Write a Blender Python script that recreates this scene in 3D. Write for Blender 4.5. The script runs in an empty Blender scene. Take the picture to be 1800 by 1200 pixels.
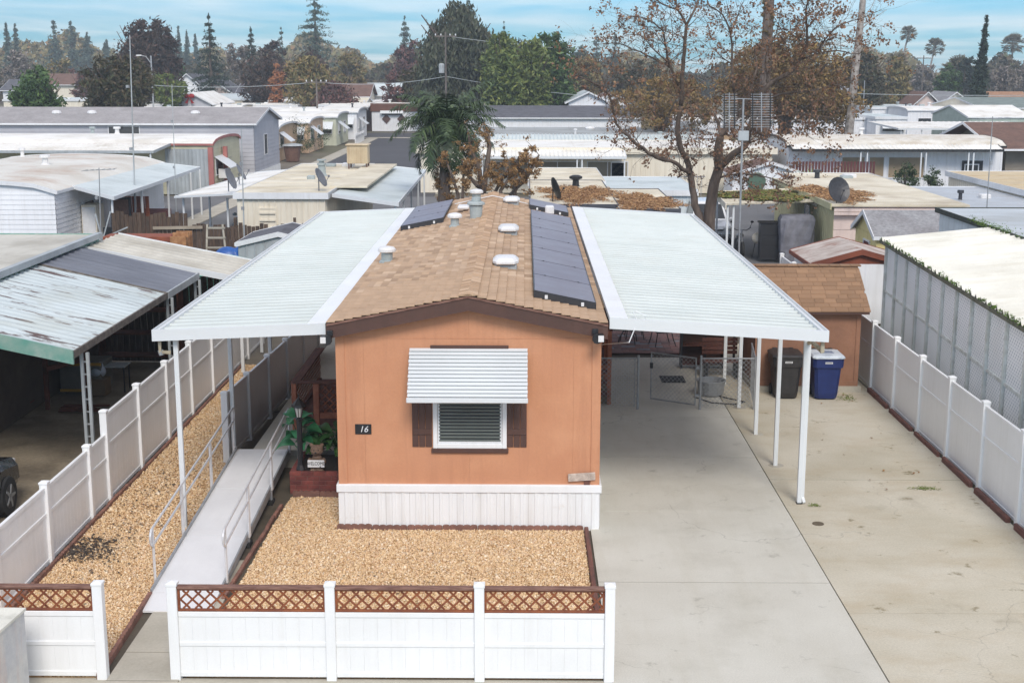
import bpy, math, random
import numpy as np
from mathutils import Vector, Matrix
random.seed(7); np.random.seed(7)
SC = bpy.context.scene
COL = SC.collection

# ------------------------------------------------------------------ camera
CAM_H = 7.7
FOC = 2350.0                      # focal length in pixels of an 1800 px wide frame
_y = np.array([23., 480., -FOC]); _y /= np.linalg.norm(_y)
_d = np.array([-15., -11500., -FOC]); _z = -_d; _z = _z - _y*np.dot(_z, _y); _z /= np.linalg.norm(_z)
_x = np.cross(_y, _z)
W2C = np.column_stack([_x, _y, _z]); C2W = W2C.T
cam_d = bpy.data.cameras.new('camera'); cam = bpy.data.objects.new('camera', cam_d); COL.objects.link(cam)
cam_d.sensor_width = 36; cam_d.lens = 36*FOC/1800; cam_d.clip_start = .1; cam_d.clip_end = 6000
mw = Matrix([[*C2W[0], 0], [*C2W[1], 0], [*C2W[2], CAM_H], [0, 0, 0, 1]])
cam.matrix_world = mw
SC.camera = cam
HAZE = .0006
# surveying helpers: where the sight line through a photo pixel meets a real height, depth or side plane
def ray(px, py): return C2W @ np.array([px-900., 600.-py, -FOC])
def Zp(px, py, z=0.):
    r = ray(px, py); t = (z-CAM_H)/r[2]; return Vector((r[0]*t, r[1]*t, z))
def Yp(px, py, y):
    r = ray(px, py); t = y/r[1]; return Vector((r[0]*t, y, CAM_H+r[2]*t))
def Xp(px, py, x):
    r = ray(px, py); t = x/r[0]; return Vector((x, r[1]*t, CAM_H+r[2]*t))

# ------------------------------------------------------------------ sky and sun
SUN_EL, SUN_AZ = math.radians(42), math.radians(190)      # behind the camera, a little to its right
world = bpy.data.worlds.new('World'); SC.world = world; world.use_nodes = True
nt = world.node_tree; nt.nodes.clear()
def N(t, ty, **k):
    n = t.nodes.new(ty)
    for a, b in k.items():
        if hasattr(n, a): setattr(n, a, b)
    return n
sky = N(nt, 'ShaderNodeTexSky', sky_type='NISHITA', sun_disc=False, sun_elevation=SUN_EL, sun_rotation=SUN_AZ, altitude=50, air_density=1.0, dust_density=.6, ozone_density=3.0)
tc = N(nt, 'ShaderNodeTexCoord')
sep = N(nt, 'ShaderNodeSeparateXYZ'); nt.links.new(tc.outputs['Generated'], sep.inputs[0])
def mth(t, op, a, b=None, c=None, clamp=False):
    n = N(t, 'ShaderNodeMath', operation=op); n.use_clamp = clamp
    for i, q in enumerate((a, b, c)):
        if q is None: continue
        if isinstance(q, (int, float)): n.inputs[i].default_value = q
        else: t.links.new(q, n.inputs[i])
    return n.outputs[0]
zz = mth(nt, 'ADD', mth(nt, 'MAXIMUM', sep.outputs['Z'], 0.0), .03)
cx = mth(nt, 'DIVIDE', sep.outputs['X'], zz); cy = mth(nt, 'DIVIDE', sep.outputs['Y'], zz)
cmb = N(nt, 'ShaderNodeCombineXYZ'); nt.links.new(mth(nt, 'MULTIPLY', cx, .55), cmb.inputs[0]); nt.links.new(mth(nt, 'MULTIPLY', cy, .30), cmb.inputs[1])
no = N(nt, 'ShaderNodeTexNoise'); no.inputs['Scale'].default_value = 1.0; no.inputs['Detail'].default_value = 6; no.inputs['Roughness'].default_value = .48; no.inputs['Distortion'].default_value = .2
nt.links.new(cmb.outputs[0], no.inputs['Vector'])
rmp = N(nt, 'ShaderNodeValToRGB'); rmp.color_ramp.elements[0].position = .36; rmp.color_ramp.elements[1].position = .80
rmp.color_ramp.elements[0].color = (0, 0, 0, 1); rmp.color_ramp.elements[1].color = (1, 1, 1, 1)
deck = N(nt, 'ShaderNodeMapRange', interpolation_type='SMOOTHSTEP'); nt.links.new(sep.outputs['Z'], deck.inputs[0]); deck.inputs[1].default_value = .07; deck.inputs[2].default_value = .40; deck.inputs[4].default_value = .20
nt.links.new(mth(nt, 'ADD', no.outputs['Fac'], deck.outputs[0]), rmp.inputs[0])   # the cloud deck closes overhead and breaks toward the horizon
tint = N(nt, 'ShaderNodeMix', data_type='RGBA', blend_type='MULTIPLY'); tint.inputs[0].default_value = 1
SKY_TINT = (.26, .585, .86, 1)
tint.inputs[7].default_value = SKY_TINT
nt.links.new(sky.outputs[0], tint.inputs[6])
mixc = N(nt, 'ShaderNodeMix', data_type='RGBA'); nt.links.new(mth(nt, 'MULTIPLY', rmp.outputs[0], .7), mixc.inputs[0])
nt.links.new(tint.outputs[2], mixc.inputs[6]); mixc.inputs[7].default_value = (7.7, 7.35, 7.05, 1)
bg = N(nt, 'ShaderNodeBackground'); bg.inputs[1].default_value = .12
nt.links.new(mixc.outputs[2], bg.inputs[0])
wo = N(nt, 'ShaderNodeOutputWorld'); nt.links.new(bg.outputs[0], wo.inputs[0])
sun_d = bpy.data.lights.new('sun', 'SUN'); sun = bpy.data.objects.new('sun', sun_d); COL.objects.link(sun)
sun_d.energy = 1.6; sun_d.angle = math.radians(20); sun_d.color = (1, .93, .85)
_dir = Vector((math.sin(SUN_AZ)*math.cos(SUN_EL)*-1, math.cos(SUN_AZ)*math.cos(SUN_EL), math.sin(SUN_EL)))
sun.rotation_euler = _dir.to_track_quat('Z', 'Y').to_euler()
SC.view_settings.view_transform = 'Standard'; SC.view_settings.look = 'None'
SC.view_settings.gamma = 1; SC.view_settings.use_curve_mapping = False
SC.view_settings.exposure = 0.58

# ------------------------------------------------------------------ mesh helpers
WL = {}
def wloc(p): return WL.get(p.name, Vector((0, 0, 0))) if p else Vector((0, 0, 0))
def tag(o, label=None, cat=None, group=None, kind=None):
    if label: o['label'] = label
    if cat: o['category'] = cat
    if group: o['group'] = group
    if kind: o['kind'] = kind
    return o
def thing(name, loc, label, cat, group=None, kind=None):
    o = bpy.data.objects.new(name, None); COL.objects.link(o); o.location = loc; o.empty_display_size = .2
    WL[o.name] = Vector(loc); return tag(o, label, cat, group, kind)
def linkmesh(name, me, mt=None, parent=None, at=None, label=None):
    o = bpy.data.objects.new(name, me); COL.objects.link(o)
    if mt and not me.materials: me.materials.append(mt)
    w = Vector(at) if at is not None else wloc(parent)
    if parent: o.parent = parent
    o.location = w - wloc(parent)
    WL[o.name] = w
    if label: o['label'] = label
    return o
class MB:
    def __init__(s): s.v = []; s.f = []
    def add(s, vs, fs):
        b = len(s.v); s.v += [tuple(q) for q in vs]; s.f += [tuple(b+i for i in f) for f in fs]; return s
    def hexa(s, p):   # 4 bottom (ccw), 4 top
        return s.add(p, [(3,2,1,0),(4,5,6,7),(0,1,5,4),(1,2,6,5),(2,3,7,6),(3,0,4,7)])
    def box(s, x0, x1, y0, y1, z0, z1):
        return s.hexa([(x0,y0,z0),(x1,y0,z0),(x1,y1,z0),(x0,y1,z0),(x0,y0,z1),(x1,y0,z1),(x1,y1,z1),(x0,y1,z1)])
    def cbox(s, x0, x1, y0, y1, z0, z1, c=.008):  # chamfered box
        vs = []; idx = {}
        for i, x in enumerate((x0, x1)):
            for j, y in enumerate((y0, y1)):
                for k, z in enumerate((z0, z1)):
                    sx, sy, sz = (1-2*i)*c, (1-2*j)*c, (1-2*k)*c
                    for a, d in enumerate(((0, sy, sz), (sx, 0, sz), (sx, sy, 0))):
                        idx[i,j,k,a] = len(vs); vs.append((x+d[0], y+d[1], z+d[2]))
        fs = []
        def Q(l, want):
            p = [Vector(vs[i]) for i in l]; n = (p[1]-p[0]).cross(p[2]-p[0])
            fs.append(tuple(l) if n.dot(Vector(want)) > 0 else tuple(reversed(l)))
        for i in (0, 1):
            Q([idx[i,0,0,0], idx[i,1,0,0], idx[i,1,1,0], idx[i,0,1,0]], (2*i-1,0,0))
            Q([idx[0,i,0,1], idx[1,i,0,1], idx[1,i,1,1], idx[0,i,1,1]], (0,2*i-1,0))
            Q([idx[0,0,i,2], idx[1,0,i,2], idx[1,1,i,2], idx[0,1,i,2]], (0,0,2*i-1))
            for j in (0, 1):
                Q([idx[i,j,0,0], idx[i,j,1,0], idx[i,j,1,1], idx[i,j,0,1]], (2*i-1,2*j-1,0))
                Q([idx[i,0,j,0], idx[i,1,j,0], idx[i,1,j,2], idx[i,0,j,2]], (2*i-1,0,2*j-1))
                Q([idx[0,i,j,1], idx[1,i,j,1], idx[1,i,j,2], idx[0,i,j,2]], (0,2*i-1,2*j-1))
                for k in (0, 1): Q([idx[i,j,k,0], idx[i,j,k,1], idx[i,j,k,2]], (2*i-1,2*j-1,2*k-1))
        return s.add(vs, fs)
    def quad(s, a, b, c, d): return s.add([a, b, c, d], [(0,1,2,3)])
    def prism(s, pts, d):   # closed polygon swept by vector d
        n = len(pts); d = Vector(d); vs = [Vector(p) for p in pts]; vs += [p+d for p in vs]
        nn = sum(((vs[i].cross(vs[(i+1) % n])) for i in range(n)), Vector())
        fl = nn.dot(d) > 0
        fs = [tuple(range(n)), tuple(range(2*n-1, n-1, -1))] + [(i, (i+n), (i+1) % n+n, (i+1) % n) for i in range(n)]
        if fl: fs = [tuple(reversed(f)) for f in fs]
        return s.add(vs, fs)
    def slab(s, a, b, c, d, t):  # roof slab: top quad a b c d, thickness t down
        T = [Vector(q) for q in (a, b, c, d)]; dn = Vector((0, 0, t))
        return s.hexa([q-dn for q in T]+T)
    def tube(s, pts, r, n=6, cap=True):
        pts = [Vector(p) for p in pts]; rs = r if isinstance(r, (list, tuple)) else [r]*len(pts)
        vs = []; pu = None
        for i, p in enumerate(pts):
            t = (pts[min(i+1, len(pts)-1)]-pts[max(i-1, 0)])
            if t.length < 1e-9: t = Vector((0, 0, 1))
            t.normalize()
            u = pu - t*pu.dot(t) if pu is not None else None
            if u is None or u.length < 1e-3:
                u = t.cross(Vector((0, 0, 1))); 
                if u.length < .1: u = t.cross(Vector((1, 0, 0)))
            u.normalize(); pu = u; w = t.cross(u)
            for k in range(n):
                a = 2*math.pi*(k+.5)/n; vs.append(p+(u*math.cos(a)+w*math.sin(a))*rs[i])
        fs = [(i*n+k, i*n+(k+1) % n, (i+1)*n+(k+1) % n, (i+1)*n+k) for i in range(len(pts)-1) for k in range(n)]
        if cap: fs += [tuple(range(n-1, -1, -1)), tuple(range((len(pts)-1)*n, len(pts)*n))]
        return s.add(vs, fs)
    def lathe(s, c, prof, n=14, ax=2):   # profile [(r,h)...]
        vs = []; c = Vector(c)
        for r, h in prof:
            for k in range(n):
                a = 2*math.pi*k/n; p = [r*math.cos(a), r*math.sin(a), h]
                if ax == 0: p = [h, p[0], p[1]]
                if ax == 1: p = [p[1], h, p[0]]
                vs.append(c+Vector(p))
        m = len(prof)
        fs = [(i*n+k, i*n+(k+1) % n, (i+1)*n+(k+1) % n, (i+1)*n+k) for i in range(m-1) for k in range(n)]
        fs += [tuple(range(n-1, -1, -1)), tuple(range((m-1)*n, m*n))]
        return s.add(vs, fs)
    def ball(s, c, r, n=10, m=7):
        rx, ry, rz = r if isinstance(r, (tuple, list)) else (r, r, r)
        vs = []; c = Vector(c)
        for j in range(m+1):
            th = math.pi*(j+.001)/(m+.002)
            for k in range(n):
                a = 2*math.pi*k/n; vs.append(c+Vector((rx*math.sin(th)*math.cos(a), ry*math.sin(th)*math.sin(a), -rz*math.cos(th))))
        return s.add(vs, [(j*n+k, j*n+(k+1) % n, (j+1)*n+(k+1) % n, (j+1)*n+k) for j in range(m) for k in range(n)])
    def mesh(s, name, mt=None, smooth=False, off=(0, 0, 0)):
        me = bpy.data.meshes.new(name); off = Vector(off)
        v = np.array(s.v, dtype=np.float64)-np.array(off) if s.v else np.zeros((0, 3))
        me.from_pydata(v.tolist(), [], s.f); me.update()
        if smooth: me.polygons.foreach_set('use_smooth', [True]*len(me.polygons))
        if mt: me.materials.append(mt)
        return me
    def build(s, name, mt, parent=None, smooth=False, label=None, at=None):
        w = Vector(at) if at is not None else wloc(parent)
        return linkmesh(name, s.mesh(name, mt, smooth, w), None, parent, w, label)
def bx(name, mt, parent, *b, c=0, label=None):
    m = MB()
    (m.cbox(*b, c=c) if c else m.box(*b))
    return m.build(name, mt, parent, label=label)
def np_mesh(name, V, Fn, k, mt):
    """V (n,3) vertices, Fn (m,k) faces of k corners"""
    me = bpy.data.meshes.new(name); n = len(V); m = len(Fn)
    me.vertices.add(n); me.vertices.foreach_set('co', V.astype(np.float32).ravel())
    me.loops.add(m*k); me.loops.foreach_set('vertex_index', Fn.astype(np.int32).ravel())
    me.polygons.add(m); me.polygons.foreach_set('loop_start', np.arange(0, m*k, k, dtype=np.int32)); me.polygons.foreach_set('loop_total', np.full(m, k, dtype=np.int32))
    me.update(calc_edges=True)
    if mt: me.materials.append(mt)
    return me
def kids(o): return [c for c in bpy.data.objects if c.parent == o]
def copy_tree(o, tree, loc=None, par=None, rotz=None, scale=None):
    c = o.copy(); COL.objects.link(c)
    if par: c.parent = par
    if loc is not None: c.location = loc
    if rotz is not None: c.rotation_euler = (0, 0, rotz)
    if scale is not None: c.scale = (scale, scale, scale) if isinstance(scale, (int, float)) else scale
    for ch in tree.get(o.name, []): copy_tree(ch, tree, None, c)
    return c
def tree_of(o):
    t = {}; allo = list(bpy.data.objects)
    for q in allo:
        if q.parent: t.setdefault(q.parent.name, []).append(q)
    return t

# ------------------------------------------------------------------ materials
def M(name, c1, c2=None, rough=.6, sc=1.2, det=6, fine=.12, fsc=60, bump=0, bsc=80, metal=0, objv=.0, isl=None, streak=None, stain=None, stain2=None, crack=0, lo=.35, hi=.65, stretch=None, spec=.5, alpha=None, coat=0):
    m = bpy.data.materials.new(name); m.use_nodes = True; t = m.node_tree; b = t.nodes['Principled BSDF']
    L = t.links.new
    b.inputs['Roughness'].default_value = rough; b.inputs['Metallic'].default_value = metal
    b.inputs['Specular IOR Level'].default_value = spec
    if coat: b.inputs['Coat Weight'].default_value = coat
    geo = N(t, 'ShaderNodeNewGeometry'); pos = geo.outputs['Position']
    mp = N(t, 'ShaderNodeMapping'); L(pos, mp.inputs[0])
    if stretch: mp.inputs['Scale'].default_value = stretch
    def noise(scale, d=6, src=None, ro=.55):
        n = N(t, 'ShaderNodeTexNoise'); n.inputs['Scale'].default_value = scale; n.inputs['Detail'].default_value = d; n.inputs['Roughness'].default_value = ro
        L(src or mp.outputs[0], n.inputs['Vector']); return n.outputs['Fac']
    def ramp(f, a, c, ca=(0,0,0,1), cb=(1,1,1,1)):
        r = N(t, 'ShaderNodeValToRGB'); r.color_ramp.elements[0].position = a; r.color_ramp.elements[1].position = c
        r.color_ramp.elements[0].color = ca; r.color_ramp.elements[1].color = cb; L(f, r.inputs[0]); return r.outputs[0]
    def mix(f, a, bb, bt='MIX'):
        n = N(t, 'ShaderNodeMix', data_type='RGBA', blend_type=bt)
        for i, q in ((0, f), (6, a), (7, bb)):
            if isinstance(q, (int, float)): n.inputs[i].default_value = q
            elif isinstance(q, tuple): n.inputs[i].default_value = q if len(q) == 4 else (*q, 1)
            else: L(q, n.inputs[i])
        return n.outputs[2]
    c2 = c2 or tuple(q*.82 for q in c1)
    col = mix(ramp(noise(sc, det), lo, hi), c1, c2)
    if isl:    # colour per loose piece
        r = N(t, 'ShaderNodeValToRGB'); r.color_ramp.interpolation = 'LINEAR'
        e = r.color_ramp.elements
        e[0].position = 0; e[0].color = (*isl[0], 1); e[1].position = 1; e[1].color = (*isl[-1], 1)
        for i, q in enumerate(isl[1:-1]): x = e.new((i+1)/(len(isl)-1)); x.color = (*q, 1)
        L(geo.outputs['Random Per Island'], r.inputs[0]); col = mix(.85, col, r.outputs[0])
    if objv:
        oi = N(t, 'ShaderNodeObjectInfo'); v = mth(t, 'MULTIPLY_ADD', oi.outputs['Random'], objv*2, 1-objv)
        cc = N(t, 'ShaderNodeCombineXYZ'); [L(v, cc.inputs[i]) for i in range(3)]
        col = mix(1.0, col, cc.outputs[0], 'MULTIPLY')
    if fine:
        col = mix(1.0, col, ramp(noise(fsc, 4), .2, .8, (1-fine, 1-fine, 1-fine, 1), (1+fine, 1+fine, 1+fine, 1)), 'MULTIPLY')
    if streak:   # (colour, amount) run-off stains, stretched down the surface
        mp2 = N(t, 'ShaderNodeMapping'); L(pos, mp2.inputs[0]); mp2.inputs['Scale'].default_value = streak[2] if len(streak) > 2 else (6, 6, .4)
        col = mix(mth(t, 'MULTIPLY', ramp(noise(1.0, 8, mp2.outputs[0], .7), *(streak[3] if len(streak) > 3 else (.48, .75))), streak[1]), col, streak[0])
    if stain:    # (colour, amount, scale, lo, hi)
        col = mix(mth(t, 'MULTIPLY', ramp(noise(stain[2], 8, None, .65), stain[3], stain[4]), stain[1]), col, stain[0])
    if crack:
        wv = N(t, 'ShaderNodeVectorMath', operation='ADD'); L(pos, wv.inputs[0]); nn_ = N(t, 'ShaderNodeTexNoise'); nn_.inputs['Scale'].default_value = 1.3; nn_.inputs['Detail'].default_value = 6; L(pos, nn_.inputs['Vector']); L(nn_.outputs['Color'], wv.inputs[1])
        vo = N(t, 'ShaderNodeTexVoronoi', feature='DISTANCE_TO_EDGE'); vo.inputs['Scale'].default_value = .28; L(wv.outputs[0], vo.inputs['Vector'])
        ck = mth(t, 'LESS_THAN', vo.outputs['Distance'], .0022); ck = mth(t, 'MULTIPLY', ck, ramp(noise(.4, 3), .47, .53)); col = mix(mth(t, 'MULTIPLY', ck, crack), col, (.16, .145, .12))
    if stain2: col = mix(mth(t, 'MULTIPLY', ramp(noise(stain2[2], 8, None, .7), stain2[3], stain2[4]), stain2[1]), col, stain2[0])
    L(col, b.inputs['Base Color'])
    L(ramp(noise(sc*3+1, 3), .2, .8, (rough-.08,)*3+(1,), (min(rough+.1, 1),)*3+(1,)), b.inputs['Roughness'])
    if bump:
        bp = N(t, 'ShaderNodeBump'); bp.inputs['Strength'].default_value = bump; bp.inputs['Distance'].default_value = .01
        L(noise(bsc, 5), bp.inputs['Height']); L(bp.outputs[0], b.inputs['Normal'])
    if alpha is not None: b.inputs['Alpha'].default_value = alpha
    return m
def rgb(r, g, b):   # sRGB 0-255 to linear
    f = lambda c: (c/255/12.92) if c/255 <= .04045 else ((c/255+.055)/1.055)**2.4
    return (f(r), f(g), f(b))
dirt = (.22, .19, .15)
mt = {}
mt['vinyl'] = M('white_vinyl', (.86,.865,.865), (.80,.805,.80), rough=.38, sc=.8, fine=.03, streak=((.60,.58,.52), .22), stain2=((.50,.46,.38), .4, 3.5, .64, .74))
mt['alum'] = M('white_aluminium', (.72,.745,.75), (.68,.70,.71), rough=.45, sc=.6, fine=.03, streak=((.55,.55,.5), .15, (.5, 6, 6)))
mt['pan'] = M('white_roof_pan', (.59,.625,.607), (.545,.585,.567), rough=.55, sc=.7, fine=.03, objv=.02, stain=((.48,.48,.43), .4, .9, .52, .8), stain2=((.42,.40,.33), .35, 6, .66, .74))
mt['stucco'] = M('terracotta_wall_paint', rgb(204,147,111), rgb(193,134,99), rough=.75, sc=1.4, fine=.05, fsc=25, bump=.25, bsc=60, streak=(rgb(172,118,88), .6, (4, 4, .3)), stain=(rgb(222,168,134), .4, .7, .5, .8))
mt['brown'] = M('brown_trim_paint', rgb(92,64,54), rgb(80,56,48), rough=.6, fine=.1, fsc=12, streak=(rgb(66,50,46), .4))
mt['skirt'] = M('white_skirting', (.84,.85,.85), (.79,.80,.80), rough=.4, fine=.03, streak=((.5,.46,.4), .35), stain2=((.55,.48,.38), .4, 4, .62, .74))
mt['shingle'] = M('tan_asphalt_shingle', rgb(196,162,128), rgb(178,144,112), rough=.9, sc=2, fine=.25, fsc=140, bump=.4, bsc=180, objv=.07, isl=[rgb(202,174,144), rgb(156,130,106), rgb(190,160,130), rgb(176,150,126), rgb(208,182,154)], stain=(rgb(150,120,96), .4, .7, .5, .75))
mt['shingle_b'] = M('brown_asphalt_shingle', rgb(166,130,98), rgb(136,106,80), rough=.9, sc=2, fine=.25, fsc=120, bump=.4, bsc=180, objv=.16, isl=[rgb(174,136,102), rgb(120,94,74), rgb(150,118,90), rgb(186,152,118)])
mt['conc'] = M('driveway_concrete', rgb(204,201,190), rgb(194,190,178), rough=.85, sc=.6, fine=.12, fsc=45, crack=.35, stain2=(rgb(150,146,134), .6, 2.6, .60, .70), bump=.15, bsc=120, objv=.025, stain=(rgb(160,155,140), .45, .8, .5, .78), streak=(rgb(182,176,158), .35, (2.2, .35, 1)), hi=.7)
mt['conc2'] = M('weathered_concrete', rgb(200,193,176), rgb(184,176,156), rough=.88, sc=.5, fine=.14, fsc=32, crack=.3, stain2=(rgb(126,114,84), .85, 1.5, .61, .67), bump=.2, bsc=100, objv=.02, streak=(rgb(172,152,118), .5, (.6, 1.1, 1)), stain=(rgb(128,116,92), .6, .8, .6, .78))
mt['walk'] = M('path_concrete', rgb(184,178,164), rgb(168,162,148), rough=.88, sc=.9, fine=.1, fsc=25, objv=.04, stain=(rgb(120,112,98), .5, .7, .5, .75))
mt['gravelbase'] = M('gravel_bed_base', rgb(196,158,112), rgb(160,124,84), rough=.95, sc=14, fine=.3, fsc=90, bump=.5, bsc=60)
mt['pebble'] = M('golden_pebbles', rgb(232,200,156), rgb(220,184,138), rough=.75, sc=1.5, fine=.12, fsc=120, isl=[rgb(190,154,114), rgb(228,198,154), rgb(238,214,176), rgb(214,174,124), rgb(250,238,216), rgb(222,186,138), rgb(178,144,106), rgb(234,206,162), rgb(216,176,140), rgb(206,190,170)])
mt['edger'] = M('red_concrete_edging', rgb(140,100,86), rgb(110,80,70), rough=.85, sc=5, fine=.2, fsc=50, bump=.3, objv=.14)
mt['timber'] = M('weathered_border_timber', rgb(120,78,66), rgb(92,62,56), rough=.85, sc=3, fine=.2, stretch=(8, 1, 8), objv=.1)
mt['lattice'] = M('redwood_lattice', rgb(146,84,48), rgb(112,60,40), rough=.7, sc=4, fine=.15, objv=.06)
mt['latframe'] = M('weathered_lattice_frame', rgb(142,108,94), rgb(98,66,56), rough=.8, sc=5, fine=.2, stretch=(1, 8, 8))
mt['galv'] = M('galvanised_steel', (.40,.41,.42), (.30,.31,.32), rough=.45, metal=.4, sc=6, fine=.08)
mt['ramp'] = M('ramp_aluminium', (.78,.78,.785), (.72,.72,.73), rough=.5, metal=.0, sc=1.0, fine=.05, fsc=90, streak=((.50,.50,.50), .25, (1.5, .4, 1)))
mt['black'] = M('black_metal', (.015,.015,.017), (.02,.02,.022), rough=.45, fine=0)
mt['rubber'] = M('black_rubber', (.02,.02,.02), (.03,.03,.03), rough=.8, fine=.1)
mt['solar'] = M('solar_cells', rgb(132,130,140), rgb(122,120,132), rough=.42, sc=.5, fine=.03, fsc=30, spec=.45, objv=.03)
mt['dark'] = M('dark_metal_frame', (.03,.03,.035), (.04,.04,.045), rough=.4)
mt['ventgrey'] = M('grey_vent_pipe', rgb(170,178,178), rgb(150,160,160), rough=.5, fine=.06, stain=(rgb(110,104,92), .4, 8, .55, .75))
mt['ventwhite'] = M('white_vent_cap', (.78,.77,.76), (.7,.69,.68), rough=.35, stain=((.45,.42,.38), .3, 7, .55, .75))
def glass(name, c, rough=.06):
    m = bpy.data.materials.new(name); m.use_nodes = True; b = m.node_tree.nodes['Principled BSDF']
    b.inputs['Base Color'].default_value = (*c, 1); b.inputs['Roughness'].default_value = rough; b.inputs['Specular IOR Level'].default_value = .8
    return m
mt['pane'] = glass('dark_window_glass', (.03,.035,.04))
mt['carpane'] = glass('car_window_glass', (.012,.014,.016))
mt['blind'] = M('grey_blind_slats', rgb(108,116,112), rgb(96,104,100), rough=.5)
mt['white'] = M('white_paint', (.76,.77,.78), (.70,.71,.72), rough=.5, streak=((.4,.38,.34), .3))
mt['metalgrey'] = M('light_grey_metal', rgb(176,182,184), rgb(156,162,164), rough=.5, streak=(rgb(110,108,104), .4))
# ------------------------------------------------------------------ ground, paving, gravel
def struct(name, o=None): o['kind'] = 'structure'; return o
mt['earth'] = M('park_ground', rgb(120,112,100), rgb(96,88,76), rough=.95, sc=.06, fine=.15, fsc=2, stain=(rgb(92,98,62), .6, .03, .45, .6))
mt['asphalt'] = M('asphalt', (.075,.075,.083), (.06,.06,.067), rough=.9, sc=.3, fine=.2, fsc=40, stain=((.10,.10,.105), .5, .15, .5, .7))
mt['darkdirt'] = M('oily_carport_floor', rgb(150,138,118), rgb(120,108,90), rough=.95, sc=.9, fine=.2, fsc=18, stain=(rgb(78,70,60), .6, .7, .5, .7))
def sheet(name, mtl, x0, x1, y0, y1, z, t=.05):
    return struct(name, MB().box(x0, x1, y0, y1, z-t, z).build(name, mtl, None))
sheet('ground', mt['earth'], -700, 700, -60, 900, -.05, .5)
sheet('sidewalk', mt['walk'], -14, 14, 9, 15.995, -.012, .1)
def slabs(name, mtl, xs, ys, z=0.0, gap=.014, skip=()):
    root = thing(name, (xs[0], ys[0], z), None, None, kind='structure')
    for i in range(len(xs)-1):
        for j in range(len(ys)-1):
            if (i, j) in skip: continue
            if j: MB().box(xs[i], xs[i+1], ys[j]-gap/2-.001, ys[j]+gap/2+.001, z-.05, z-.005).build('joint', bpy.data.materials['joint_dirt'], root)
            dz = random.uniform(-.003, .003)
            MB().cbox(xs[i]+.004, xs[i+1]-.004, ys[j]+gap/2, ys[j+1]-gap/2, z-.12, z+dz, c=.0015).build('slab', mtl, root)
    return root
bx_under = MB().box(-5.6, 8.5, 11.9, 40, -.14, -.03).build('subgrade', M('joint_dirt', rgb(96,88,76), rgb(74,68,58), rough=.95), None); struct('s', bx_under)
slabs('driveway', mt['conc'], [1.14, 4.69], [12.0, 15.9, 19.35, 22.68, 26.06, 29.26, 32.4, 35.6])
slabs('parking_pad', mt['conc2'], [4.70, 8.44], [12.0, 18.2, 24.6, 31.4, 37.5])
slabs('front_path', mt['walk'], [-5.36, -4.42], [14.0, 15.9, 16.75, 18.2, 20.2])
slabs('side_walkway', mt['conc'], [-5.35, -3.24], [25.33, 27.5, 30.0, 33.0, 36.0, 39.5], z=.33)
struct('b', MB().box(-5.34, -3.25, 25.34, 39.5, -.1, .205).build('walkway_base', mt['walk'], None))
sheet('neighbour_carport_floor', mt['darkdirt'], -16, -7.62, 14, 36, -.02, .06)
sheet('street', mt['asphalt'], -16.4, -5.6, 62, 153, -.03, .06)
sheet('cross_street', mt['asphalt'], -120, 120, 153, 164, -.026, .06)
sheet('side_street', mt['asphalt'], 22.5, 34, 60, 153, -.03, .06)
sheet('rear_lane', mt['asphalt'], -60, 40, 50.5, 58.5, -.028, .06)
sheet('kerb_strip', mt['walk'], -17.6, -16.4, 62, 152, .02, .1)
sheet('kerb_strip', mt['walk'], -5.6, -5.0, 84, 152, .02, .1)
sheet('kerb_strip', mt['walk'], -120, 120, 151.8, 152.8, .02, .1)

# pebbles: every stone is real geometry
def pebbles(polys, name, zbase):
    allv = []; 
    for (poly, dens, size) in polys:
        P = np.array(poly); x0, y0 = P.min(0); x1, y1 = P.max(0)
        n = int((x1-x0)*(y1-y0)*dens); q = np.random.rand(n, 2)*[x1-x0, y1-y0]+[x0, y0]
        ins = np.zeros(n, bool); j = len(P)-1
        for i in range(len(P)):
            c = ((P[i,1] > q[:,1]) != (P[j,1] > q[:,1])) & (q[:,0] < (P[j,0]-P[i,0])*(q[:,1]-P[i,1])/(P[j,1]-P[i,1]+1e-9)+P[i,0]); ins ^= c; j = i
        q = q[ins]; n = len(q)
        s = size*np.exp(np.random.randn(n)*.28); an = np.random.rand(n)*6.283
        base = np.array([(1,0,0),(0,1,0),(-1,0,0),(0,-1,0),(0,0,1),(0,0,-1)], float)
        sc = np.stack([s*np.random.uniform(.8,1.3,n), s*np.random.uniform(.6,1.,n), s*np.random.uniform(.5,.85,n)], 1)
        V = base[None]*sc[:,None,:]+np.random.randn(n,6,3)*(s*.13)[:,None,None]
        tl = np.random.randn(n)*.5; ct, st = np.cos(tl), np.sin(tl)
        X = V[...,0]*ct[:,None]-V[...,2]*st[:,None]; Zv = V[...,0]*st[:,None]+V[...,2]*ct[:,None]; V[...,0] = X; V[...,2] = Zv
        ca, sa = np.cos(an), np.sin(an)
        X = V[...,0]*ca[:,None]-V[...,1]*sa[:,None]; Yv = V[...,0]*sa[:,None]+V[...,1]*ca[:,None]
        V[...,0] = X+q[:,0:1]; V[...,1] = Yv+q[:,1:2]
        V[...,2] += zbase+np.random.rand(n)[:,None]*size*1.1
        allv.append(V.reshape(-1, 3))
    V = np.concatenate(allv); n = len(V)//6
    F0 = np.array([(0,1,4),(1,2,4),(2,3,4),(3,0,4),(1,0,5),(2,1,5),(3,2,5),(0,3,5)])
    Fn = (F0[None]+np.arange(n)[:,None,None]*6).reshape(-1, 3)
    o = linkmesh(name, np_mesh(name, V, Fn, 3, mt['pebble'])); return o
edgeL = [Zp(178,1178), Zp(268,1045)]
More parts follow.
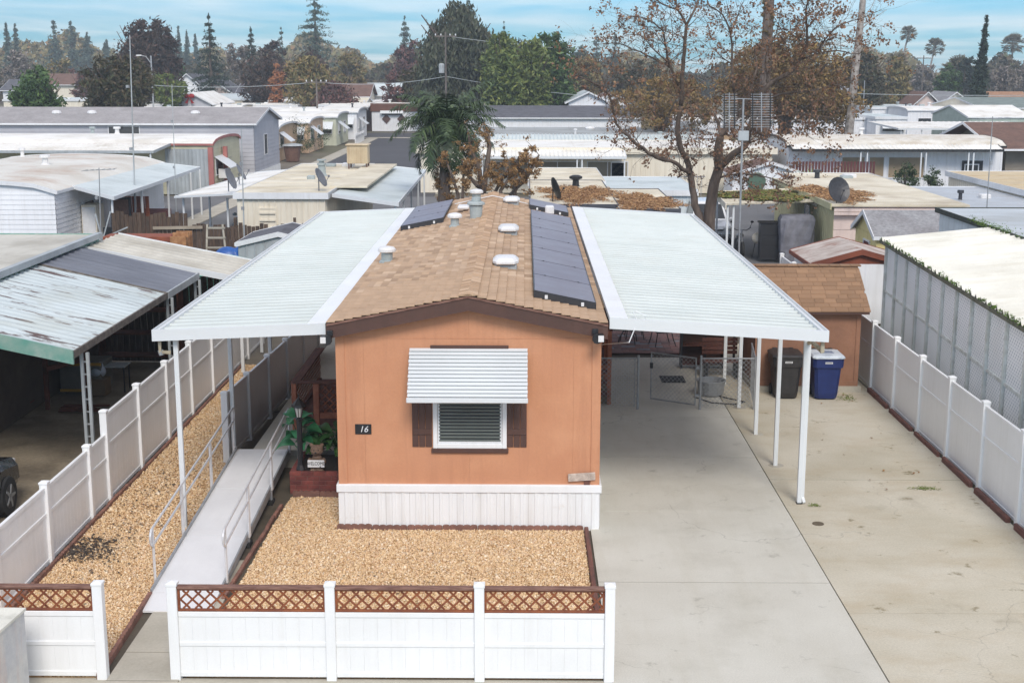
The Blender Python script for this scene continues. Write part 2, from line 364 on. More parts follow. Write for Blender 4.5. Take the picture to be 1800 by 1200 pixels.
frontbed = [(-4.36,16.05),(1.02,16.05),(1.02,21.70),(-3.16,21.70),(-3.2,23.4),(-4.25,23.4),(-4.30,22.4)]
sidebed = [(-7.42,16.02),(-5.46,16.02),(-5.55,18.6),(-5.72,21.5),(-5.78,25.4),(-6.02,25.6),(-5.9,30),(-5.7,34.5),(-7.42,34.5)]
for nm, poly in (('front_gravel_bed', frontbed), ('side_gravel_bed', sidebed)):
    struct('g', MB().prism([(x, y, -.1) for x, y in poly], (0, 0, .085)).build(nm, mt['gravelbase'], None))
o = pebbles([(frontbed, 2500, .0165)], 'golden_gravel', -.014)
tag(o, 'golden tan gravel filling the bed in front of the orange house', 'gravel', kind='stuff')
o = pebbles([([p for p in sidebed[:4]]+[(-7.42,21.5)], 2300, .0165), ([(-7.42,21.5),(-5.72,21.5),(-5.78,25.4),(-6.02,25.6),(-5.9,30),(-5.7,34.5),(-7.42,34.5)], 1200, .021)], 'golden_gravel', -.014)
tag(o, 'golden tan gravel strip between the ramp and the long white fence', 'gravel', kind='stuff')
mt['darkleaf'] = M('dark_soil_patch', rgb(70,62,56), rgb(50,44,42), rough=.95, isl=[rgb(60,52,48), rgb(92,82,74), rgb(40,36,36)])
def litter(name, cx, cy, rx, ry, n, size, mtl, z=0., zfun=None, dense=2):
    q = np.random.randn(n*dense, 2)*.5; rr_ = (q**2).sum(1)**.5; an_ = np.arctan2(q[:,1], q[:,0]); ph = cx*3
    lim = .8+.16*np.sin(an_*3+ph)+.12*np.sin(an_*7+ph*2)+.1*np.sin(an_*13); patch = .5+.5*np.sin(q[:,0]*rx*2.3+ph)*np.sin(q[:,1]*ry*1.7+2)
    keep = (np.random.rand(len(q)) < np.clip((lim+.15-rr_)*3, 0, 1)*(.35+.65*patch)); q = q[keep][:n]; n = len(q)
    V = np.zeros((n, 4, 3)); an = np.random.rand(n)*6.28; s = size*np.random.uniform(.6, 1.4, n)
    for k, (a, b) in enumerate(((-1,-.6),(1,-.6),(1,.6),(-1,.6))):
        V[:,k,0] = (a*np.cos(an)-b*np.sin(an))*s+q[:,0]*rx+cx; V[:,k,1] = (a*np.sin(an)+b*np.cos(an))*s+q[:,1]*ry+cy
        V[:,k,2] = np.random.rand(n)*s*1.1
    V[...,2] += (z if zfun is None else np.vectorize(zfun)(V[...,0], V[...,1]))
    return linkmesh(name, np_mesh(name, V.reshape(-1, 3), np.arange(n*4).reshape(-1, 4), 4, mtl))
c = Zp(140, 968)
tag(litter('bark_mulch_patch', c.x+.1, c.y, .75, .75, 900, .02, mt['darkleaf'], .012), 'dark mulch patch on the golden gravel against the white fence', 'mulch', kind='stuff')

# scalloped edging: one thing per run, each block a part
def scallop_mesh(n=5, w=.6, h=.13, t=.055):
    m = MB(); st = w/n; prof = [(0, -.08)]
    for i in range(n):
        for k in range(5):
            a = math.pi*(1-k/4); prof.append((st*(i+.5)+st*.5*math.cos(a), h-.035+.035*math.sin(a)))
    prof.append((w, -.08))
    pp = []
    for p in prof:
        if not pp or (abs(pp[-1][0]-p[0])+abs(pp[-1][1]-p[1])) > 1e-6: pp.append(p)
    return m.prism([(x, 0, z) for x, z in pp], (0, t, 0)).mesh('edging_block', mt['edger'])
SCM = scallop_mesh()
def edging(a, b, label, h=.62):
    a = Vector((a[0], a[1], 0)); b = Vector((b[0], b[1], 0)); d = b-a; n = max(1, round(d.length/.6)); ang = math.atan2(d.y, d.x)
    r = thing('scalloped_edging', a, label, 'edging', 'red scalloped edging runs')
    for i in range(n):
        p = a+d*(i/n); o = linkmesh('edging_block', SCM, None, r, (p.x, p.y, random.uniform(-.01, .008)))
        o.rotation_euler = (random.uniform(-.04, .04), 0, ang+random.uniform(-.02, .02)); o.scale = (d.length/n/.6*.985, 1, h)
edging((-3.18,21.66), (1.02,21.66), 'red scalloped edging along the foot of the white skirting')
edging((-5.44,15.95), (-5.52,18.7), 'red scalloped edging beside the front path up to the ramp foot')
edging((-4.42,18.6), (-4.32,22.9), 'red scalloped edging beneath the lower side of the ramp', .32)
edging((-4.25,23.50), (-3.25,23.50), 'short red scalloped edging in front of the brick planter box')
edging((-7.40,16.1), (-7.40,34.3), 'long red edging between gravel strip and tall white fence', .5)
edging((-5.98,25.8), (-5.62,34.4), 'red edging on the gravel side of the inner fence', .5)
r = thing('timber_border', (1.03, 16.1, 0), 'brown timber border between front gravel and driveway', 'border')
for i in range(3): bx('timber', mt['timber'], r, 1.03, 1.10, 16.1+i*1.86, 16.1+i*1.86+1.84, -.05, .07, c=.01)
# timbers along the right fence foot, one between each pair of posts
r = thing('timber_border', (8.40, 18, 0), 'dark red timbers lying along the fence foot beside the parking pad', 'border')
for y in (18.15, 20.15, 22.15, 24.15, 26.15, 28.1, 30.05):
    n = random.choice((1, 2))
    for k in range(n):
        L_ = 1.72/n; m = MB().cbox(8.36+random.uniform(-.015, .015), 8.44, y+k*L_, y+(k+1)*L_-.03, -.02, .09+random.uniform(-.01, .02), c=.014); m.build('timber', mt['timber'], r)

tag(litter('dry_debris', -6.6, 22.5, .75, 4.5, 420, .016, mt['darkleaf'], .018), 'sparse dark dry debris scattered down the gravel strip by the ramp', 'debris', kind='stuff')
tag(litter('dry_debris', -1.6, 19.0, 2.6, 2.6, 130, .014, mt['darkleaf'], .02), 'few dark bits of debris scattered over the front gravel', 'debris', kind='stuff')
leafb = M('curled_brown_leaves', rgb(140,104,70), rgb(110,80,54), rough=.85, isl=[rgb(130,92,60), rgb(160,124,82), rgb(96,68,46)])
tag(litter('blown_leaves', 7.3, 27.0, 1.2, 5.5, 22, .024, leafb, .004), 'handful of brown leaves blown along the parking pad by the fence', 'leaves', kind='stuff')
mossp = M('pad_moss', rgb(112,128,60), rgb(90,104,50), rough=.95, isl=[rgb(104,124,54), rgb(140,148,76), rgb(78,92,44)])
c = Zp(1628, 858); tag(litter('moss_tuft', c.x, c.y, .40, .16, 260, .012, mossp, .002), 'yellow green moss tuft in the crack of the parking pad', 'moss', kind='stuff')
c = Zp(1432, 888); tag(litter('moss_tuft', c.x, c.y, .16, .12, 120, .010, mossp, .002), 'small green moss tuft at the foot of the nearest cover post', 'moss', kind='stuff')
c = Zp(1490, 700); tag(litter('moss_tuft', c.x, c.y, .30, .5, 260, .014, mossp, .002), 'green moss on the concrete beside the navy blue bin', 'moss', kind='stuff')
cv_ = Zp(1438, 920); mcov = MB().lathe((cv_.x, cv_.y, -.01), [(.10, 0), (.10, .018), (.085, .022)], n=16).build('valve_cover', M('iron_cover', rgb(104,92,74), rgb(82,74,62), rough=.9), None); tag(mcov, 'small round brown valve cover set in the concrete beside the nearest cover post', 'valve cover')
# ------------------------------------------------------------------ the terracotta home
HX0, HX1, HY0, HY1 = -3.13, 1.27, 21.76, 39.5
RS, RIDX, RIDZ = .204, -.92, 4.08
home = thing('mobile_home', (-.92, HY0, 0), 'terracotta mobile home with tan shingle gable roof and solar panels', 'mobile home')
def rz(x, up=0): return RIDZ-abs(x-RIDX)*RS+up
def wallprism(x0, x1, y0, y1, z0, top):   # end wall panel with sloped top
    m = MB()
    m.hexa([(x0,y0,z0),(x1,y0,z0),(x1,y1,z0),(x0,y1,z0),(x0,y0,top(x0)),(x1,y0,top(x1)),(x1,y1,top(x1)),(x0,y1,top(x0))]); return m
top = lambda x: rz(x)-.10
HZ = .78
for (a, b) in ((HX0, -2.680), (-2.6785, -.921), (-.9195, .826), (.8275, HX1)):
    m = wallprism(a, b, HY0, HY0+.1, HZ, top); m.build('wall_panel', mt['stucco'], home)
m = MB().box(HX0+.003, HX0+.1, HY0+.1, HY1, HZ, 3.5); m.build('wall', mt['stucco'], home)
m = MB().box(HX1-.1, HX1-.003, HY0+.1, HY1, HZ, 3.5); m.build('wall', mt['stucco'], home)
for (a, b) in ((HX0+.1, RIDX), (RIDX, HX1-.1)): wallprism(a, b, HY1-.1, HY1, HZ, top).build('wall', mt['stucco'], home)
# corner boards
for (a, b) in ((HX0-.012, HX0+.135), (HX1-.135, HX1+.012)): wallprism(a, b, HY0-.018, HY0+.002, HZ, lambda x: top(x)-.02).build('corner_board', mt['stucco'], home)
bx('wall_joint', mt['stucco'], home, HX0+.135, HX1-.135, HY0-.006, HY0+.0, 3.30, 3.315)
# skirting: ribbed vinyl panels below a band
prof = [(0,0),(.10,0),(.115,-.012),(.16,-.012),(.175,0),(.27,0),(.285,-.012),(.33,-.012),(.345,0),(.42,0)]
def skirt(x0, x1, y, side='y'):
    n = round((x1-x0)/.42); w = (x1-x0)/n
    for i in range(n):
        m = MB(); pts = [(x0+i*w+p*w/.42*.992, p2) for p, p2 in prof]
        for (a, ya), (b, yb) in zip(pts, pts[1:]):
            if side == 'y': m.quad((a, y+ya, -.05), (b, y+yb, -.05), (b, y+yb, .66), (a, y+ya, .66))
            elif side == 'x+': m.quad((y-ya, a, -.05), (y-yb, b, -.05), (y-yb, b, .66), (y-ya, a, .66))
            else: m.quad((y+ya, b, -.05), (y+yb, a, -.05), (y+yb, a, .66), (y+ya, b, .66))
        m.build('skirting_panel', mt['skirt'], home)
skirt(HX0-.02, HX1+.02, HY0-.03)
skirt(HY0-.03, HY0+12.6, HX1+.02, 'x+'); skirt(HY0-.03, HY0+12.6, HX0-.02, 'x-')
m = MB().box(HX0-.02, HX1+.02, HY0-.02, HY0+.01, -.1, .5); m = MB().cbox(HX0-.05, HX1+.05, HY0-.06, HY0+.02, .645, .785, c=.01); m.build('skirting_band', mt['vinyl'], home)
m = MB().cbox(HX1+.0, HX1+.05, HY0+.02, HY1, .645, .785, c=.01); m.build('skirting_band', mt['vinyl'], home)
m = MB().cbox(HX0-.05, HX0-.0, HY0+.02, HY1, .645, .785, c=.01); m.build('skirting_band', mt['vinyl'], home)
# roof: deck, brown barge boards, drip edge, courses of shingle tabs
EX0, EX1, RY0, RY1 = -3.25, 1.37, 21.52, 39.8
roof = MB()
for s, ex in ((-1, EX0), (1, EX1)):
    a, b = sorted((ex, RIDX)); roof.hexa([(a,RY0+.03,rz(a)-.09),(b,RY0+.03,rz(b)-.09),(b,RY1,rz(b)-.09),(a,RY1,rz(a)-.09),(a,RY0+.03,rz(a)-.03),(b,RY0+.03,rz(b)-.03),(b,RY1,rz(b)-.03),(a,RY1,rz(a)-.03)])
roofo = roof.build('roof', mt['brown'], home)
for ex in (EX0, EX1):
    a, b = sorted((ex, RIDX))
    m = MB().hexa([(a,RY0,rz(a)-.27),(b,RY0,rz(b)-.27),(b,RY0+.04,rz(b)-.27),(a,RY0+.04,rz(a)-.27),(a,RY0,rz(a)-.05),(b,RY0,rz(b)-.05),(b,RY0+.04,rz(b)-.05),(a,RY0+.04,rz(a)-.05)]); m.build('barge_board', mt['brown'], home)
    m = MB().hexa([(a,RY0-.02,rz(a)-.055),(b,RY0-.02,rz(b)-.055),(b,RY0+.03,rz(b)-.055),(a,RY0+.03,rz(a)-.055),(a,RY0-.02,rz(a)-.02),(b,RY0-.02,rz(b)-.02),(b,RY0+.03,rz(b)-.02),(a,RY0+.03,rz(a)-.02)]); m.build('drip_edge', mt['latframe'], home)
    m = MB().hexa([(a,RY0+.04,rz(a)-.13),(b,RY0+.04,rz(b)-.13),(b,HY0+.01,rz(b)-.13),(a,HY0+.01,rz(a)-.13),(a,RY0+.04,rz(a)-.10),(b,RY0+.04,rz(b)-.10),(b,HY0+.01,rz(b)-.10),(a,HY0+.01,rz(a)-.10)]); m.build('soffit', mt['brown'], home)
    e = MB().box(ex-.01 if ex == EX0 else ex-.02, ex+.02 if ex == EX0 else ex+.01, RY0+.04, RY1, rz(ex)-.2, rz(ex)-.03); e.build('fascia', mt['brown'], home)
def tab_piece(x0, x1, ya, yb, za, zb, t=.012):   # a shingle tab between x0,x1 lying on slope
    return [(x0,ya,za-t),(x1,ya,zb-t),(x1,yb,zb-t),(x0,yb,za-t),(x0,ya,za),(x1,ya,zb),(x1,yb,zb),(x0,yb,za)]
def shingle_roof(parent, mtl, ridx, ridz, slope, exs, y0, y1, course=.145, tabw=.32, nobj=300, name='shingle'):
    items = []
    for ex in exs:
        L_ = abs(ex-ridx); nc = int(L_/course); sg = 1 if ex > ridx else -1; cw = L_/nc
        for c in range(nc):
            xo = ridx+sg*L_*(1-c/nc); xi = ridx+sg*L_*(1-(c+1)/nc); off = (c % 2)*tabw/2+random.uniform(-.03, .03)
            y = y0-off
            while y < y1:
                a, b = max(y, y0), min(y+tabw-.016, y1)
                if b-a > .03:
                    zo = ridz-abs(xo-ridx)*slope+.004+random.uniform(0, .003); zi = ridz-abs(xi-ridx)*slope-.006
                    lift = random.uniform(.010, .019)
                    X0, X1, z0, z1 = (xo, xi, zo+lift, zi+.004) if sg < 0 else (xi, xo, zi+.004, zo+lift)
                    items.append((a, tab_piece(X0, X1, a, b, z0, z1)))
                y += tabw
    items.sort(key=lambda q: q[0])
    for a, p in items[:nobj]: MB().hexa(p).build(name, mtl, parent)
    rest = items[nobj:]
    if rest:
        m = MB(); [m.hexa(p) for a, p in rest]; tag(m.build('shingles', mtl, parent), kind='stuff')
shingle_roof(roofo, mt['shingle'], RIDX, RIDZ, RS, (EX0, EX1), RY0-.03, RY1, nobj=290)
# ridge caps
def ridgecaps(parent, mtl, x, z, y0, y1, st=.15, w=.16, sl=.2, nm='ridge_cap'):
    m = MB(); y = y0
    while y < y1:
        for s in (-1, 1):
            a, b = sorted((x, x+s*w)); lz = lambda q: z-abs(q-x)*sl
            m.hexa([(a,y,lz(a)+.012),(b,y,lz(b)+.012),(b,y+st+.03,lz(b)+.004),(a,y+st+.03,lz(a)+.004),(a,y,lz(a)+.032),(b,y,lz(b)+.032),(b,y+st+.03,lz(b)+.022),(a,y+st+.03,lz(a)+.022)])
        y += st
    tag(m.build(nm, mtl, parent), kind='stuff')
ridgecaps(roofo, mt['shingle'], RIDX, RIDZ, RY0-.03, RY1)
# vents on the roof
def mushroom(x, y, r, h, hat, lab):
    z = rz(x); m = MB(); m.lathe((x, y, z-.03), [(r*1.5, 0), (r*1.35, .05), (r*1.02, .07), (r, h)]); v = m.build('roof_vent', mt['ventgrey'], roofo, smooth=False, label=lab)
    MB().lathe((x, y, z-.03+h+.01), [(hat*.8, -.02), (hat, 0), (hat, .05), (hat*.8, .09), (hat*.3, .11)]).build('vent_cap', mt['ventwhite'], roofo, label='white cap of the '+lab)
mushroom(-2.92, 28.15, .12, .24, .19, 'grey vent pipe nearest the eave')
mushroom(-1.70, 32.5, .10, .24, .18, 'small grey mushroom vent beside the solar panels')
mushroom(-1.36, 37.8, .12, .28, .19, 'tall grey vent behind the round flue')
z = rz(-1.24)
MB().lathe((-1.22, 33.5, z-.04), [(.17, 0), (.145, .04), (.17, .36), (.18, .36)], n=16).build('flue', mt['ventgrey'], roofo, label='round blue grey flue collar')
MB().lathe((-1.22, 33.5, z+.33), [(.18, 0), (.225, .01), (.225, .05), (.18, .08), (.11, .09), (.11, .18)], n=16).build('flue_cap', mt['ventgrey'], roofo)
MB().cbox(-1.79, -1.49, 35.6, 36.1, rz(-1.6)+.06, rz(-1.6)+.16, c=.03).build('roof_vent', mt['ventwhite'], roofo, label='low white box vent beside the flue')
for x, y, w in ((-.36, 25.55, .42), (-.37, 30.8, .40), (-.37, 37.7, .40)):
    z = rz(x); m = MB().cbox(x-w/2, x+w/2, y-.30, y+.30, z-.08, z+.07, c=.02); fr = m.build('roof_dome', mt['metalgrey'], roofo)
    m = MB(); pr = []
    oct_ = [(-1,-.55),(-.7,-1),(.7,-1),(1,-.55),(1,.55),(.7,1),(-.7,1),(-1,.55)]
    def ring(k, h): return [(x+a*w*.56*k, y+b*.36*k, z+h) for a, b in oct_]
    rr = [ring(.98,.07), ring(1.05,.09), ring(1.05,.13), ring(.8,.185), ring(.4,.20)]
    vs = [p for q in rr for p in q]; fs = [(i*8+k, i*8+(k+1) % 8, (i+1)*8+(k+1) % 8, (i+1)*8+k) for i in range(4) for k in range(8)]+[tuple(range(32, 40))]
    m.add(vs, fs); m.build('dome_lid', mt['ventwhite'], roofo)
m = MB().tube([(EX0+1.25, 38.25, rz(EX0+1.25)+.03), (RIDX, 38.25, rz(RIDX)+.05), (1.3-1.2, 38.25, rz(.1)+.03)], .014); m.build('conduit', mt['white'], roofo)
# solar arrays
def array(x0, x1, y0, n, pl, sgn, label):
    r = thing('solar_array', (x0, y0, rz((x0+x1)/2)), label, 'solar panels', 'solar arrays on the shingle roof')
    up = .13
    for i in range(n):
        a = y0+i*pl; b = a+pl-.018
        P = lambda x, y, h: (x, y, rz(x)+h)
        m = MB().hexa([P(x0,a,up-.035),P(x1,a,up-.035),P(x1,b,up-.035),P(x0,b,up-.035),P(x0,a,up),P(x1,a,up),P(x1,b,up),P(x0,b,up)]); pn = m.build('solar_panel', mt['dark'], r)
        e = .022; m = MB().hexa([P(x0+e,a+e,up-.01),P(x1-e,a+e,up-.01),P(x1-e,b-e,up-.01),P(x0+e,b-e,up-.01),P(x0+e,a+e,up+.003),P(x1-e,a+e,up+.003),P(x1-e,b-e,up+.003),P(x0+e,b-e,up+.003)]); m.build('cell_sheet', mt['solar'], pn)
        if i:
            for f in (.2, .78):
                x = x0+(x1-x0)*f; MB().box(x-.02, x+.02, a-.035, a+.02, rz(x)+up-.02, rz(x)+up+.012).build('clamp', mt['black'], r)
    for f in (.2, .78):
        x = x0+(x1-x0)*f; m = MB().box(x-.02, x+.02, y0-.05, y0+n*pl+.03, rz(x)+up-.085, rz(x)+up-.04); m.build('rail', mt['dark'], r)
        for y in np.arange(y0+.15, y0+n*pl, 1.2): MB().box(x-.03, x+.03, y-.03, y+.03, rz(x)-.01, rz(x)+up-.08).build('rail_foot', mt['galv'], r)
        MB().box(x-.025, x+.025, y0-.065, y0-.05, rz(x)+up-.10, rz(x)+up-.035).build('rail_end', mt['white'], r)
    m = MB().hexa([P(x0,y0-.02,up-.12),P(x1,y0-.02,up-.12),P(x1,y0,up-.12),P(x0,y0,up-.12),P(x0,y0-.02,up-.02),P(x1,y0-.02,up-.02),P(x1,y0,up-.02),P(x0,y0,up-.02)]); m.build('skirt_strip', mt['dark'], r)
    return r
array(.16, 1.23, 22.56, 7, 1.90, 1, 'long row of seven dark solar panels beside the driveway carport')
array(.13, 1.22, 37.1, 1, 1.85, 1, 'single solar panel at the far end of the roof past the row of seven')
array(-3.16, -2.06, 33.95, 3, 1.62, -1, 'three dark solar panels by the flue on the ramp side of the roof')
MB().cbox(.56, .80, 36.3, 36.6, rz(.68)+.05, rz(.68)+.28, c=.03).build('roof_vent', mt['ventwhite'], roofo, label='white vent standing between two solar arrays')
# window group
win = thing('window', (-.91, HY0, 1.85), None, None); win.parent = home; win.location = Vector((-.91, HY0, 1.85))-WL[home.name]
wy = HY0
m = MB()
for b in ((-1.53,-1.455,1.42,2.95),(-.365,-.29,1.42,2.95),(-1.455,-.365,1.42,1.50),(-1.455,-.365,2.87,2.95)): m.cbox(b[0],b[1],wy-.045,wy+.05,b[2],b[3],c=.008)
m.build('window_frame', mt['vinyl'], win)
m = MB()
for b in ((-1.45,-1.415,1.50,2.87),(-.405,-.37,1.50,2.87),(-1.415,-.405,1.50,1.54),(-1.415,-.405,2.2,2.235)): m.box(b[0],b[1],wy-.03,wy+.03,b[2],b[3])
m.build('sash', mt['white'], win)
bx('pane', mt['pane'], win, -1.45, -.37, wy-.012, wy-.008, 1.5, 2.87)
sl = MB().hexa([(-.52,-.006,-.018),(.52,-.006,-.018),(.52,.006,-.014),(-.52,.006,-.014),(-.52,-.01,.010),(.52,-.01,.010),(.52,.0,.016),(-.52,.0,.016)]).mesh('blind_slat', mt['blind'])
for i in range(22): linkmesh('blind_slat', sl, None, win, (-.91, wy-.026, 1.56+i*.058))
bx('sill', mt['brown'], home, -1.56, -.26, wy-.05, wy, 1.34, 1.42, c=.008)
bx('head_trim', mt['brown'], home, -1.56, -.26, wy-.035, wy, 3.10, 3.19, c=.006)
for x in (-1.88, -.285):
    sh = thing('shutter', (x, wy, 1.5), None, None); sh.parent = home; sh.location = Vector((x, wy, 1.5))-WL[home.name]
    for k in range(3): bx('board', mt['brown'], sh, x+k*.113, x+k*.113+.104, wy-.022, wy, 1.44, 2.92, c=.005)
    for z in (1.66, 2.66): bx('batten', mt['brown'], sh, x+.006, x+.326, wy-.04, wy-.022, z, z+.10, c=.004)
aw = thing('window_awning', (-.92, wy, 2.4), None, None); aw.parent = home; aw.location = Vector((-.92, wy, 2.4))-WL[home.name]
ns = 13; a0 = Vector((0, wy-.02, 3.14)); a1 = Vector((0, wy-.60, 2.44))
for i in range(ns):
    p = a0.lerp(a1, i/ns); q = a0.lerp(a1, (i+.87)/ns); nrm = Vector((0, -.77, .64))
    x0, x1 = -1.905-(i % 2)*.006, .055+(i % 2)*.004
    A, B = p+nrm*.004, q+nrm*.026
    m = MB().hexa([(x0,B.y,B.z-.012),(x1,B.y,B.z-.012),(x1,A.y,A.z-.012),(x0,A.y,A.z-.012),(x0,B.y-.008,B.z),(x1,B.y-.008,B.z),(x1,A.y,A.z),(x0,A.y,A.z)]); m.build('slat', mt['alum'], aw)
MB().hexa([(-1.88,wy-.60,2.40),(.03,wy-.60,2.40),(.03,wy-.03,3.09),(-1.88,wy-.03,3.09),(-1.88,wy-.60,2.41),(.03,wy-.60,2.41),(.03,wy-.03,3.10),(-1.88,wy-.03,3.10)]).build('slat_gap_shade', M('teal_grey_shadow_gap', rgb(112,136,138), rgb(96,120,124), rough=.7), aw)  # backing sheet whose colour paints the shade in the gaps between slats
MB().cbox(-1.92, .065, wy-.635, wy-.60, 2.355, 2.44, c=.008).build('valance', mt['alum'], aw)
for x in (-1.89, .04):
    m = MB().prism([(x, wy-.02, 3.12), (x, wy-.59, 2.43), (x, wy-.59, 2.37), (x, wy-.02, 3.04)], (.012, 0, 0)); m.build('awning_side', mt['alum'], aw)
# house number plate
pl = bx('number_plate', mt['black'], home, -2.845, -2.57, wy-.02, wy, 1.655, 1.83, c=.006)
def text(txt, name, mtl, parent, loc, size, rot=(math.pi/2, 0, 0), ext=.004, shear=0, width=1.0):
    c = bpy.data.curves.new(name, 'FONT'); c.body = txt; c.size = size; c.extrude = ext; c.align_x = 'CENTER'; c.align_y = 'CENTER'; c.shear = shear; c.resolution_u = 3
    o = bpy.data.objects.new('tmp', c); COL.objects.link(o)
    dg = bpy.context.evaluated_depsgraph_get(); me = bpy.data.meshes.new_from_object(o.evaluated_get(dg)); bpy.data.objects.remove(o)
    me.materials.clear(); me.materials.append(mtl)
    me.transform(Matrix.Rotation(rot[2], 4, 'Z') @ Matrix.Rotation(rot[1], 4, 'Y') @ Matrix.Rotation(rot[0], 4, 'X') @ Matrix.Diagonal((width, 1, 1, 1)))
    return linkmesh(name, me, None, parent, loc)
text('16', 'house_number', mt['white'], pl, (-2.70, wy-.024, 1.742), .15, shear=.25)
# corner floodlights
for x, sx in ((1.16, 1), (-3.19, -1)):
    f = thing('floodlight', (x, RY0, rz(x)-.2), None, None); f.parent = home; f.location = Vector((x, RY0, rz(x)-.2))-WL[home.name]
    zc = rz(x)-.2
    MB().cbox(x-.05, x+.05, RY0-.06, RY0, zc-.02, zc+.07, c=.01).build('floodlight_base', mt['black'], f)
    m = MB().lathe((x+sx*.03, RY0-.02, zc-.07), [(.03, .0), (.075, -.05), (.085, -.16), (.08, -.17)], ax=1, n=10); m.build('lamp_head', mt['black'], f)
    m = MB().cbox(x+sx*.09-.05, x+sx*.09+.05, RY0-.20, RY0-.03, zc-.12, zc-.0, c=.02); m.build('lamp_box', mt['black'], f)
    m = MB().quad((x+sx*.09-.045, RY0-.205, zc-.115), (x+sx*.09+.045, RY0-.205, zc-.115), (x+sx*.09+.045, RY0-.205, zc-.01), (x+sx*.09-.045, RY0-.205, zc-.01)); m.build('lamp_lens', mt['ventwhite'], f)
# side door, steps face on the carport side seen dark
bx('side_door', mt['white'], home, HX1, HX1+.04, 28.2, 29.1, .85, 2.85)
# little leaning board sign at corner
w = thing('wooden_board', (1.0, HY0-.1, .79), 'small weathered white board on a peg leaning at the wall corner above the skirting', 'board')
m = MB().cbox(.76, 1.22, HY0-.055, HY0-.03, .865, 1.0, c=.004); o = m.build('plank', M('weathered_white_board', rgb(206,190,176), rgb(150,134,122), rough=.9, sc=9, fine=.25, hi=.7), w); o.rotation_euler = (0, math.radians(-4), 0)
bx('peg', mt['timber'], w, 1.02, 1.12, HY0-.03, HY0-.02, .785, .95)
bx('plinth', mt['darkdirt'], home, HX0+.05, HX1-.05, HY0+.05, HY1-.1, -.1, .6)

# ------------------------------------------------------------------ the two patio covers
def cover(name, xin, xout, zin, zout, y0, y1, posts, label, px, sag=0, npan=56):
    r = thing(name, (px, y0, 0), label, 'carport', 'white aluminium covers along the house')
    s = 1 if xout > xin else -1
    zf = lambda x: zin+(zout-zin)*(x-xin)/(xout-xin)
    w = (y1-y0-.12)/npan
    x0, x1 = xin, xout-s*.12
    for i in range(npan):
        ya = y0+.06+i*w; yb = ya+w-.018
        A, B = sorted((x0, x1)); m = MB(); j = random.uniform(-.002, .002)
        P = [(ya, -.012), (yb-.045, -.012), (yb-.035, .026+j), (yb-.008, .026+j), (yb, -.012)]
        m.hexa([(A,ya,zf(A)-.03),(B,ya,zf(B)-.03),(B,yb,zf(B)-.03),(A,yb,zf(A)-.03),(A,ya,zf(A)-.008),(B,ya,zf(B)-.008),(B,yb,zf(B)-.008),(A,yb,zf(A)-.008)])
        m.hexa([(A,yb-.045,zf(A)-.007),(B,yb-.045,zf(B)-.007),(B,yb-.001,zf(B)-.007),(A,yb-.001,zf(A)-.007),(A,yb-.034,zf(A)+.028+j),(B,yb-.034,zf(B)+.028+j),(B,yb-.012,zf(B)+.028+j),(A,yb-.012,zf(A)+.028+j)])
        m.build('roof_pan', mt['pan'], r)
    def beam(xa, xb, ya, yb, h0, h1, nm, mtl=mt['alum']):
        a, b = sorted((xa, xb)); z = lambda x: zf(x)
        MB().hexa([(a,ya,z(a)+h0),(b,ya,z(b)+h0),(b,yb,z(b)+h0),(a,yb,z(a)+h0),(a,ya,z(a)+h1),(b,ya,z(b)+h1),(b,yb,z(b)+h1),(a,yb,z(a)+h1)]).build(nm, mtl, r)
    beam(xin, xout, y0-.0, y0+.05, -.14, .045, 'fascia'); beam(xin, xout-s*.002, y1-.06, y1, -.14, .06, 'fascia')
    beam(xout-s*.13, xout-s*.10, y0+.055, y1-.065, -.03, .05, 'gutter')
    beam(xout-s*.10, xout-s*.02, y0+.055, y1-.065, .0, .012, 'gutter_floor')
    beam(xout-s*.02, xout+s*.0, y0+.003, y1-.065, -.14, .05, 'gutter_face')
    beam(xin, xin+s*.30, y0+.055, y1-.065, .032, .05, 'flashing', mt['vinyl'])
    beam(px-.04, px+.04, y0+.1, y1-.1, -.16, -.04, 'beam')
    for y in posts:
        zt = zf(px)-.16; m = MB().cbox(px-.04, px+.04, y-.04, y+.04, -.02, zt, c=.006)
        # recessed flutes
        for d in (-.014, .010): m.box(px+d, px+d+.006, y-.043, y-.039, .05, zt)
        m.build('post', mt['alum'], r)
        if abs(y-posts[0]) > .1: MB().lathe((px+.02, y, -.01), [(.16, 0), (.15, .014)], n=12).build('footing_patch', mt['walk'], r)
    return r
cr = cover('patio_cover', 1.40, 5.0, 3.655, 3.44, 21.55, 39.4, [23.17, 25.52, 27.82, 30.13, 32.45, 34.8, 37.1], 'white metal cover over the driveway held on slim white posts', 4.98)
MB().cbox(4.93, 5.03, 23.11, 23.22, .0, .02, c=.004).build('post_foot', mt['black'], cr)
cl = cover('patio_cover', -3.27, -6.14, 3.545, 3.42, 21.55, 40.0, [21.75, 25.75, 29.8, 33.9, 38.0], 'white metal cover over the wheelchair ramp side of the house', -5.80)
beige = M('weathered_downspout', rgb(196,188,166), rgb(150,138,116), rough=.7, sc=6)
m = MB().tube([(4.93, 21.68, 3.28), (4.93, 21.68, 3.12), (5.0, 22.9, 3.05), (5.02, 23.15, 2.95)], .04, n=4); m.build('downspout', beige, cr)
m = MB().tube([(5.045, 23.19, 3.0), (5.045, 23.19, .12), (5.06, 23.1, .03)], .035, n=4); m.build('downspout', mt['alum'], cr)
m = MB().tube([(-6.05, 21.68, 3.25), (-6.05, 21.68, 3.08), (-5.88, 21.70, 3.06)], .035, n=4); m.build('downspout', beige, cl)
m = MB().tube([(-6.05, 21.70, 3.1), (-6.03, 21.7, 3.02)], .05, n=6); m.build('downspout_elbow', mt['galv'], cl)
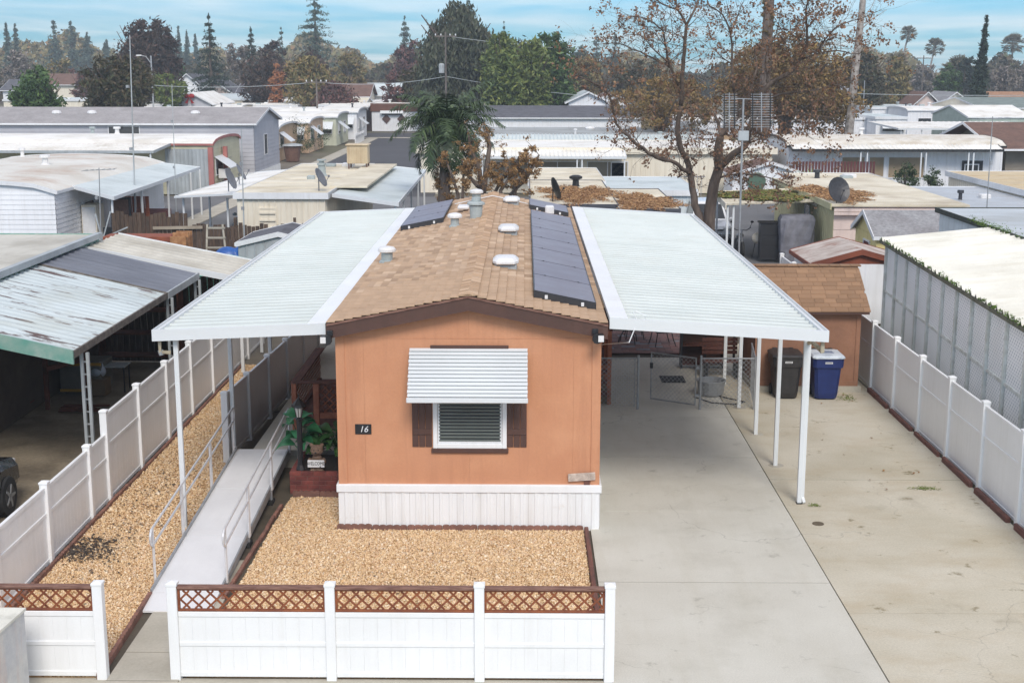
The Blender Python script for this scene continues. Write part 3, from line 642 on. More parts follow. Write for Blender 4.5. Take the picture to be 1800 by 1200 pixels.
MB().box(5.02, 5.07, 22.4, 22.7, 0, 0) if False else None
# bent wire bracket and slack cable on the driveway cover
c = thing('cable_bracket', (1.95, 21.7, 3.64), 'small white wire bracket on the front edge of the driveway cover with a slack cable', 'bracket')
MB().tube([(1.86, 21.75, 3.64), (1.80, 21.75, 3.76), (1.84, 21.72, 3.78), (2.0, 21.72, 3.70), (2.0, 21.75, 3.63)], .008).build('bracket', mt['vinyl'], c)
MB().tube([(1.86, 21.72, 3.64), (1.80, 21.52, 3.50), (1.72, 21.5, 3.3), (1.45, 24.0, 2.75), (1.40, 27.5, 2.0)], .009, n=5).build('cable', mt['white'], c)
# ------------------------------------------------------------------ vinyl fences
def vfence(label, pts, hs, tiers, inward, lattice=False, board=.16, group='white vinyl fences', post_w=.127, name='vinyl_fence', topextra=.09):
    """pts: post centres in order; hs: top height of every bay; tiers: heights of mid rails"""
    r = thing(name, (pts[0][0], pts[0][1], 0), label, 'fence', group)
    bm = {}
    hw = post_w/2
    for i, p in enumerate(pts):
        h = max(hs[min(i, len(hs)-1)], hs[max(i-1, 0)])+topextra
        m = MB().cbox(p[0]-hw, p[0]+hw, p[1]-hw, p[1]+hw, -.1, h-.05, c=.006); po = m.build('post', mt['vinyl'], r)
        k = hw+.008; x, y = p[0], p[1]
        m = MB().cbox(x-k, x+k, y-k, y+k, h-.05, h-.01, c=.006)
        m.add([(x-k+.005, y-k+.005, h-.012), (x+k-.005, y-k+.005, h-.012), (x+k-.005, y+k-.005, h-.012), (x-k+.005, y+k-.005, h-.012), (x, y, h+.012)], [(0,1,4),(1,2,4),(2,3,4),(3,0,4)])
        m.build('post_cap', mt['vinyl'], po)
    for i in range(len(pts)-1):
        a = Vector((pts[i][0], pts[i][1], 0)); b = Vector((pts[i+1][0], pts[i+1][1], 0)); d = (b-a).normalized(); a2 = a+d*hw; b2 = b-d*hw; L_ = (b2-a2).length; n = Vector((-d.y, d.x, 0)); ang = math.atan2(d.y, d.x)
        h = hs[i]
        def seg(z0, z1, t, nm, mtl, u0=0, u1=None, c=.006):
            u1_ = L_ if u1 is None else u1
            key = (round(u1_-u0, 4), round(z1-z0, 4), t, nm)
            if key not in bm: bm[key] = MB().cbox(0, u1_-u0, -t/2, t/2, 0, z1-z0, c=c).mesh(nm, mtl)
            p = a2+d*u0; o = linkmesh(nm, bm[key], None, r, (p.x, p.y, z0)); o.rotation_euler = (0, 0, ang); return o
        ztop = h-(.34 if lattice else 0)
        seg(.02, .09, .05, 'rail', mt['vinyl'])
        for z in tiers(h): seg(z, z+.06, .055, 'rail', mt['vinyl'])
        seg(ztop-.07, ztop, .055, 'rail', mt['vinyl'])
        nb = max(1, round(L_/board)); bw = L_/nb
        for k in range(nb): seg(.06, ztop-.03, .024, 'board', mt['vinyl'], k*bw+.0004, (k+1)*bw-.0004, c=.0016)
        if lattice:
            z0, z1 = ztop+.002, h-.03
            seg(z1, z1+.035, .10, 'lattice_cap', mt['latframe'])
            seg(z0, z0+.03, .045, 'lattice_frame', mt['lattice'])
            seg(z1-.028, z1-.002, .04, 'lattice_frame', mt['lattice'])
            for u in (0, L_-.03): seg(z0+.03, z1-.028, .04, 'lattice_frame', mt['lattice'], u, u+.03)
            st = .155; H_ = z1-z0-.058; zc = z0+.03
            for lay, sg in ((-.008, 1), (.008, -1)):
                u = -H_
                while u < L_:
                    # diagonal strip clipped to the opening
                    ua, ub = u, u+H_; za, zb = 0., H_
                    lo_, hi_ = .03, L_-.03
                    if ua < lo_: za = lo_-ua; ua = lo_
                    if ub > hi_: zb = H_-(ub-hi_); ub = hi_
                    if ub-ua > .03:
                        if sg > 0: p0, p1 = (ua, za), (ub, zb)
                        else: p0, p1 = (ua, H_-za), (ub, H_-zb)
                        q = [a2+d*p0[0]+n*lay, a2+d*p1[0]+n*lay]
                        w = .026; dd = Vector((0, 0, w))
                        P = lambda v, z, s: tuple(v+n*s+Vector((0, 0, zc+z)))
                        t_ = .004
                        A0 = q[0]; B0 = q[1]
                        m = MB().hexa([P(A0, p0[1]-w*.7, -t_), P(B0, p1[1]-w*.7, -t_), P(B0, p1[1]-w*.7, t_), P(A0, p0[1]-w*.7, t_), P(A0, p0[1]+w*.7, -t_), P(B0, p1[1]+w*.7, -t_), P(B0, p1[1]+w*.7, t_), P(A0, p0[1]+w*.7, t_)])
                        m.build('lattice_strip', mt['lattice'], r)
                    u += st
    return r
one = lambda h: (.44,)
vfence('white fence with redwood lattice top across the front gravel bed', [(-4.47,16.0),(-2.46,16.0),(-.56,16.0),(1.10,16.0)], [1.25]*3, one, 1, lattice=True, board=.175, topextra=.06)
vfence('white lattice topped fence piece between the side fence and the front path', [(-7.53,16.0),(-5.42,16.0)], [1.25], one, 1, lattice=True, board=.175, topextra=.06)
mid = lambda h: (h*.62,)
ly = [16.07, 17.97, 20.05, 22.13, 23.13]+[23.13+2.06*(i+1) for i in range(8)]
vfence('long white fence stepping up in height beside the dark neighbour carport', [(-7.53, y) for y in ly], [1.26]*4+[1.62]*8, mid, 1)
ry = [30.0+2.0*(i-8) for i in range(16)]
vfence('long white fence beside the parking pad and brown shed', [(8.52, y) for y in ry], [1.63]*15, mid, -1)
iy = [(-5.93, 25.65), (-5.84, 27.4), (-5.75, 29.2), (-5.66, 31.0), (-5.56, 32.8), (-5.47, 34.6)]
vfence('low white inner fence beside the walkway at the top of the ramp', iy, [1.38]*5, lambda h: (), 1, topextra=.06)

# ------------------------------------------------------------------ wheelchair ramp
rp = thing('wheelchair_ramp', (-5.0, 18.1, 0), 'long aluminium wheelchair ramp with tube handrails on both sides', 'ramp')
RA, RB = Vector((-5.02, 18.10, .02)), Vector((-5.13, 25.30, .36))
def rpt(u, t, h=0):   # u across -.5..+.5 m, t 0..1 along
    p = RA.lerp(RB, t); return (p.x+u, p.y, p.z+h)
hwid = .50
for a, b in ((0, .085), (.085, .39), (.39, .695), (.695, 1.0)):
    b -= .0015
    m = MB().hexa([rpt(-hwid,a,-.03),rpt(hwid,a,-.03),rpt(hwid,b,-.03),rpt(-hwid,b,-.03),rpt(-hwid,a),rpt(hwid,a),rpt(hwid,b),rpt(-hwid,b)])
    dk = m.build('ramp_deck', mt['ramp'], rp)
for s in (-1, 1):
    u0, u1 = sorted((s*hwid, s*(hwid+.03)))
    m = MB().hexa([rpt(u0,.085,-.06),rpt(u1,.085,-.06),rpt(u1,1,-.14),rpt(u0,1,-.14),rpt(u0,.085,.05),rpt(u1,.085,.05),rpt(u1,1,.05),rpt(u0,1,.05)]); m.build('curb_rail', mt['galv'], rp)
    for t in (.39, .695):
        m = MB().box(rpt(s*.52, t)[0]-.05, rpt(s*.52, t)[0]+.05, rpt(0, t)[1]-.12, rpt(0, t)[1]+.12, -.02, .05); m.build('foot_pad', mt['rubber'], rp)
        m = MB().box(rpt(s*.52, t)[0]-.03, rpt(s*.52, t)[0]+.03, rpt(0, t)[1]-.03, rpt(0, t)[1]+.03, .05, rpt(0, t)[2]); m.build('leg', mt['galv'], rp)
tube_m = M('brushed_aluminium_tube', (.74,.74,.745), (.64,.64,.65), rough=.35, metal=.3, sc=8, fine=.05)
for s in (-1, 1):
    u = s*.545; h1, h2 = .86, .60
    hr = thing('handrail', rpt(u, .13), None, None); hr.parent = rp; hr.location = Vector(rpt(u, .13))-WL[rp.name]
    for h in (h1, h2):
        pts = [rpt(u, t, h) for t in (.13, .39, .695, .985)]; MB().tube(pts, .019, n=8).build('rail_tube', tube_m, hr)
    for t0, dt in ((.13, -1), (.985, 1)):
        c = Vector(rpt(u, t0, (h1+h2)/2)); rr = (h1-h2)/2
        if s > 0 and dt > 0: continue
        pts = [c+Vector((0, dt*rr*.8*math.cos(a), rr*math.sin(a))) for a in np.linspace(math.pi/2, -math.pi/2, 9)]
        MB().tube(pts, .019, n=8).build('rail_return', tube_m, hr)
    for t in (.135, .39, .695, .98):
        z0 = .0 if t < .2 else -.02
        for dd in ((-.03, .03) if .2 < t < .9 else (0,)):
            p = rpt(u, t, h1); MB().tube([(p[0], p[1]+dd, rpt(u, t, z0)[2]), (p[0], p[1]+dd, p[2])], .021, n=6).build('rail_post', tube_m, hr)
# walkway side: timber kerb between inner fence and walkway
bx('k', mt['timber'], None, 0, .01, 0, .01, -.5, -.49) if False else None

# ------------------------------------------------------------------ porch with redwood lattice, entry steps rail
po = thing('porch_deck', (-3.9, 26.2, 0), 'brown porch with redwood lattice railings against the house wall', 'porch')
redw = M('terracotta_rail_paint', rgb(176,112,84), rgb(140,84,62), rough=.7, sc=4, fine=.12)
bx('deck', mt['timber'], po, -4.62, -3.16, 26.2, 29.7, .60, .72)
for k in range(9): bx('deck_board', mt['timber'], po, -4.62, -3.16, 26.2+k*.39, 26.2+k*.39+.38, .722, .745)
bx('deck_skirt', mt['darkdirt'], po, -4.58, -3.16, 26.28, 29.6, 0, .60)
def latticepanel(parent, ax, c0, u0, u1, z0, z1, st=.16, w=.026, mtl=None):
    """lattice of separate strips in a plane; ax 'y' = panel facing the camera at y=c0, 'x' = panel at x=c0"""
    P = (lambda u, z, o: (u, c0+o, z)) if ax == 'y' else (lambda u, z, o: (c0+o, u, z))
    H_ = z1-z0
    for lay, sg in ((0, 1), (.012, -1)):
        u = u0-H_
        while u < u1:
            ua, ub, za, zb = u, u+H_, 0., H_
            if ua < u0: za = u0-ua; ua = u0
            if ub > u1: zb = H_-(ub-u1); ub = u1
            if ub-ua > .03:
                q0, q1 = ((ua, z0+za), (ub, z0+zb)) if sg > 0 else ((ua, z1-za), (ub, z1-zb))
                h = w*.7
                m = MB().hexa([P(q0[0],q0[1]-h,lay),P(q1[0],q1[1]-h,lay),P(q1[0],q1[1]-h,lay+.008),P(q0[0],q0[1]-h,lay+.008),P(q0[0],q0[1]+h,lay),P(q1[0],q1[1]+h,lay),P(q1[0],q1[1]+h,lay+.008),P(q0[0],q0[1]+h,lay+.008)])
                m.build('lattice_strip', mtl or mt['lattice'], parent)
            u += st
latticepanel(po, 'y', 26.24, -4.15, -3.16, .86, 1.40)
for b in ((-4.26,-4.14,26.18,26.30,.55,1.47),(-4.70,-4.60,26.20,26.30,.0,1.50)): bx('rail_post', redw, po, *b, c=.01)
bx('bottom_rail', redw, po, -4.14, -3.16, 26.20, 26.28, .74, .86, c=.01); bx('top_rail', mt['timber'], po, -4.70, -3.16, 26.16, 26.32, 1.47, 1.51, c=.01)
latticepanel(po, 'x', -4.64, 26.32, 29.6, .80, 1.42)
bx('top_rail', mt['timber'], po, -4.74, -4.54, 26.34, 29.7, 1.44, 1.48, c=.01)
bx('bottom_rail', mt['timber'], po, -4.69, -4.60, 26.32, 29.6, .72, .80)
bx('stair_shade', mt['timber'], po, -4.6, -3.2, 33.5, 34.2, 1.9, 2.0) if False else None
sr = thing('stair_handrail', (-3.75, 32.0, 0), 'curved grey steel handrail by the porch steps', 'handrail')
MB().tube([(-3.2, 31.2, 1.75), (-3.72, 32.2, 1.38), (-3.85, 32.4, 1.30), (-3.88, 32.42, 1.1), (-3.78, 32.3, 1.0), (-3.2, 31.2, 1.35)], .02, n=6).build('rail_tube', mt['galv'], sr)
MB().tube([(-3.82, 32.35, 1.1), (-3.82, 32.35, .02)], .02, n=6).build('rail_post', mt['galv'], sr)

# ------------------------------------------------------------------ planter box, lamp, bear, plants
brickred = M('red_planter_brick', rgb(128,66,58), rgb(98,50,48), rough=.8, sc=6, fine=.18, fsc=70, bump=.3, objv=.16)
mortar = M('planter_mortar', rgb(110,76,68), None, rough=.9)
pb = thing('planter_box', (-4.30, 23.6, 0), 'low dark red brick planter box at the corner of the house', 'planter')
for (x0, x1, y0, y1) in ((-4.32, -3.20, 23.62, 23.72), (-4.32, -4.22, 23.73, 25.0)):
    bx('planter_wall', mortar, pb, x0+.006, x1-.006, y0+.006, y1-.006, -.05, .40)
    for c in range(5):
        z = c*.083
        if x1-x0 > y1-y0:
            u = x0-(c % 2)*.11
            while u < x1:
                a, b = max(u, x0), min(u+.212, x1)
                if b-a > .03: bx('brick', brickred, pb, a, b, y0, y1, z, z+.075, c=.006)
                u += .222
        else:
            u = y0-(c % 2)*.11
            while u < y1:
                a, b = max(u, y0), min(u+.212, y1)
                if b-a > .03: bx('brick', brickred, pb, x0, x1, a, b, z, z+.075, c=.006)
                u += .222
soil = M('dark_potting_soil', (.02,.015,.012), (.03,.022,.018), rough=.95, sc=20, bump=.5)
bx('soil', soil, pb, -4.22, -3.2, 23.72, 25.0, -.02, .34)
gl = thing('garden_lamp', (-4.15, 23.85, .34), 'black garden lamp post with a white glass lantern in the planter', 'lamp')
MB().lathe((-4.15, 23.85, .34), [(.10, 0), (.09, .06), (.055, .14), (.05, .2), (.05, .98), (.075, 1.02), (.03, 1.06)], n=8).build('lamp_post', mt['black'], gl)
MB().lathe((-4.15, 23.85, 1.40), [(.05, 0), (.085, .20)], n=6).build('lantern_glass', glass('frosted_glass', (.6,.6,.57), .3), gl)
MB().lathe((-4.15, 23.85, 1.60), [(.14, -.01), (.13, .03), (.06, .11), (.015, .16), (.012, .22)], n=6).build('lantern_roof', mt['black'], gl)
m = MB(); [m.tube([(-4.15+.052*math.cos(a), 23.85+.052*math.sin(a), 1.40), (-4.15+.092*math.cos(a), 23.85+.092*math.sin(a), 1.60)], .008, n=4) for a in (0.5, 1.55, 2.6, 3.65, 4.7, 5.75)]; m.build('lantern_bars', mt['black'], gl)
# bear statue holding a welcome board
bearm = M('brown_bear_resin', rgb(136,112,94), rgb(104,84,70), rough=.85, sc=30, fine=.3, fsc=120, bump=.8, bsc=140)
bs = thing('bear_statue', (-3.84, 23.86, .34), 'small brown bear figurine holding a white WELCOME sign in the planter', 'figurine')
bx0, by0 = -3.84, 23.86
def blob(parts, name, mtl, parent, vox=.012):
    m = MB(); [m.ball(c, r, 12, 8) for c, r in parts]
    o = m.build(name, mtl, parent, smooth=True); md = o.modifiers.new('remesh', 'REMESH'); md.mode = 'VOXEL'; md.voxel_size = vox; md.use_smooth_shade = True
    s = o.modifiers.new('smooth', 'SMOOTH'); s.iterations = 4; return o
blob([((bx0,by0,.46),(.13,.11,.15)), ((bx0,by0-.01,.76),(.125,.11,.11)), ((bx0-.10,by0,.86),(.04,.022,.04)), ((bx0+.10,by0,.86),(.04,.022,.04)), ((bx0,by0-.11,.735),(.05,.05,.038)),
      ((bx0-.13,by0-.05,.56),(.045,.07,.07)), ((bx0+.13,by0-.05,.56),(.045,.07,.07)), ((bx0-.08,by0-.08,.38),(.055,.07,.05)), ((bx0+.08,by0-.08,.38),(.055,.07,.05)), ((bx0,by0,.62),(.09,.08,.06))], 'body', bearm, bs)
for dx in (-.04, .04): MB().ball((bx0+dx, by0-.105, .785), .013, 8, 5).build('eye', mt['black'], bs)
MB().ball((bx0, by0-.16, .75), (.021, .014, .017), 8, 5).build('nose', mt['black'], bs)
bd = MB().cbox(bx0-.155, bx0+.155, by0-.155, by0-.135, .47, .61, c=.006).build('welcome_board', mt['white'], bs)
text('WELCOME', 'lettering', mt['black'], bd, (bx0, by0-.158, .545), .09, width=.74, ext=.002)
MB().box(bx0+.07, bx0+.09, by0-.162, by0-.155, .475, .495).build('painted_mark', mt['black'], bd)
# leafy plants built from separate big leaves
leafg = M('broad_green_leaf', rgb(70,150,100), rgb(44,112,68), rough=.5, sc=8, fine=.1, objv=.25)
leafd = M('deep_green_leaf', rgb(40,82,44), rgb(26,58,32), rough=.5, sc=8, fine=.1, objv=.3, isl=[rgb(34,74,36), rgb(66,110,52), rgb(24,52,28)])
def leafmesh(L_, W_, mtl, name='leaf'):
    m = MB(); n = 5; vs = []; fs = []
    for i in range(n+1):
        t = i/n; w = W_*math.sin(math.pi*min(max(t, .04), .97)**.8)/2; z = L_*.18*math.sin(t*math.pi*.9)-L_*.2*t*t
        vs += [(-w, L_*t, z+w*.3), (0, L_*t, z), (w, L_*t, z+w*.3)]
    for i in range(n): fs += [(3*i, 3*i+1, 3*i+4, 3*i+3), (3*i+1, 3*i+2, 3*i+5, 3*i+4)]
    return m.add(vs, fs).mesh(name, mtl, True)
def leafyplant(loc, label, n, L_, W_, hgt, mtl, group=None, cat='plant', name='leafy_plant', up=.5, minr=.0):
    r = thing(name, loc, label, cat, group); lm = leafmesh(L_, W_, mtl); stem = MB(); x, y, z = loc
    for i in range(n):
        a = i*2.4+random.uniform(-.3, .3); f = (i+1)/n; h = z+hgt*(.3+.7*random.random()); rr = L_*random.uniform(minr, .5)
        p = Vector((x+math.cos(a)*rr, y+math.sin(a)*rr, h)); stem.tube([(x, y, z), (x+math.cos(a)*rr*.3, y+math.sin(a)*rr*.3, z+(h-z)*.6), p], .008, n=4)
        o = linkmesh('leaf', lm, None, r, p); o.rotation_euler = (random.uniform(-.3, up), random.uniform(-.4, .4), a-math.pi/2); s = random.uniform(.75, 1.2); o.scale = (s, s, s)
    stem.build('stem', leafd if mtl is leafg else mtl, r); return r

leafyplant((-4.28, 24.72, .34), 'broad bright green leafy plant behind the black garden lamp', 17, .34, .30, .85, leafg, up=.3)
leafyplant((-3.62, 24.85, .34), 'dark green leafy plant behind the bear figurine', 26, .28, .17, .55, leafd)
leafyplant((-4.0, 25.0, .2), 'second deep green plant growing at the back of the planter below the porch lattice', 30, .30, .2, .7, leafd)
tp = thing('topiary_bush', (-3.32, 24.0, .34), 'small round green bush in a white pot beside the house corner', 'bush')
MB().lathe((-3.32, 24.0, .34), [(.10, 0), (.14, .2), (.15, .2)], n=14).build('pot', mt['white'], tp)
def leafcloud(name, mtl, parent, blobs, n, size, clump=.25, nc=None, at=None, flat=0., shell=.55, aspect=.7, droop=0.):
    """n leaf-sized faces gathered in clumps through ellipsoids: blobs [(centre,(rx,ry,rz))]"""
    B = [(np.array(c, float), np.array(r if isinstance(r, (tuple, list)) else (r, r, r), float)) for c, r in blobs]
    vol = np.array([np.prod(r)**(2/3) for c, r in B]); pr = vol/vol.sum()
    nc = nc or max(8, n//45); k = np.random.choice(len(B), nc, p=pr)
    d = np.random.randn(nc, 3); d /= np.linalg.norm(d, axis=1)[:, None]; rad = (shell+(1-shell)*np.random.rand(nc)**.6)[:, None]
    C_ = np.array([B[i][0] for i in k])+d*rad*np.array([B[i][1] for i in k])
    rs = np.array([B[i][1].mean() for i in k])*clump*np.random.uniform(.6, 1.5, nc)
    j = np.random.randint(0, nc, n); p = C_[j]+np.random.randn(n, 3)*rs[j][:, None]*np.array([1, 1, .75])*.6
    s = size*np.random.uniform(.6, 1.4, n)
    a = np.random.randn(n, 3); a /= np.linalg.norm(a, axis=1)[:, None]; a[:, 2] -= droop; a /= np.linalg.norm(a, axis=1)[:, None]
    b = np.random.randn(n, 3); b -= a*(a*b).sum(1)[:, None]; b /= np.linalg.norm(b, axis=1)[:, None]
    V = np.stack([p-a*s[:, None], p+b*(s*aspect*.5)[:, None], p+a*s[:, None], p-b*(s*aspect*.5)[:, None]], 1).reshape(-1, 3)
    w = Vector(at) if at is not None else wloc(parent)
    return linkmesh(name, np_mesh(name, V-np.array(w), np.arange(n*4).reshape(-1, 4), 4, mtl), None, parent, w)
leafcloud('foliage', M('bush_leaf', rgb(74,112,48), rgb(46,78,36), rough=.6, isl=[rgb(50,84,38), rgb(96,136,60), rgb(38,62,32)]), tp, [((-3.32,24.0,.74),(.18,.18,.22))], 1500, .02, shell=.3)

# ------------------------------------------------------------------ utility pedestal in the foreground corner
rustw = M('rust_stained_white_box', rgb(208,206,200), rgb(196,196,196), rough=.7, sc=2, fine=.1, streak=(rgb(206,160,134), .6, (5, 5, .5)), stain=(rgb(160,162,168), .5, 3, .5, .7))
ub = thing('utility_box', (-6.75, 14.9, 0), 'weathered white utility box with orange stains standing in front of the fence', 'utility box')
m = MB().prism([(-7.6,14.3,-.1),(-6.22,14.32,-.1),(-6.13,15.36,-.1),(-7.6,15.4,-.1)], (0,0,1.27)); m.build('box', rustw, ub)
m = MB().prism([(-7.63,14.28,1.17),(-6.20,14.30,1.17),(-6.11,15.38,1.17),(-7.63,15.42,1.17)], (0,0,.035)); m.build('lid', M('box_lid', rgb(226,224,212), rgb(206,204,194), rough=.7, sc=3, stain=(rgb(170,168,150), .5, 4, .5, .7)), ub)

# ------------------------------------------------------------------ shed and bins
sx0, sx1, sy0, sy1 = 5.6, 8.10, 31.75, 34.2
shd = thing('garden_shed', (sx0, sy0, 0), 'brown painted garden shed with brown shingle roof behind the two wheeled bins', 'shed')
shedm = M('brown_shed_paint', rgb(152,110,86), rgb(136,98,76), rough=.8, sc=2, fine=.12, fsc=16, bump=.2, streak=(rgb(128,88,66), .35))
bx('base', mt['walk'], shd, sx0-.05, sx1+.08, sy0-.1, sy1, -.05, .14)
bx('wall', shedm, shd, sx0, sx1, sy0, sy0+.06, .14, 2.06)
for x in (sx0, sx1-.06):
    MB().prism([(x, sy0+.061, .14), (x, sy1, .14), (x, sy1, 2.05), (x, (sy0+sy1)/2, 2.78), (x, sy0+.061, 2.05)], (.06, 0, 0)).build('wall', shedm, shd)
bx('wall', shedm, shd, sx0+.06, sx1-.06, sy1-.06, sy1, .14, 2.06)
for b in ((sx0-.01, sx0+.09, sy0-.02, sy0-.001, .14, 2.0), (sx1-.09, sx1+.012, sy0-.02, sy0-.001, .14, 2.0), (sx0+.09, sx1-.09, sy0-.02, sy0-.001, .14, .27)): bx('trim', shedm, shd, *b)
for y in (sy0+.0, ): bx('corner_trim', mt['brown'], shd, sx1, sx1+.02, sy0, sy0+.1, .14, 2.0)
rfy0, rfy1, rc, rzt, rze = sy0-.22, sy1+.1, (sy0+sy1)/2, 2.92, 2.02
def shedz(y): return rze+(rzt-rze)*(y-rfy0)/(rc-rfy0) if y < rc else rzt-(rzt-rze)*(y-rc)/(rfy1-rc)
rfo = MB()
for a, b in ((rfy0, rc), (rc, rfy1)): rfo.hexa([(sx0-.12,a,shedz(a)-.08),(sx1+.16,a,shedz(a)-.08),(sx1+.16,b,shedz(b)-.08),(sx0-.12,b,shedz(b)-.08),(sx0-.12,a,shedz(a)-.01),(sx1+.16,a,shedz(a)-.01),(sx1+.16,b,shedz(b)-.01),(sx0-.12,b,shedz(b)-.01)])
rfo = rfo.build('roof', mt['brown'], shd)
nc = 11
for c in range(nc):
    a = rfy0-.02+(rc-rfy0)*c/nc; b = rfy0+(rc-rfy0)*(c+1)/nc+.02; x = sx0-.14-(c % 3)*.11
    while x < sx1+.17:
        w_ = random.choice((.22, .3, .36)); x0, x1 = max(x, sx0-.14), min(x+w_-.006, sx1+.18)
        if x1-x0 > .03:
            z0, z1 = rze+(rzt-rze)*(a-rfy0)/(rc-rfy0), rze+(rzt-rze)*(b-rfy0)/(rc-rfy0); l = random.uniform(.016, .024)
            MB().hexa([(x0,a,z0-.005),(x1,a,z0-.005),(x1,b,z1-.012),(x0,b,z1-.012),(x0,a,z0+l),(x1,a,z0+l),(x1,b,z1+.004),(x0,b,z1+.004)]).build('shingle', mt['shingle_b'], rfo)
        x += w_
for i in range(11): bx('ridge_cap', mt['shingle_b'], rfo, sx0-.14+i*.262, sx0-.14+i*.262+.255, rc-.11, rc+.11, rzt-.02, rzt+.02, c=.008)
def bin_(x, y, bodym, lidm, lab, lidtop, sc_=1.0):
    r = thing('wheeled_bin', (x, y, 0), lab, 'bin', 'wheeled bins in front of the brown shed')
    def ring(w, d, z, yo=0, c=.07):
        return [(x-w+c, y-d+yo, z), (x+w-c, y-d+yo, z), (x+w, y-d+c+yo, z), (x+w, y+d-c+yo, z), (x+w-c, y+d+yo, z), (x-w+c, y+d+yo, z), (x-w, y+d-c+yo, z), (x-w, y-d+c+yo, z)]
    def loft(rings, nm, mtl):
        vs = [p for q in rings for p in q]; n = 8; fs = [(i*n+k, i*n+(k+1) % n, (i+1)*n+(k+1) % n, (i+1)*n+k) for i in range(len(rings)-1) for k in range(n)]+[tuple(range(7, -1, -1)), tuple(range(len(vs)-8, len(vs)))]
        return MB().add(vs, fs).build(nm, mtl, r)
    loft([ring(.25,.27,.03), ring(.27,.30,.15), ring(.315,.36,.80), ], 'body', bodym)
    loft([ring(.345,.39,.79), ring(.355,.40,.82), ring(.365,.41,1.0), ring(.37,.42,1.02)], 'collar', bodym)
    loft([ring(.38,.44,1.022), ring(.385,.445,1.05), ring(.35,.40,1.09), ring(.2,.25,1.105)], 'lid', lidm)
    for s in (-1, 1): MB().lathe((x+s*.27, y+.30, .13), [(.13, -.03), (.13, .03)], n=16, ax=0).build('wheel', mt['rubber'], r)
    MB().tube([(x-.22, y+.44, 1.0), (x-.22, y+.50, 1.07), (x+.22, y+.50, 1.07), (x+.22, y+.44, 1.0)], .018, n=6).build('handle', mt['black'], r)
    for s in (-.2, .2): MB().cbox(x+s-.05, x+s+.05, y+.38, y+.46, 1.05, 1.11, c=.01).build('hinge', mt['black'], r)
    lb = MB().box(x-.085, x+.085, y-.412, y-.405, .90, .945).build('label_plate', mt['white'], r)
    for k in range(6): MB().box(x-.07+k*.024, x-.055+k*.024, y-.416, y-.413, .912, .934).build('label_mark', mt['dark'], lb)
    MB().hexa([(x-.16,y-.26,1.085),(x+.18,y-.26,1.085),(x+.16,y+.1,1.10),(x-.12,y+.1,1.10),(x-.16,y-.26,1.102),(x+.18,y-.26,1.102),(x+.16,y+.1,1.112),(x-.12,y+.1,1.112)]).build('lid_panel', lidtop, r)
    return r
blk = M('charcoal_bin_plastic', (.022,.020,.020), (.035,.032,.032), rough=.5, sc=6, fine=.1)
blu = M('navy_bin_plastic', rgb(22,38,92), rgb(26,46,104), rough=.5, sc=6, fine=.1)
lidg = M('pale_blue_lid', rgb(206,214,220), rgb(180,190,200), rough=.55, sc=5, stain=(rgb(110,120,140), .5, 5, .5, .7))
bin_(6.24, 31.22, blk, blk, 'charcoal wheeled bin with a dark lid in front of the brown shed', blk)
bin_(7.17, 31.16, blu, lidg, 'navy blue wheeled bin with a pale lid in front of the brown shed', M('lid_print', rgb(92,108,140), rgb(150,160,176), rough=.6, sc=14))
# ------------------------------------------------------------------ chain link fence and gate under the cover
def chain(parent, a, b, z0, z1, nm='chain_link_mesh', s=.075, r=.0042):
    a = Vector((a[0], a[1], 0)); b = Vector((b[0], b[1], 0)); L_ = (b-a).length; d = (b-a).normalized(); n = Vector((-d.y, d.x, 0)); H_ = z1-z0; m = MB()
    for sg in (1, -1):
        u = -H_
        while u < L_:
            ua, ub, za, zb = u, u+H_, 0., H_
            if ua < 0: za = -ua; ua = 0
            if ub > L_: zb = H_-(ub-L_); ub = L_
            if ub > ua+.02:
                q0 = a+d*ua; q1 = a+d*ub; zz0, zz1 = (z0+za, z0+zb) if sg > 0 else (z1-za, z1-zb)
                m.tube([(q0.x, q0.y, zz0), (q1.x, q1.y, zz1)], r, n=3, cap=False)
            u += s*1.414
    return tag(m.build(nm, mt['galv'], parent), kind='stuff')
cf = thing('chain_link_fence', (1.35, 30.0, 0), 'grey chain link fence across the driveway under the cover', 'fence')
def pipe(parent, pts, r=.022, nm='fence_post', n=8): return MB().tube(pts, r, n=n).build(nm, mt['galv'], parent)
pipe(cf, [(2.62, 29.95, 0), (2.62, 29.95, 1.27)], .03); pipe(cf, [(1.30, 29.95, 1.2), (2.6, 29.95, 1.2)], .018, 'top_rail'); chain(cf, (1.30, 29.95), (2.6, 29.95), .05, 1.2)
pipe(cf, [(2.54, 29.95, .05), (2.54, 29.95, 1.2)], .010, 'tension_bar')
pipe(cf, [(4.05, 29.93, 0), (4.05, 29.93, 1.27)], .03); pipe(cf, [(5.30, 29.95, 0), (5.30, 29.95, 1.25)], .03)
pipe(cf, [(4.07, 29.95, 1.2), (5.28, 29.95, 1.2)], .018, 'top_rail'); chain(cf, (4.07, 29.95), (5.28, 29.95), .05, 1.2)
pipe(cf, [(5.30, 29.97, 1.2), (5.50, 31.7, 1.2)], .018, 'top_rail'); chain(cf, (5.30, 29.97), (5.50, 31.7), .05, 1.2)
gt = thing('chain_link_gate', (3.95, 30.0, 0), 'half open chain link gate standing ajar on its post', 'gate')
ga, gb = (3.95, 30.02), (2.98, 30.62)
for p in (ga, gb): pipe(gt, [(p[0], p[1], .08), (p[0], p[1], 1.2)], .018, 'gate_frame')
for z in (.09, 1.19): pipe(gt, [(ga[0], ga[1], z), (gb[0], gb[1], z)], .018, 'gate_frame')
chain(gt, ga, gb, .1, 1.18)
for z in (.3, .95): MB().box(3.94, 4.03, 29.93, 30.02, z, z+.05).build('hinge', mt['galv'], gt)
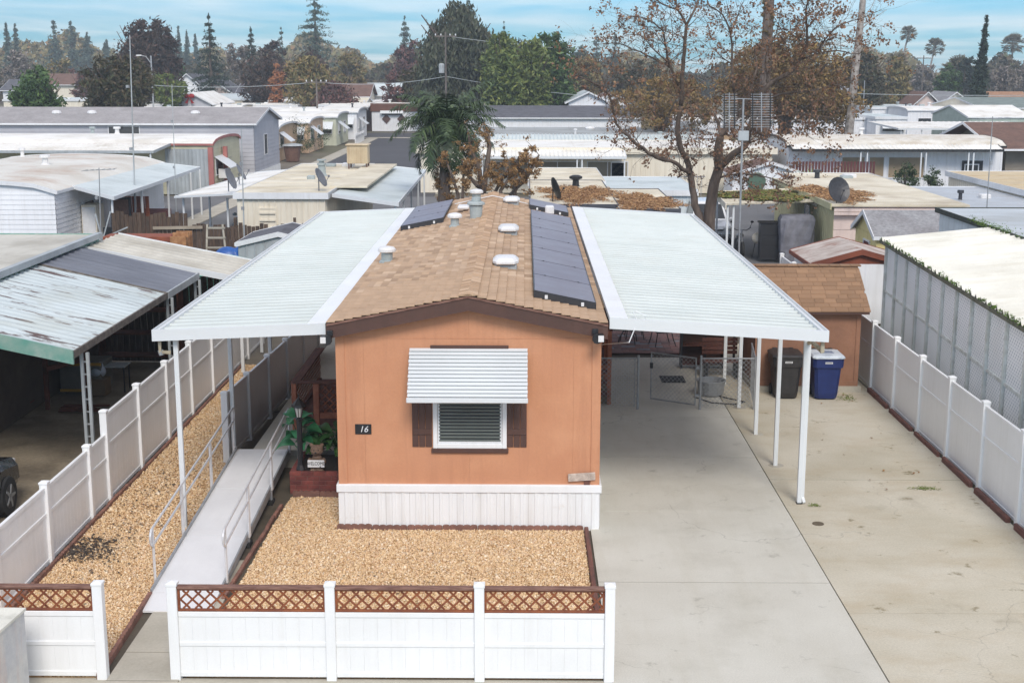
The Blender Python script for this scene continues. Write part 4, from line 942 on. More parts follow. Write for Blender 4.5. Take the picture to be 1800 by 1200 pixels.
MB().cbox(2.95, 3.02, 30.58, 30.68, .82, .95, c=.01).build('latch', mt['black'], gt)
bx('door_mat', mt['rubber'], None, 3.45, 4.05, 32.6, 33.3, .0, .02); o = bpy.data.objects['door_mat']; tag(o, 'black rubber mat lying on the concrete beyond the chain link gate', 'mat')
# steps to side door, dark redwood
st = thing('side_steps', (1.3, 29.9, 0), 'dark redwood side steps with a railing against the house beyond the chain link', 'steps')
for k in range(3): bx('tread', mt['timber'], st, 1.32, 2.0, 30.4+k*.3, 30.4+k*.3+.28, .2+k*.2, .24+k*.2); 
bx('riser_box', mt['darkdirt'], st, 1.34, 1.98, 30.45, 32.5, 0, .2)
bx('landing', mt['timber'], st, 1.32, 2.0, 31.3, 33.2, .74, .8)
for y in (30.35, 31.7, 33.1): bx('rail_post', redw, st, 1.94, 2.03, y, y+.09, 0, 1.75)
bx('hand_rail', mt['timber'], st, 1.92, 2.05, 30.35, 33.2, 1.75, 1.79)
latticepanel(st, 'x', 1.98, 30.46, 33.1, .85, 1.7, mtl=mt['lattice'])
# galvanised tub, storage, brick patio, garden table
tb = thing('metal_tub', (4.45, 31.3, 0), 'round galvanised metal tub on the concrete behind the chain link', 'tub')
MB().lathe((4.50, 31.35, 0), [(.24, 0), (.30, .05), (.34, .34), (.36, .35), (.36, .38), (.33, .38), (.30, .1), (.02, .08)], n=20).build('tub', mt['galv'], tb)
paver = M('red_grey_paver', rgb(142,104,98), rgb(116,98,96), rough=.85, sc=2.5, fine=.15, objv=.2)
pt = thing('brick_patio', (2.1, 36.1, 0), None, None, kind='structure')
pm = [MB().cbox(0, .385, 0, .185, 0, .03, c=.008).mesh('paver', paver), MB().cbox(0, .385, 0, .185, 0, .03, c=.008).mesh('paver', M('grey_paver', rgb(140,140,146), rgb(120,118,122), rough=.85, objv=.15))]
for j in range(16):
    for i in range(8): linkmesh('paver', pm[1 if random.random() < .15 else 0], None, pt, (1.55+(j % 2)*.19+i*.395, 36.05+j*.195, -.005+random.uniform(0, .006)))
tbm = mt['black']
gtb = thing('garden_table', (2.9, 37.3, .02), 'black wrought iron garden table with curled legs on the brick patio', 'table')
for k in range(4):
    a = k*math.pi/2+.6; c, s = math.cos(a), math.sin(a); x, y = 2.95, 37.4
    MB().tube([(x+c*.12, y+s*.12, .70), (x+c*.10, y+s*.10, .45), (x+c*.30, y+s*.30, .22), (x+c*.34, y+s*.34, .03)], .016, n=5).build('leg', tbm, gtb)
MB().lathe((2.95, 37.4, .70), [(.45, 0), (.46, .015), (.45, .03)], n=20).build('table_top', tbm, gtb)
def chair(x, y, a, lab, grp='black garden chairs on the brick patio', mtl=None):
    mtl = mtl or tbm
    r = thing('garden_chair', (x, y, .02), lab, 'chair', grp); R = Matrix.Rotation(a, 3, 'Z')
    P = lambda u, v, z: tuple(Vector((x, y, 0))+R @ Vector((u, v, z)))
    for u in (-.21, .21):
        MB().tube([P(u,-.22,.42), P(u*1.1,-.26,.2), P(u*1.25,-.30,.03)], .014, n=5).build('leg', mtl, r)
        MB().tube([P(u,.2,.42), P(u*1.1,.26,.2), P(u*1.2,.32,.03)], .014, n=5).build('leg', mtl, r)
        MB().tube([P(u,.2,.42), P(u,.28,.95)], .014, n=5).build('back_post', mtl, r)
    m = MB(); [m.tube([P(u,.2,.45), P(u,.275,.92)], .006, n=4) for u in np.linspace(-.17, .17, 6)]; m.tube([P(-.21,.28,.95), P(.21,.28,.95)], .014, n=5); m.build('backrest', mtl, r)
    m = MB(); m.prism([P(-.22,-.23,.42), P(.22,-.23,.42), P(.21,.21,.42), P(-.21,.21,.42)], (0,0,.03)); m.build('seat', mtl, r)
    return r
chair(2.1, 37.2, 1.2, 'black garden chair nearest the house wall on the brick patio'); chair(3.9, 37.1, -1.3, 'black garden chair on the side of the patio table toward the shed'); chair(3.2, 38.2, 0, 'black garden chair behind the patio table')
hz = thing('storage_bench', (4.6, 32.9, 0), 'dark brown slatted bench against the shed beside the metal tub', 'bench')
for k in range(5): bx('slat', mt['timber'], hz, 4.55, 5.45, 33.0+k*.1, 33.0+k*.1+.09, .43, .46)
for x in (4.6, 5.34): bx('leg', mt['black'], hz, x, x+.06, 33.0, 33.48, 0, .43)
for k in range(4): bx('back_slat', mt['timber'], hz, 4.55, 5.45, 33.5, 33.53, .55+k*.11, .64+k*.11)
for x in (4.6, 5.34): bx('back_post', mt['black'], hz, x, x+.06, 33.531, 33.57, .43, 1.0)
bk = thing('shelf_unit', (4.5, 34.2, 0), 'dark shelf unit standing beyond the gate under the cover', 'shelf')
for x in (4.1, 5.2): bx('side', mt['dark'], bk, x, x+.04, 34.2, 34.6, 0, 1.7)
for z in (.1, .6, 1.1, 1.62): bx('shelf', mt['timber'], bk, 4.14, 5.2, 34.2, 34.6, z, z+.03)
bx('back', mt['brown'], bk, 4.14, 5.2, 34.58, 34.6, .13, 1.6)
hose = thing('garden_hose', (4.6, 30.6, .02), 'black garden hose lying along the concrete behind the chain link', 'hose')
MB().tube([(4.1,31.0,.02),(4.4,30.5,.02),(4.9,30.35,.02),(5.2,30.6,.02),(4.9,30.9,.02),(4.3,31.6,.02)], .014, n=5).build('hose', mt['rubber'], hose)

# ------------------------------------------------------------------ vehicles
def car(name, label, x, y, ang, paint, L_=4.7, W_=1.85, Hh=1.75, kind='suv', cat='car', group=None, z=0):
    r = thing(name, (x, y, z), label, cat, group); R = Matrix.Rotation(ang, 3, 'Z')
    T = lambda u, v, w: tuple(Vector((x, y, z))+R @ Vector((u, v, w)))   # u across, v along (front = +v)
    h = L_/2; w = W_/2; bh = .98 if kind != 'van' else 1.1; gc = .25
    sec = [(-h, .45, .80, .80), (-h+.12, .30, bh, .95), (-h*.45, gc, bh+.04, 1.0), (h*.30, gc, bh+.03, 1.0), (h*.62, .26, bh-.02, .97), (h-.18, .30, bh-.14, .92), (h, .42, .72, .80)]
    vs = []
    for v, z0, z1, k in sec:
        ww = w*k; zm = (z0+z1)/2
        vs += [T(-ww*.9, v, z0), T(-ww, v, zm-.1), T(-ww*.98, v, z1-.14), T(-ww*.86, v, z1), T(ww*.86, v, z1), T(ww*.98, v, z1-.14), T(ww, v, zm-.1), T(ww*.9, v, z0)]
    n = 8; fs = [(i*n+k, (i+1)*n+k, (i+1)*n+(k+1) % n, i*n+(k+1) % n) for i in range(len(sec)-1) for k in range(n)]+[tuple(range(8)), tuple(range(len(vs)-1, len(vs)-9, -1))]
    MB().add(vs, fs).build('body', paint, r, smooth=False)
    b0, b1 = (-h+.15, h*.42) if kind == 'suv' else (-h+.08, h*.55); t0, t1 = (b0+.35, b1-.75) if kind == 'suv' else (b0+.12, b1-.6)
    cab = []
    for zz_, v0, v1, k in ((bh, b0, b1, .86), (Hh-.06, t0, t1, .70), (Hh, t0+.12, t1-.1, .62)):
        cab += [T(-w*k, v0, zz_), T(w*k, v0, zz_), T(w*k, v1, zz_), T(-w*k, v1, zz_)]
    MB().add(cab, [(i*4+k, i*4+(k+1) % 4, (i+1)*4+(k+1) % 4, (i+1)*4+k) for i in range(2) for k in range(4)]+[(8,9,10,11)]).build('cabin', paint, r)
    def lerp4(a, b, t): return tuple(a[i]*(1-t)+b[i]*t for i in range(3))
    A = [Vector(p) for p in cab[:8]]
    def win(i, j, u0, u1, v0, v1, nm):
        q = [A[i].lerp(A[j], u0).lerp(A[i+4].lerp(A[j+4], u0), v0), A[i].lerp(A[j], u1).lerp(A[i+4].lerp(A[j+4], u1), v0), A[i].lerp(A[j], u1).lerp(A[i+4].lerp(A[j+4], u1), v1), A[i].lerp(A[j], u0).lerp(A[i+4].lerp(A[j+4], u0), v1)]
        nn = (q[1]-q[0]).cross(q[2]-q[0]).normalized()*.006; MB().quad(*[p+nn for p in q]).build(nm, mt['carpane'], r)
    win(2, 3, .06, .94, .08, .92, 'windscreen'); win(0, 1, .08, .92, .15, .9, 'rear_window')
    for (i, j) in ((1, 2), (3, 0)):
        for (a, b) in ((.04, .33), (.36, .66), (.69, .95)): win(i, j, a, b, .12, .88, 'side_window')
    for sx in (-1, 1):
        for v in (-h*.62, h*.62):
            c = Vector((sx*(w-.1), v, .34)); whl = MB(); prof = [(.34, -.11), (.35, -.09), (.35, .09), (.34, .11), (.22, .115)]
            ang_ = 0; vs = []
            m = MB().lathe((0, 0, 0), prof, n=20, ax=0); m.v = [T(*(Vector(p)*1+c)) for p in m.v]; wo_ = m.build('wheel', mt['rubber'], r)
            m = MB().lathe((0, 0, 0), [(.215, -.118), (.215, .118)], n=16, ax=0); m.v = [T(*(Vector(p)+c)) for p in m.v]; m.build('rim_well', mt['dark'], wo_)
            m = MB()
            for q in range(5):
                a = q*2*math.pi/5; ca, sa = math.cos(a), math.sin(a)
                for o_ in (.122,):
                    pts = [(sx*o_, ca*.02-sa*.035, sa*.02+ca*.035), (sx*o_, ca*.02+sa*.035, sa*.02-ca*.035), (sx*o_, ca*.21+sa*.02, sa*.21-ca*.02), (sx*o_, ca*.21-sa*.02, sa*.21+ca*.02)]
                    m.prism(pts, (sx*.008, 0, 0))
            m.v = [T(*(Vector(p)+c)) for p in m.v]; m.build('rim_spokes', mt['galv'], wo_)
    for sx in (-1, 1):
        MB().hexa([T(sx*w*.62-.16,h-.05,.62),T(sx*w*.62+.16,h-.05,.62),T(sx*w*.62+.16,h-.10,.62),T(sx*w*.62-.16,h-.10,.62),T(sx*w*.62-.16,h-.03,.78),T(sx*w*.62+.16,h-.03,.78),T(sx*w*.62+.16,h-.1,.80),T(sx*w*.62-.16,h-.1,.80)]).build('headlight', mt['ventwhite'], r)
        MB().cbox(-.09,.09,-.05,.05,0,.14,c=.03); p = T(sx*(w+.08), h*.30, bh+.02); MB().ball(p, (.11,.07,.08), 8, 6).build('wing_mirror', paint, r)
    MB().hexa([T(-.42,h-.03,.50),T(.42,h-.03,.50),T(.42,h-.1,.50),T(-.42,h-.1,.50),T(-.42,h+.012,.70),T(.42,h+.012,.70),T(.42,h-.1,.70),T(-.42,h-.1,.70)]).build('grille', mt['dark'], r)
    MB().hexa([T(-w*.82,h-.1,.36),T(w*.82,h-.1,.36),T(w*.82,h-.2,.36),T(-w*.82,h-.2,.36),T(-w*.82,h+.06,.50),T(w*.82,h+.06,.50),T(w*.82,h-.1,.50),T(-w*.82,h-.1,.50)]).build('bumper', paint, r)
    MB().hexa([T(-.16,h+.065,.40),T(.16,h+.065,.40),T(.16,h+.06,.40),T(-.16,h+.06,.40),T(-.16,h+.072,.48),T(.16,h+.072,.48),T(.16,h+.06,.48),T(-.16,h+.06,.48)]).build('number_plate', mt['white'], r)
    return r
pblack = M('black_car_paint', (.012,.012,.014), (.016,.016,.018), rough=.25, coat=.6)
pwhite = M('white_car_paint', (.72,.73,.74), (.70,.71,.72), rough=.3, coat=.5)
psilver = M('silver_car_paint', rgb(150,156,156), rgb(140,146,146), rough=.3, metal=.3, coat=.5)
pdark = M('dark_car_paint', (.04,.045,.05), None, rough=.3, coat=.5)
car('parked_suv', 'black vehicle with alloy wheels parked at the edge of the dark carport', -9.95, 20.9, 0, pblack, cat='car')

# ------------------------------------------------------------------ generic neighbouring homes
def wallface(m, a, b, z0, z1, kind, sp, dp=.02, top=None):
    """profiled wall face from a to b (outward normal to the right of a->b)"""
    a = Vector((a[0], a[1], 0)); b = Vector((b[0], b[1], 0)); d = (b-a); L_ = d.length; d.normalize(); n = Vector((d.y, -d.x, 0))
    tz = lambda u: (top(a+d*u) if top else z1)
    if kind == 'clap':
        z = z0
        while z < z1-.01:
            zt = min(z+sp, z1); p = a+n*dp; q = b+n*dp
            m.quad((p.x,p.y,z), (q.x,q.y,z), (b.x,b.y,zt), (a.x,a.y,zt)); m.quad((a.x,a.y,z), (b.x,b.y,z), (q.x,q.y,z), (p.x,p.y,z)); z = zt
    elif kind == 'rib':
        k = max(1, round(L_/sp)); s = L_/k
        for i in range(k):
            us = [(i*s, 0), (i*s+s*.72, 0), (i*s+s*.80, dp), (i*s+s*.92, dp), (i*s+s, 0)]
            for (u0, o0), (u1, o1) in zip(us, us[1:]):
                p = a+d*u0+n*o0; q = a+d*u1+n*o1; m.quad((p.x,p.y,z0), (q.x,q.y,z0), (q.x,q.y,tz(u1)), (p.x,p.y,tz(u0)))
    else: m.quad((a.x,a.y,z0), (b.x,b.y,z0), (b.x,b.y,tz(L_)), (a.x,a.y,tz(0)))
def window_on(parent, face, u, z, w, h, at_, frame=None, pane=None, awn=None, mull=0):
    """face: ('y',yval) facing the camera; ('x+',xval) facing +x; ('x-',xval)"""
    ax, c = face; frame = frame or mt['white']; pane = pane or mt['pane']
    def B(u0, u1, z0, z1, o0, o1):
        if ax == 'y': return (u0, u1, c-o1, c-o0, z0, z1)
        if ax == 'x+': return (c+o0, c+o1, u0, u1, z0, z1)
        return (c-o1, c-o0, u0, u1, z0, z1)
    t = .06; m = MB()
    for b in (B(u,u+w,z,z+t,.0,.05), B(u,u+w,z+h-t,z+h,.0,.05), B(u,u+t,z+t,z+h-t,.0,.05), B(u+w-t,u+w,z+t,z+h-t,.0,.05)): m.box(*b)
    for i in range(mull): uu = u+w*(i+1)/(mull+1); m.box(*B(uu-.025,uu+.025,z+t,z+h-t,.0,.045))
    f = m.build('window', frame, parent); MB().box(*B(u+t,u+w-t,z+t,z+h-t,.02,.03)).build('pane', pane, f)
    if awn:
        z1 = z+h+.1; m = MB(); o = awn; hh = h*.62; u0, u1 = u-.12, u+w+.12
        pts = lambda uu: {'y': [(uu,c-.02,z1),(uu,c-o,z1-hh),(uu,c-o,z1-hh-.05),(uu,c-.02,z1-.05)], 'x+': [(c+.02,uu,z1),(c+o,uu,z1-hh),(c+o,uu,z1-hh-.05),(c+.02,uu,z1-.05)], 'x-': [(c-.02,uu,z1),(c-o,uu,z1-hh),(c-o,uu,z1-hh-.05),(c-.02,uu,z1-.05)]}[ax]
        m.prism(pts(u0), (u1-u0, 0, 0) if ax == 'y' else (0, u1-u0, 0)); m.build('awning', mt['alum'], f)
    return f
def home_block(label, x0, x1, y0, y1, ze, wall, roofm, kind='rib', sp=.3, roof='flat', rise=.35, ov=.12, trim=None, skirt=None, cat='mobile home', name='mobile_home', group=None, th=.16, faces='yx', ridge='x'):
    r = thing(name, (x0, y0, 0), label, cat, group); trim = trim or mt['white']
    m = MB(); zs = .6 if skirt else 0
    topf = None
    if roof in ('gable', 'arch'):
        if ridge == 'x': cyy = (y0+y1)/2; topf = lambda p: ze+rise*max(0, 1-abs(p.y-cyy)/((y1-y0)/2)) if roof == 'gable' else ze+rise*math.sqrt(max(0, 1-((p.y-cyy)/((y1-y0)/2))**2))
        else: cxx = (x0+x1)/2; topf = lambda p: ze+rise*max(0, 1-abs(p.x-cxx)/((x1-x0)/2)) if roof == 'gable' else ze+rise*math.sqrt(max(0, 1-((p.x-cxx)/((x1-x0)/2))**2))
    for a, b in (((x0,y0),(x1,y0)), ((x1,y0),(x1,y1)), ((x1,y1),(x0,y1)), ((x0,y1),(x0,y0))): wallface(m, a, b, zs, ze, kind, sp)
    m.build('wall', wall, r)
    if topf:
        m = MB()
        if ridge == 'x':
            k = 12; ys = [y0+(y1-y0)*i/k for i in range(k+1)]
            for xx in (x0+.01, x1-.01): MB().add([(xx, yy, ze) for yy in ys]+[(xx, yy, topf(Vector((xx, yy, 0)))) for yy in ys], [(i, i+1, i+k+2, i+k+1) for i in range(k)]).build('gable_wall', wall, r)
        else:
            k = 12; xs = [x0+(x1-x0)*i/k for i in range(k+1)]
            for yy in (y0+.01, y1-.01): MB().add([(xx, yy, ze) for xx in xs]+[(xx, yy, topf(Vector((xx, yy, 0)))) for xx in xs], [(i, i+1, i+k+2, i+k+1) for i in range(k)]).build('gable_wall', wall, r)
    if skirt:
        m = MB()
        for a, b in (((x0-.03,y0-.03),(x1+.03,y0-.03)), ((x1+.03,y0-.03),(x1+.03,y1)), ((x0-.03,y1),(x0-.03,y0-.03))): wallface(m, a, b, 0, zs, 'rib', .4)
        m.build('skirting', skirt, r); bx('skirting_cap', skirt, r, x0-.04, x1+.04, y0-.04, y1, zs-.02, zs+.02)
    X0, X1, Y0, Y1 = x0-ov, x1+ov, y0-ov, y1+ov
    if roof == 'flat':
        ro = MB().box(X0, X1, Y0, Y1, ze, ze+.07).build('roof', roofm, r)
        m = MB(); [m.box(*b) for b in ((X0-.03,X1+.03,Y0-.03,Y0,ze-th,ze+.10), (X0-.03,X1+.03,Y1,Y1+.03,ze-th,ze+.10), (X0-.03,X0,Y0,Y1,ze-th,ze+.10), (X1,X1+.03,Y0,Y1,ze-th,ze+.10))]; m.build('fascia', trim, r)
    elif roof in ('gable', 'arch'):
        k = 2 if roof == 'gable' else 10; m = MB(); t = .07
        for i in range(k):
            f0, f1 = i/k, (i+1)/k
            hf = (lambda f: rise*(1-abs(2*f-1))) if roof == 'gable' else (lambda f: rise*math.sqrt(max(0, 1-(2*f-1)**2)))
            if ridge == 'x':
                a, b = Y0+(Y1-Y0)*f0, Y0+(Y1-Y0)*f1; za, zb = ze+hf(f0)+.03, ze+hf(f1)+.03
                m.hexa([(X0,a,za-t),(X1,a,za-t),(X1,b,zb-t),(X0,b,zb-t),(X0,a,za),(X1,a,za),(X1,b,zb),(X0,b,zb)])
            else:
                a, b = X0+(X1-X0)*f0, X0+(X1-X0)*f1; za, zb = ze+hf(f0)+.03, ze+hf(f1)+.03
                m.hexa([(a,Y0,za-t),(b,Y0,zb-t),(b,Y1,zb-t),(a,Y1,za-t),(a,Y0,za),(b,Y0,zb),(b,Y1,zb),(a,Y1,za)])
        ro = m.build('roof', roofm, r)
        m = MB()
        if ridge == 'x': [m.box(X0, X1, yy-.02, yy+.02, ze-.10, ze+.02) for yy in (Y0-.02, Y1+.02)]
        else: [m.box(xx-.02, xx+.02, Y0, Y1, ze-.10, ze+.02) for xx in (X0-.02, X1+.02)]
        m.build('fascia', trim, r)
        k2 = 2 if roof == 'gable' else 10
        for side in (0, 1):
            m = MB()
            for i in range(k2):
                f0, f1 = i/k2, (i+1)/k2
                if ridge == 'x':
                    xx = (X0, X1)[side]; a, b = Y0+(Y1-Y0)*f0, Y0+(Y1-Y0)*f1; m.hexa([(xx-.015,a,ze+hf(f0)-.12),(xx+.015,a,ze+hf(f0)-.12),(xx+.015,b,ze+hf(f1)-.12),(xx-.015,b,ze+hf(f1)-.12),(xx-.015,a,ze+hf(f0)+.05),(xx+.015,a,ze+hf(f0)+.05),(xx+.015,b,ze+hf(f1)+.05),(xx-.015,b,ze+hf(f1)+.05)])
                else:
                    yy = (Y0, Y1)[side]; a, b = X0+(X1-X0)*f0, X0+(X1-X0)*f1; m.hexa([(a,yy-.015,ze+hf(f0)-.12),(b,yy-.015,ze+hf(f1)-.12),(b,yy+.015,ze+hf(f1)-.12),(a,yy+.015,ze+hf(f0)-.12),(a,yy-.015,ze+hf(f0)+.05),(b,yy-.015,ze+hf(f1)+.05),(b,yy+.015,ze+hf(f1)+.05),(a,yy+.015,ze+hf(f0)+.05)])
            m.build('barge_board', trim, r)
    r['ze'] = ze
    if y0 > 45 and roof == 'flat' and (x1-x0) > 2:
        lng = (x1-x0) > (y1-y0); L_ = (x1-x0) if lng else (y1-y0); ns_ = int(L_/2.4)
        for q in range(1, ns_):
            u = (x0 if lng else y0)+q*L_/ns_+random.uniform(-.15, .15)
            b_ = (u, u+.07, Y0+.02, Y1-.02, ze+.071, ze+.088) if lng else (X0+.02, X1-.02, u, u+.07, ze+.071, ze+.088)
            MB().box(*b_).build('roof_seam', roofm, r)
    if y0 > 50 and (x1-x0) > 3.5 and roof in ('flat', 'arch') and cat == 'mobile home':
        for q in range(random.choice((2, 3, 4))):
            vx, vy = random.uniform(x0+.6, x1-.6), random.uniform(y0+1, y1-1); vz = (topf(Vector((vx, vy, 0))) if topf else ze)+.02; rr = random.uniform(.09, .2)
            if random.random() < .4: MB().cbox(vx-rr*1.6, vx+rr*1.6, vy-rr*1.6, vy+rr*1.6, vz, vz+.22, c=.04).build('roof_vent', random.choice((mt['ventwhite'], mt['ventgrey'])), r)
            else: MB().lathe((vx, vy, vz), [(rr*1.3, 0), (rr*.8, .08), (rr*.75, .32), (rr*1.4, .34), (rr*1.3, .46)], n=9).build('roof_vent', random.choice((mt['ventwhite'], mt['ventgrey'], mt['dark'])), r)
        if (x1-x0) > 8 and y0 > 95:
            for q in range(int((x1-x0)/5)): window_on(r, ('y', y0), x0+1.2+q*5, 1.05, random.choice((1.1, 1.6)), .95, 0)
    return r
def corrug(m, a, b, c, d, n, amp=.025, sharp=.5):
    """zigzag sheet: ribs run from edge a-b to edge d-c"""
    a, b, c, d = [Vector(q) for q in (a, b, c, d)]
    for i in range(n):
        for (f0, f1, h0, h1) in ((0, sharp*.5, 0, 1), (sharp*.5, sharp, 1, 0), (sharp, 1, 0, 0)):
            u0, u1 = (i+f0)/n, (i+f1)/n; z0, z1 = Vector((0,0,h0*amp)), Vector((0,0,h1*amp))
            m.quad(a.lerp(b,u0)+z0, a.lerp(b,u1)+z1, d.lerp(c,u1)+z1, d.lerp(c,u0)+z0)
    return m
def awning_roof(label, corners, n, mtl, posts=(), pr=.04, group=None, th=.12, trim=None, name='carport', amp=.03, cat='carport', pmat=None, gz=0, post_parts=True):
    """corners a,b (house side) then c,d (outer side); ribs run from house side outwards"""
    a, b, c, d = [Vector(q) for q in corners]; r = thing(name, (a.x, a.y, 0), label, cat, group)
    m = corrug(MB(), a, b, c, d, n, amp); m.build('roof_sheet', mtl, r)
    m = MB().slab(a-Vector((0,0,.012)), b-Vector((0,0,.012)), c-Vector((0,0,.012)), d-Vector((0,0,.012)), .03); m.build('roof_deck', mtl, r)
    def edge(p, q, nm='fascia'):
        dd = (q-p).normalized(); n_ = Vector((-dd.y, dd.x, 0))*.02; up = Vector((0,0,.035)); dn = Vector((0,0,-th))
        MB().hexa([p-n_+dn, q-n_+dn, q+n_+dn, p+n_+dn, p-n_+up, q-n_+up, q+n_+up, p+n_+up]).build(nm, trim or mt['alum'], r)
    edge(d, c); edge(a, d); edge(b, c)
    for p in posts:
        x, y, z = p; MB().box(x-pr, x+pr, y-pr, y+pr, gz, z).build('post', pmat or mt['alum'], r)
    return r
# ------------------------------------------------------------------ neighbour with the dark carport
roofw = M('weathered_white_roof', rgb(206,202,190), rgb(186,182,170), rough=.6, sc=.5, fine=.08, fsc=12, stain=(rgb(150,142,126), .55, .5, .5, .75), streak=(rgb(140,130,112), .4, (2, .3, 1)))
roofrust = M('peeling_white_roof', rgb(196,206,208), rgb(180,190,192), rough=.6, sc=.5, fine=.08, streak=(rgb(88,66,62), .95, (.5, 3.4, 1), (.56, .60)), stain=(rgb(170,172,160), .5, .6, .5, .7))
roofgrey = M('grey_metal_roof', rgb(120,124,134), rgb(104,108,118), rough=.55, sc=.6, fine=.06, streak=(rgb(80,80,86), .5, (.4, 4, 1)))
roofcream = M('cream_roof_coating', rgb(228,220,200), rgb(208,198,174), rough=.7, sc=.6, fine=.08, stain=(rgb(160,144,118), .6, .45, .48, .7), streak=(rgb(170,156,130), .4, (.3, 1.5, 1)))
rooflight = M('bright_white_roof', rgb(242,240,234), rgb(226,222,212), rough=.5, sc=.5, fine=.05, stain=(rgb(176,164,146), .5, .5, .52, .75))
roofblue = M('pale_blue_grey_roof', rgb(204,212,212), rgb(188,198,198), rough=.5, sc=.4, fine=.05, stain=(rgb(150,154,150), .5, .4, .5, .75))
teal = M('faded_green_fascia', rgb(96,150,136), rgb(140,164,152), rough=.6, sc=2.5, fine=.1, stain=(rgb(170,180,172), .6, 3, .5, .7))
wcream = M('cream_siding', rgb(234,226,208), rgb(224,214,194), rough=.6, sc=.6, fine=.05, streak=(rgb(170,156,132), .4))
wyel = M('pale_yellow_green_siding', rgb(200,194,150), rgb(186,180,140), rough=.65, streak=(rgb(140,130,100), .5))
wpink = M('pale_pink_siding', rgb(222,204,196), rgb(212,192,184), rough=.6, streak=(rgb(170,150,140), .3))
wwhite = M('white_siding', rgb(238,239,241), rgb(226,227,229), rough=.5, sc=.6, fine=.04, streak=(rgb(176,170,160), .3))
wgrey = M('lavender_grey_siding', rgb(184,184,190), rgb(174,174,180), rough=.55, fine=.04)
wtan = M('tan_siding', rgb(204,176,144), rgb(190,162,130), rough=.65, streak=(rgb(150,126,100), .3))
wblue = M('pale_blue_siding', rgb(218,228,232), rgb(204,214,218), rough=.55, streak=(rgb(150,150,146), .4))
shgrey = M('grey_shingles', rgb(150,150,152), rgb(132,130,132), rough=.9, sc=1.5, fine=.3, fsc=9, bump=.2)
shdark = M('dark_grey_shingles', rgb(98,98,104), rgb(82,82,88), rough=.9, sc=1.5, fine=.3, fsc=8)
shbrown = M('brown_shingles', rgb(118,90,78), rgb(100,76,66), rough=.9, sc=1.5, fine=.3, fsc=8)
shtan = M('tan_shingles', rgb(166,126,96), rgb(146,108,82), rough=.9, sc=1.5, fine=.3, fsc=8)
salmon = M('salmon_trim', rgb(176,112,104), rgb(160,98,92), rough=.6)
woodold = M('old_fence_wood', rgb(96,78,64), rgb(66,54,46), rough=.9, sc=3, fine=.25, stretch=(6, 6, 1), objv=.2)
redwood = M('stacked_redwood', rgb(150,84,58), rgb(118,62,46), rough=.8, sc=3, fine=.2, stretch=(1, 6, 6), objv=.12)

dkwall = M('shade_darkened_siding', rgb(96,84,74), rgb(78,68,60), rough=.8)  # siding colour darkened to stand in for the shade under the carport
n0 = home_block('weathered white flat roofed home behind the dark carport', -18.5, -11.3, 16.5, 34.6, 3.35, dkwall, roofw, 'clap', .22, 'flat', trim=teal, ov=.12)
MB().lathe((-12.9, 27.5, 3.42), [(.10, 0), (.10, .12), (.13, .13), (.13, .2)], n=10).build('roof_vent', roofcream, n0)
MB().box(-12.95, -12.2, 26.0, 26.3, 3.42, 3.5).build('roof_patch', mt['metalgrey'], n0)
bx('roof_edge', mt['metalgrey'], n0, -11.15, -11.0, 17, 34.6, 3.36, 3.5)
cp = awning_roof('peeling white and grey metal carport roof over the dark yard', [(-11.1,23.7,3.28),(-11.1,30.2,3.28),(-8.2,30.2,2.62),(-8.2,23.7,2.62)], 22, roofrust, posts=(), th=.10, trim=M('dirty_gutter', rgb(120,112,104), rgb(84,78,72), rough=.8, sc=6), amp=.03)
m = corrug(MB(), (-11.1,30.22,3.29), (-11.1,33.2,3.29), (-8.2,33.2,2.63), (-8.2,30.22,2.63), 7, .035); m.build('grey_roof_sheet', roofgrey, cp)
MB().slab((-11.1,30.22,3.275),(-11.1,33.2,3.275),(-8.2,33.2,2.615),(-8.2,30.22,2.615),.03).build('roof_deck', roofgrey, cp)
MB().hexa([(-8.22,30.2,2.50),(-8.17,30.2,2.50),(-8.17,33.2,2.50),(-8.22,33.2,2.50),(-8.22,30.2,2.66),(-8.17,30.2,2.66),(-8.17,33.2,2.66),(-8.22,33.2,2.66)]).build('gutter', mt['metalgrey'], cp)
z_ = lambda x: 2.62+(3.28-2.62)*(x+8.2)/(-2.9)
MB().hexa([(-11.1,23.62,3.06),(-8.18,23.62,2.42),(-8.18,23.67,2.42),(-11.1,23.67,3.06),(-11.1,23.62,3.34),(-8.18,23.62,2.68),(-8.18,23.67,2.68),(-11.1,23.67,3.34)]).build('end_fascia', teal, cp)
for y in (24.3, 30.4, 33.05):
    po_ = thing('ladder_post', (-8.2, y, 0), None, None); po_.parent = cp; po_.location = Vector((-8.2, y, 0))-WL[cp.name]
    for dx in (-.085, .03): bx('post', mt['metalgrey'], po_, -8.2+dx, -8.2+dx+.055, y-.03, y+.03, -.02, 2.5)
    for k in range(10): bx('rung', mt['galv'], po_, -8.23, -8.17, y-.008, y+.008, .15+k*.24, .18+k*.24)
for (x, y) in ((-11.0, 24.2),): bx('post', mt['metalgrey'], cp, x-.05, x+.05, y-.05, y+.05, 0, 3.1)
awning_roof('long white metal awning beyond the peeling carport roof', [(-11.1,33.45,3.25),(-11.1,36.3,3.25),(-7.1,36.3,2.45),(-7.1,33.45,2.45)], 7, roofw, posts=[(-7.25,33.6,2.42),(-7.25,36.1,2.42)])
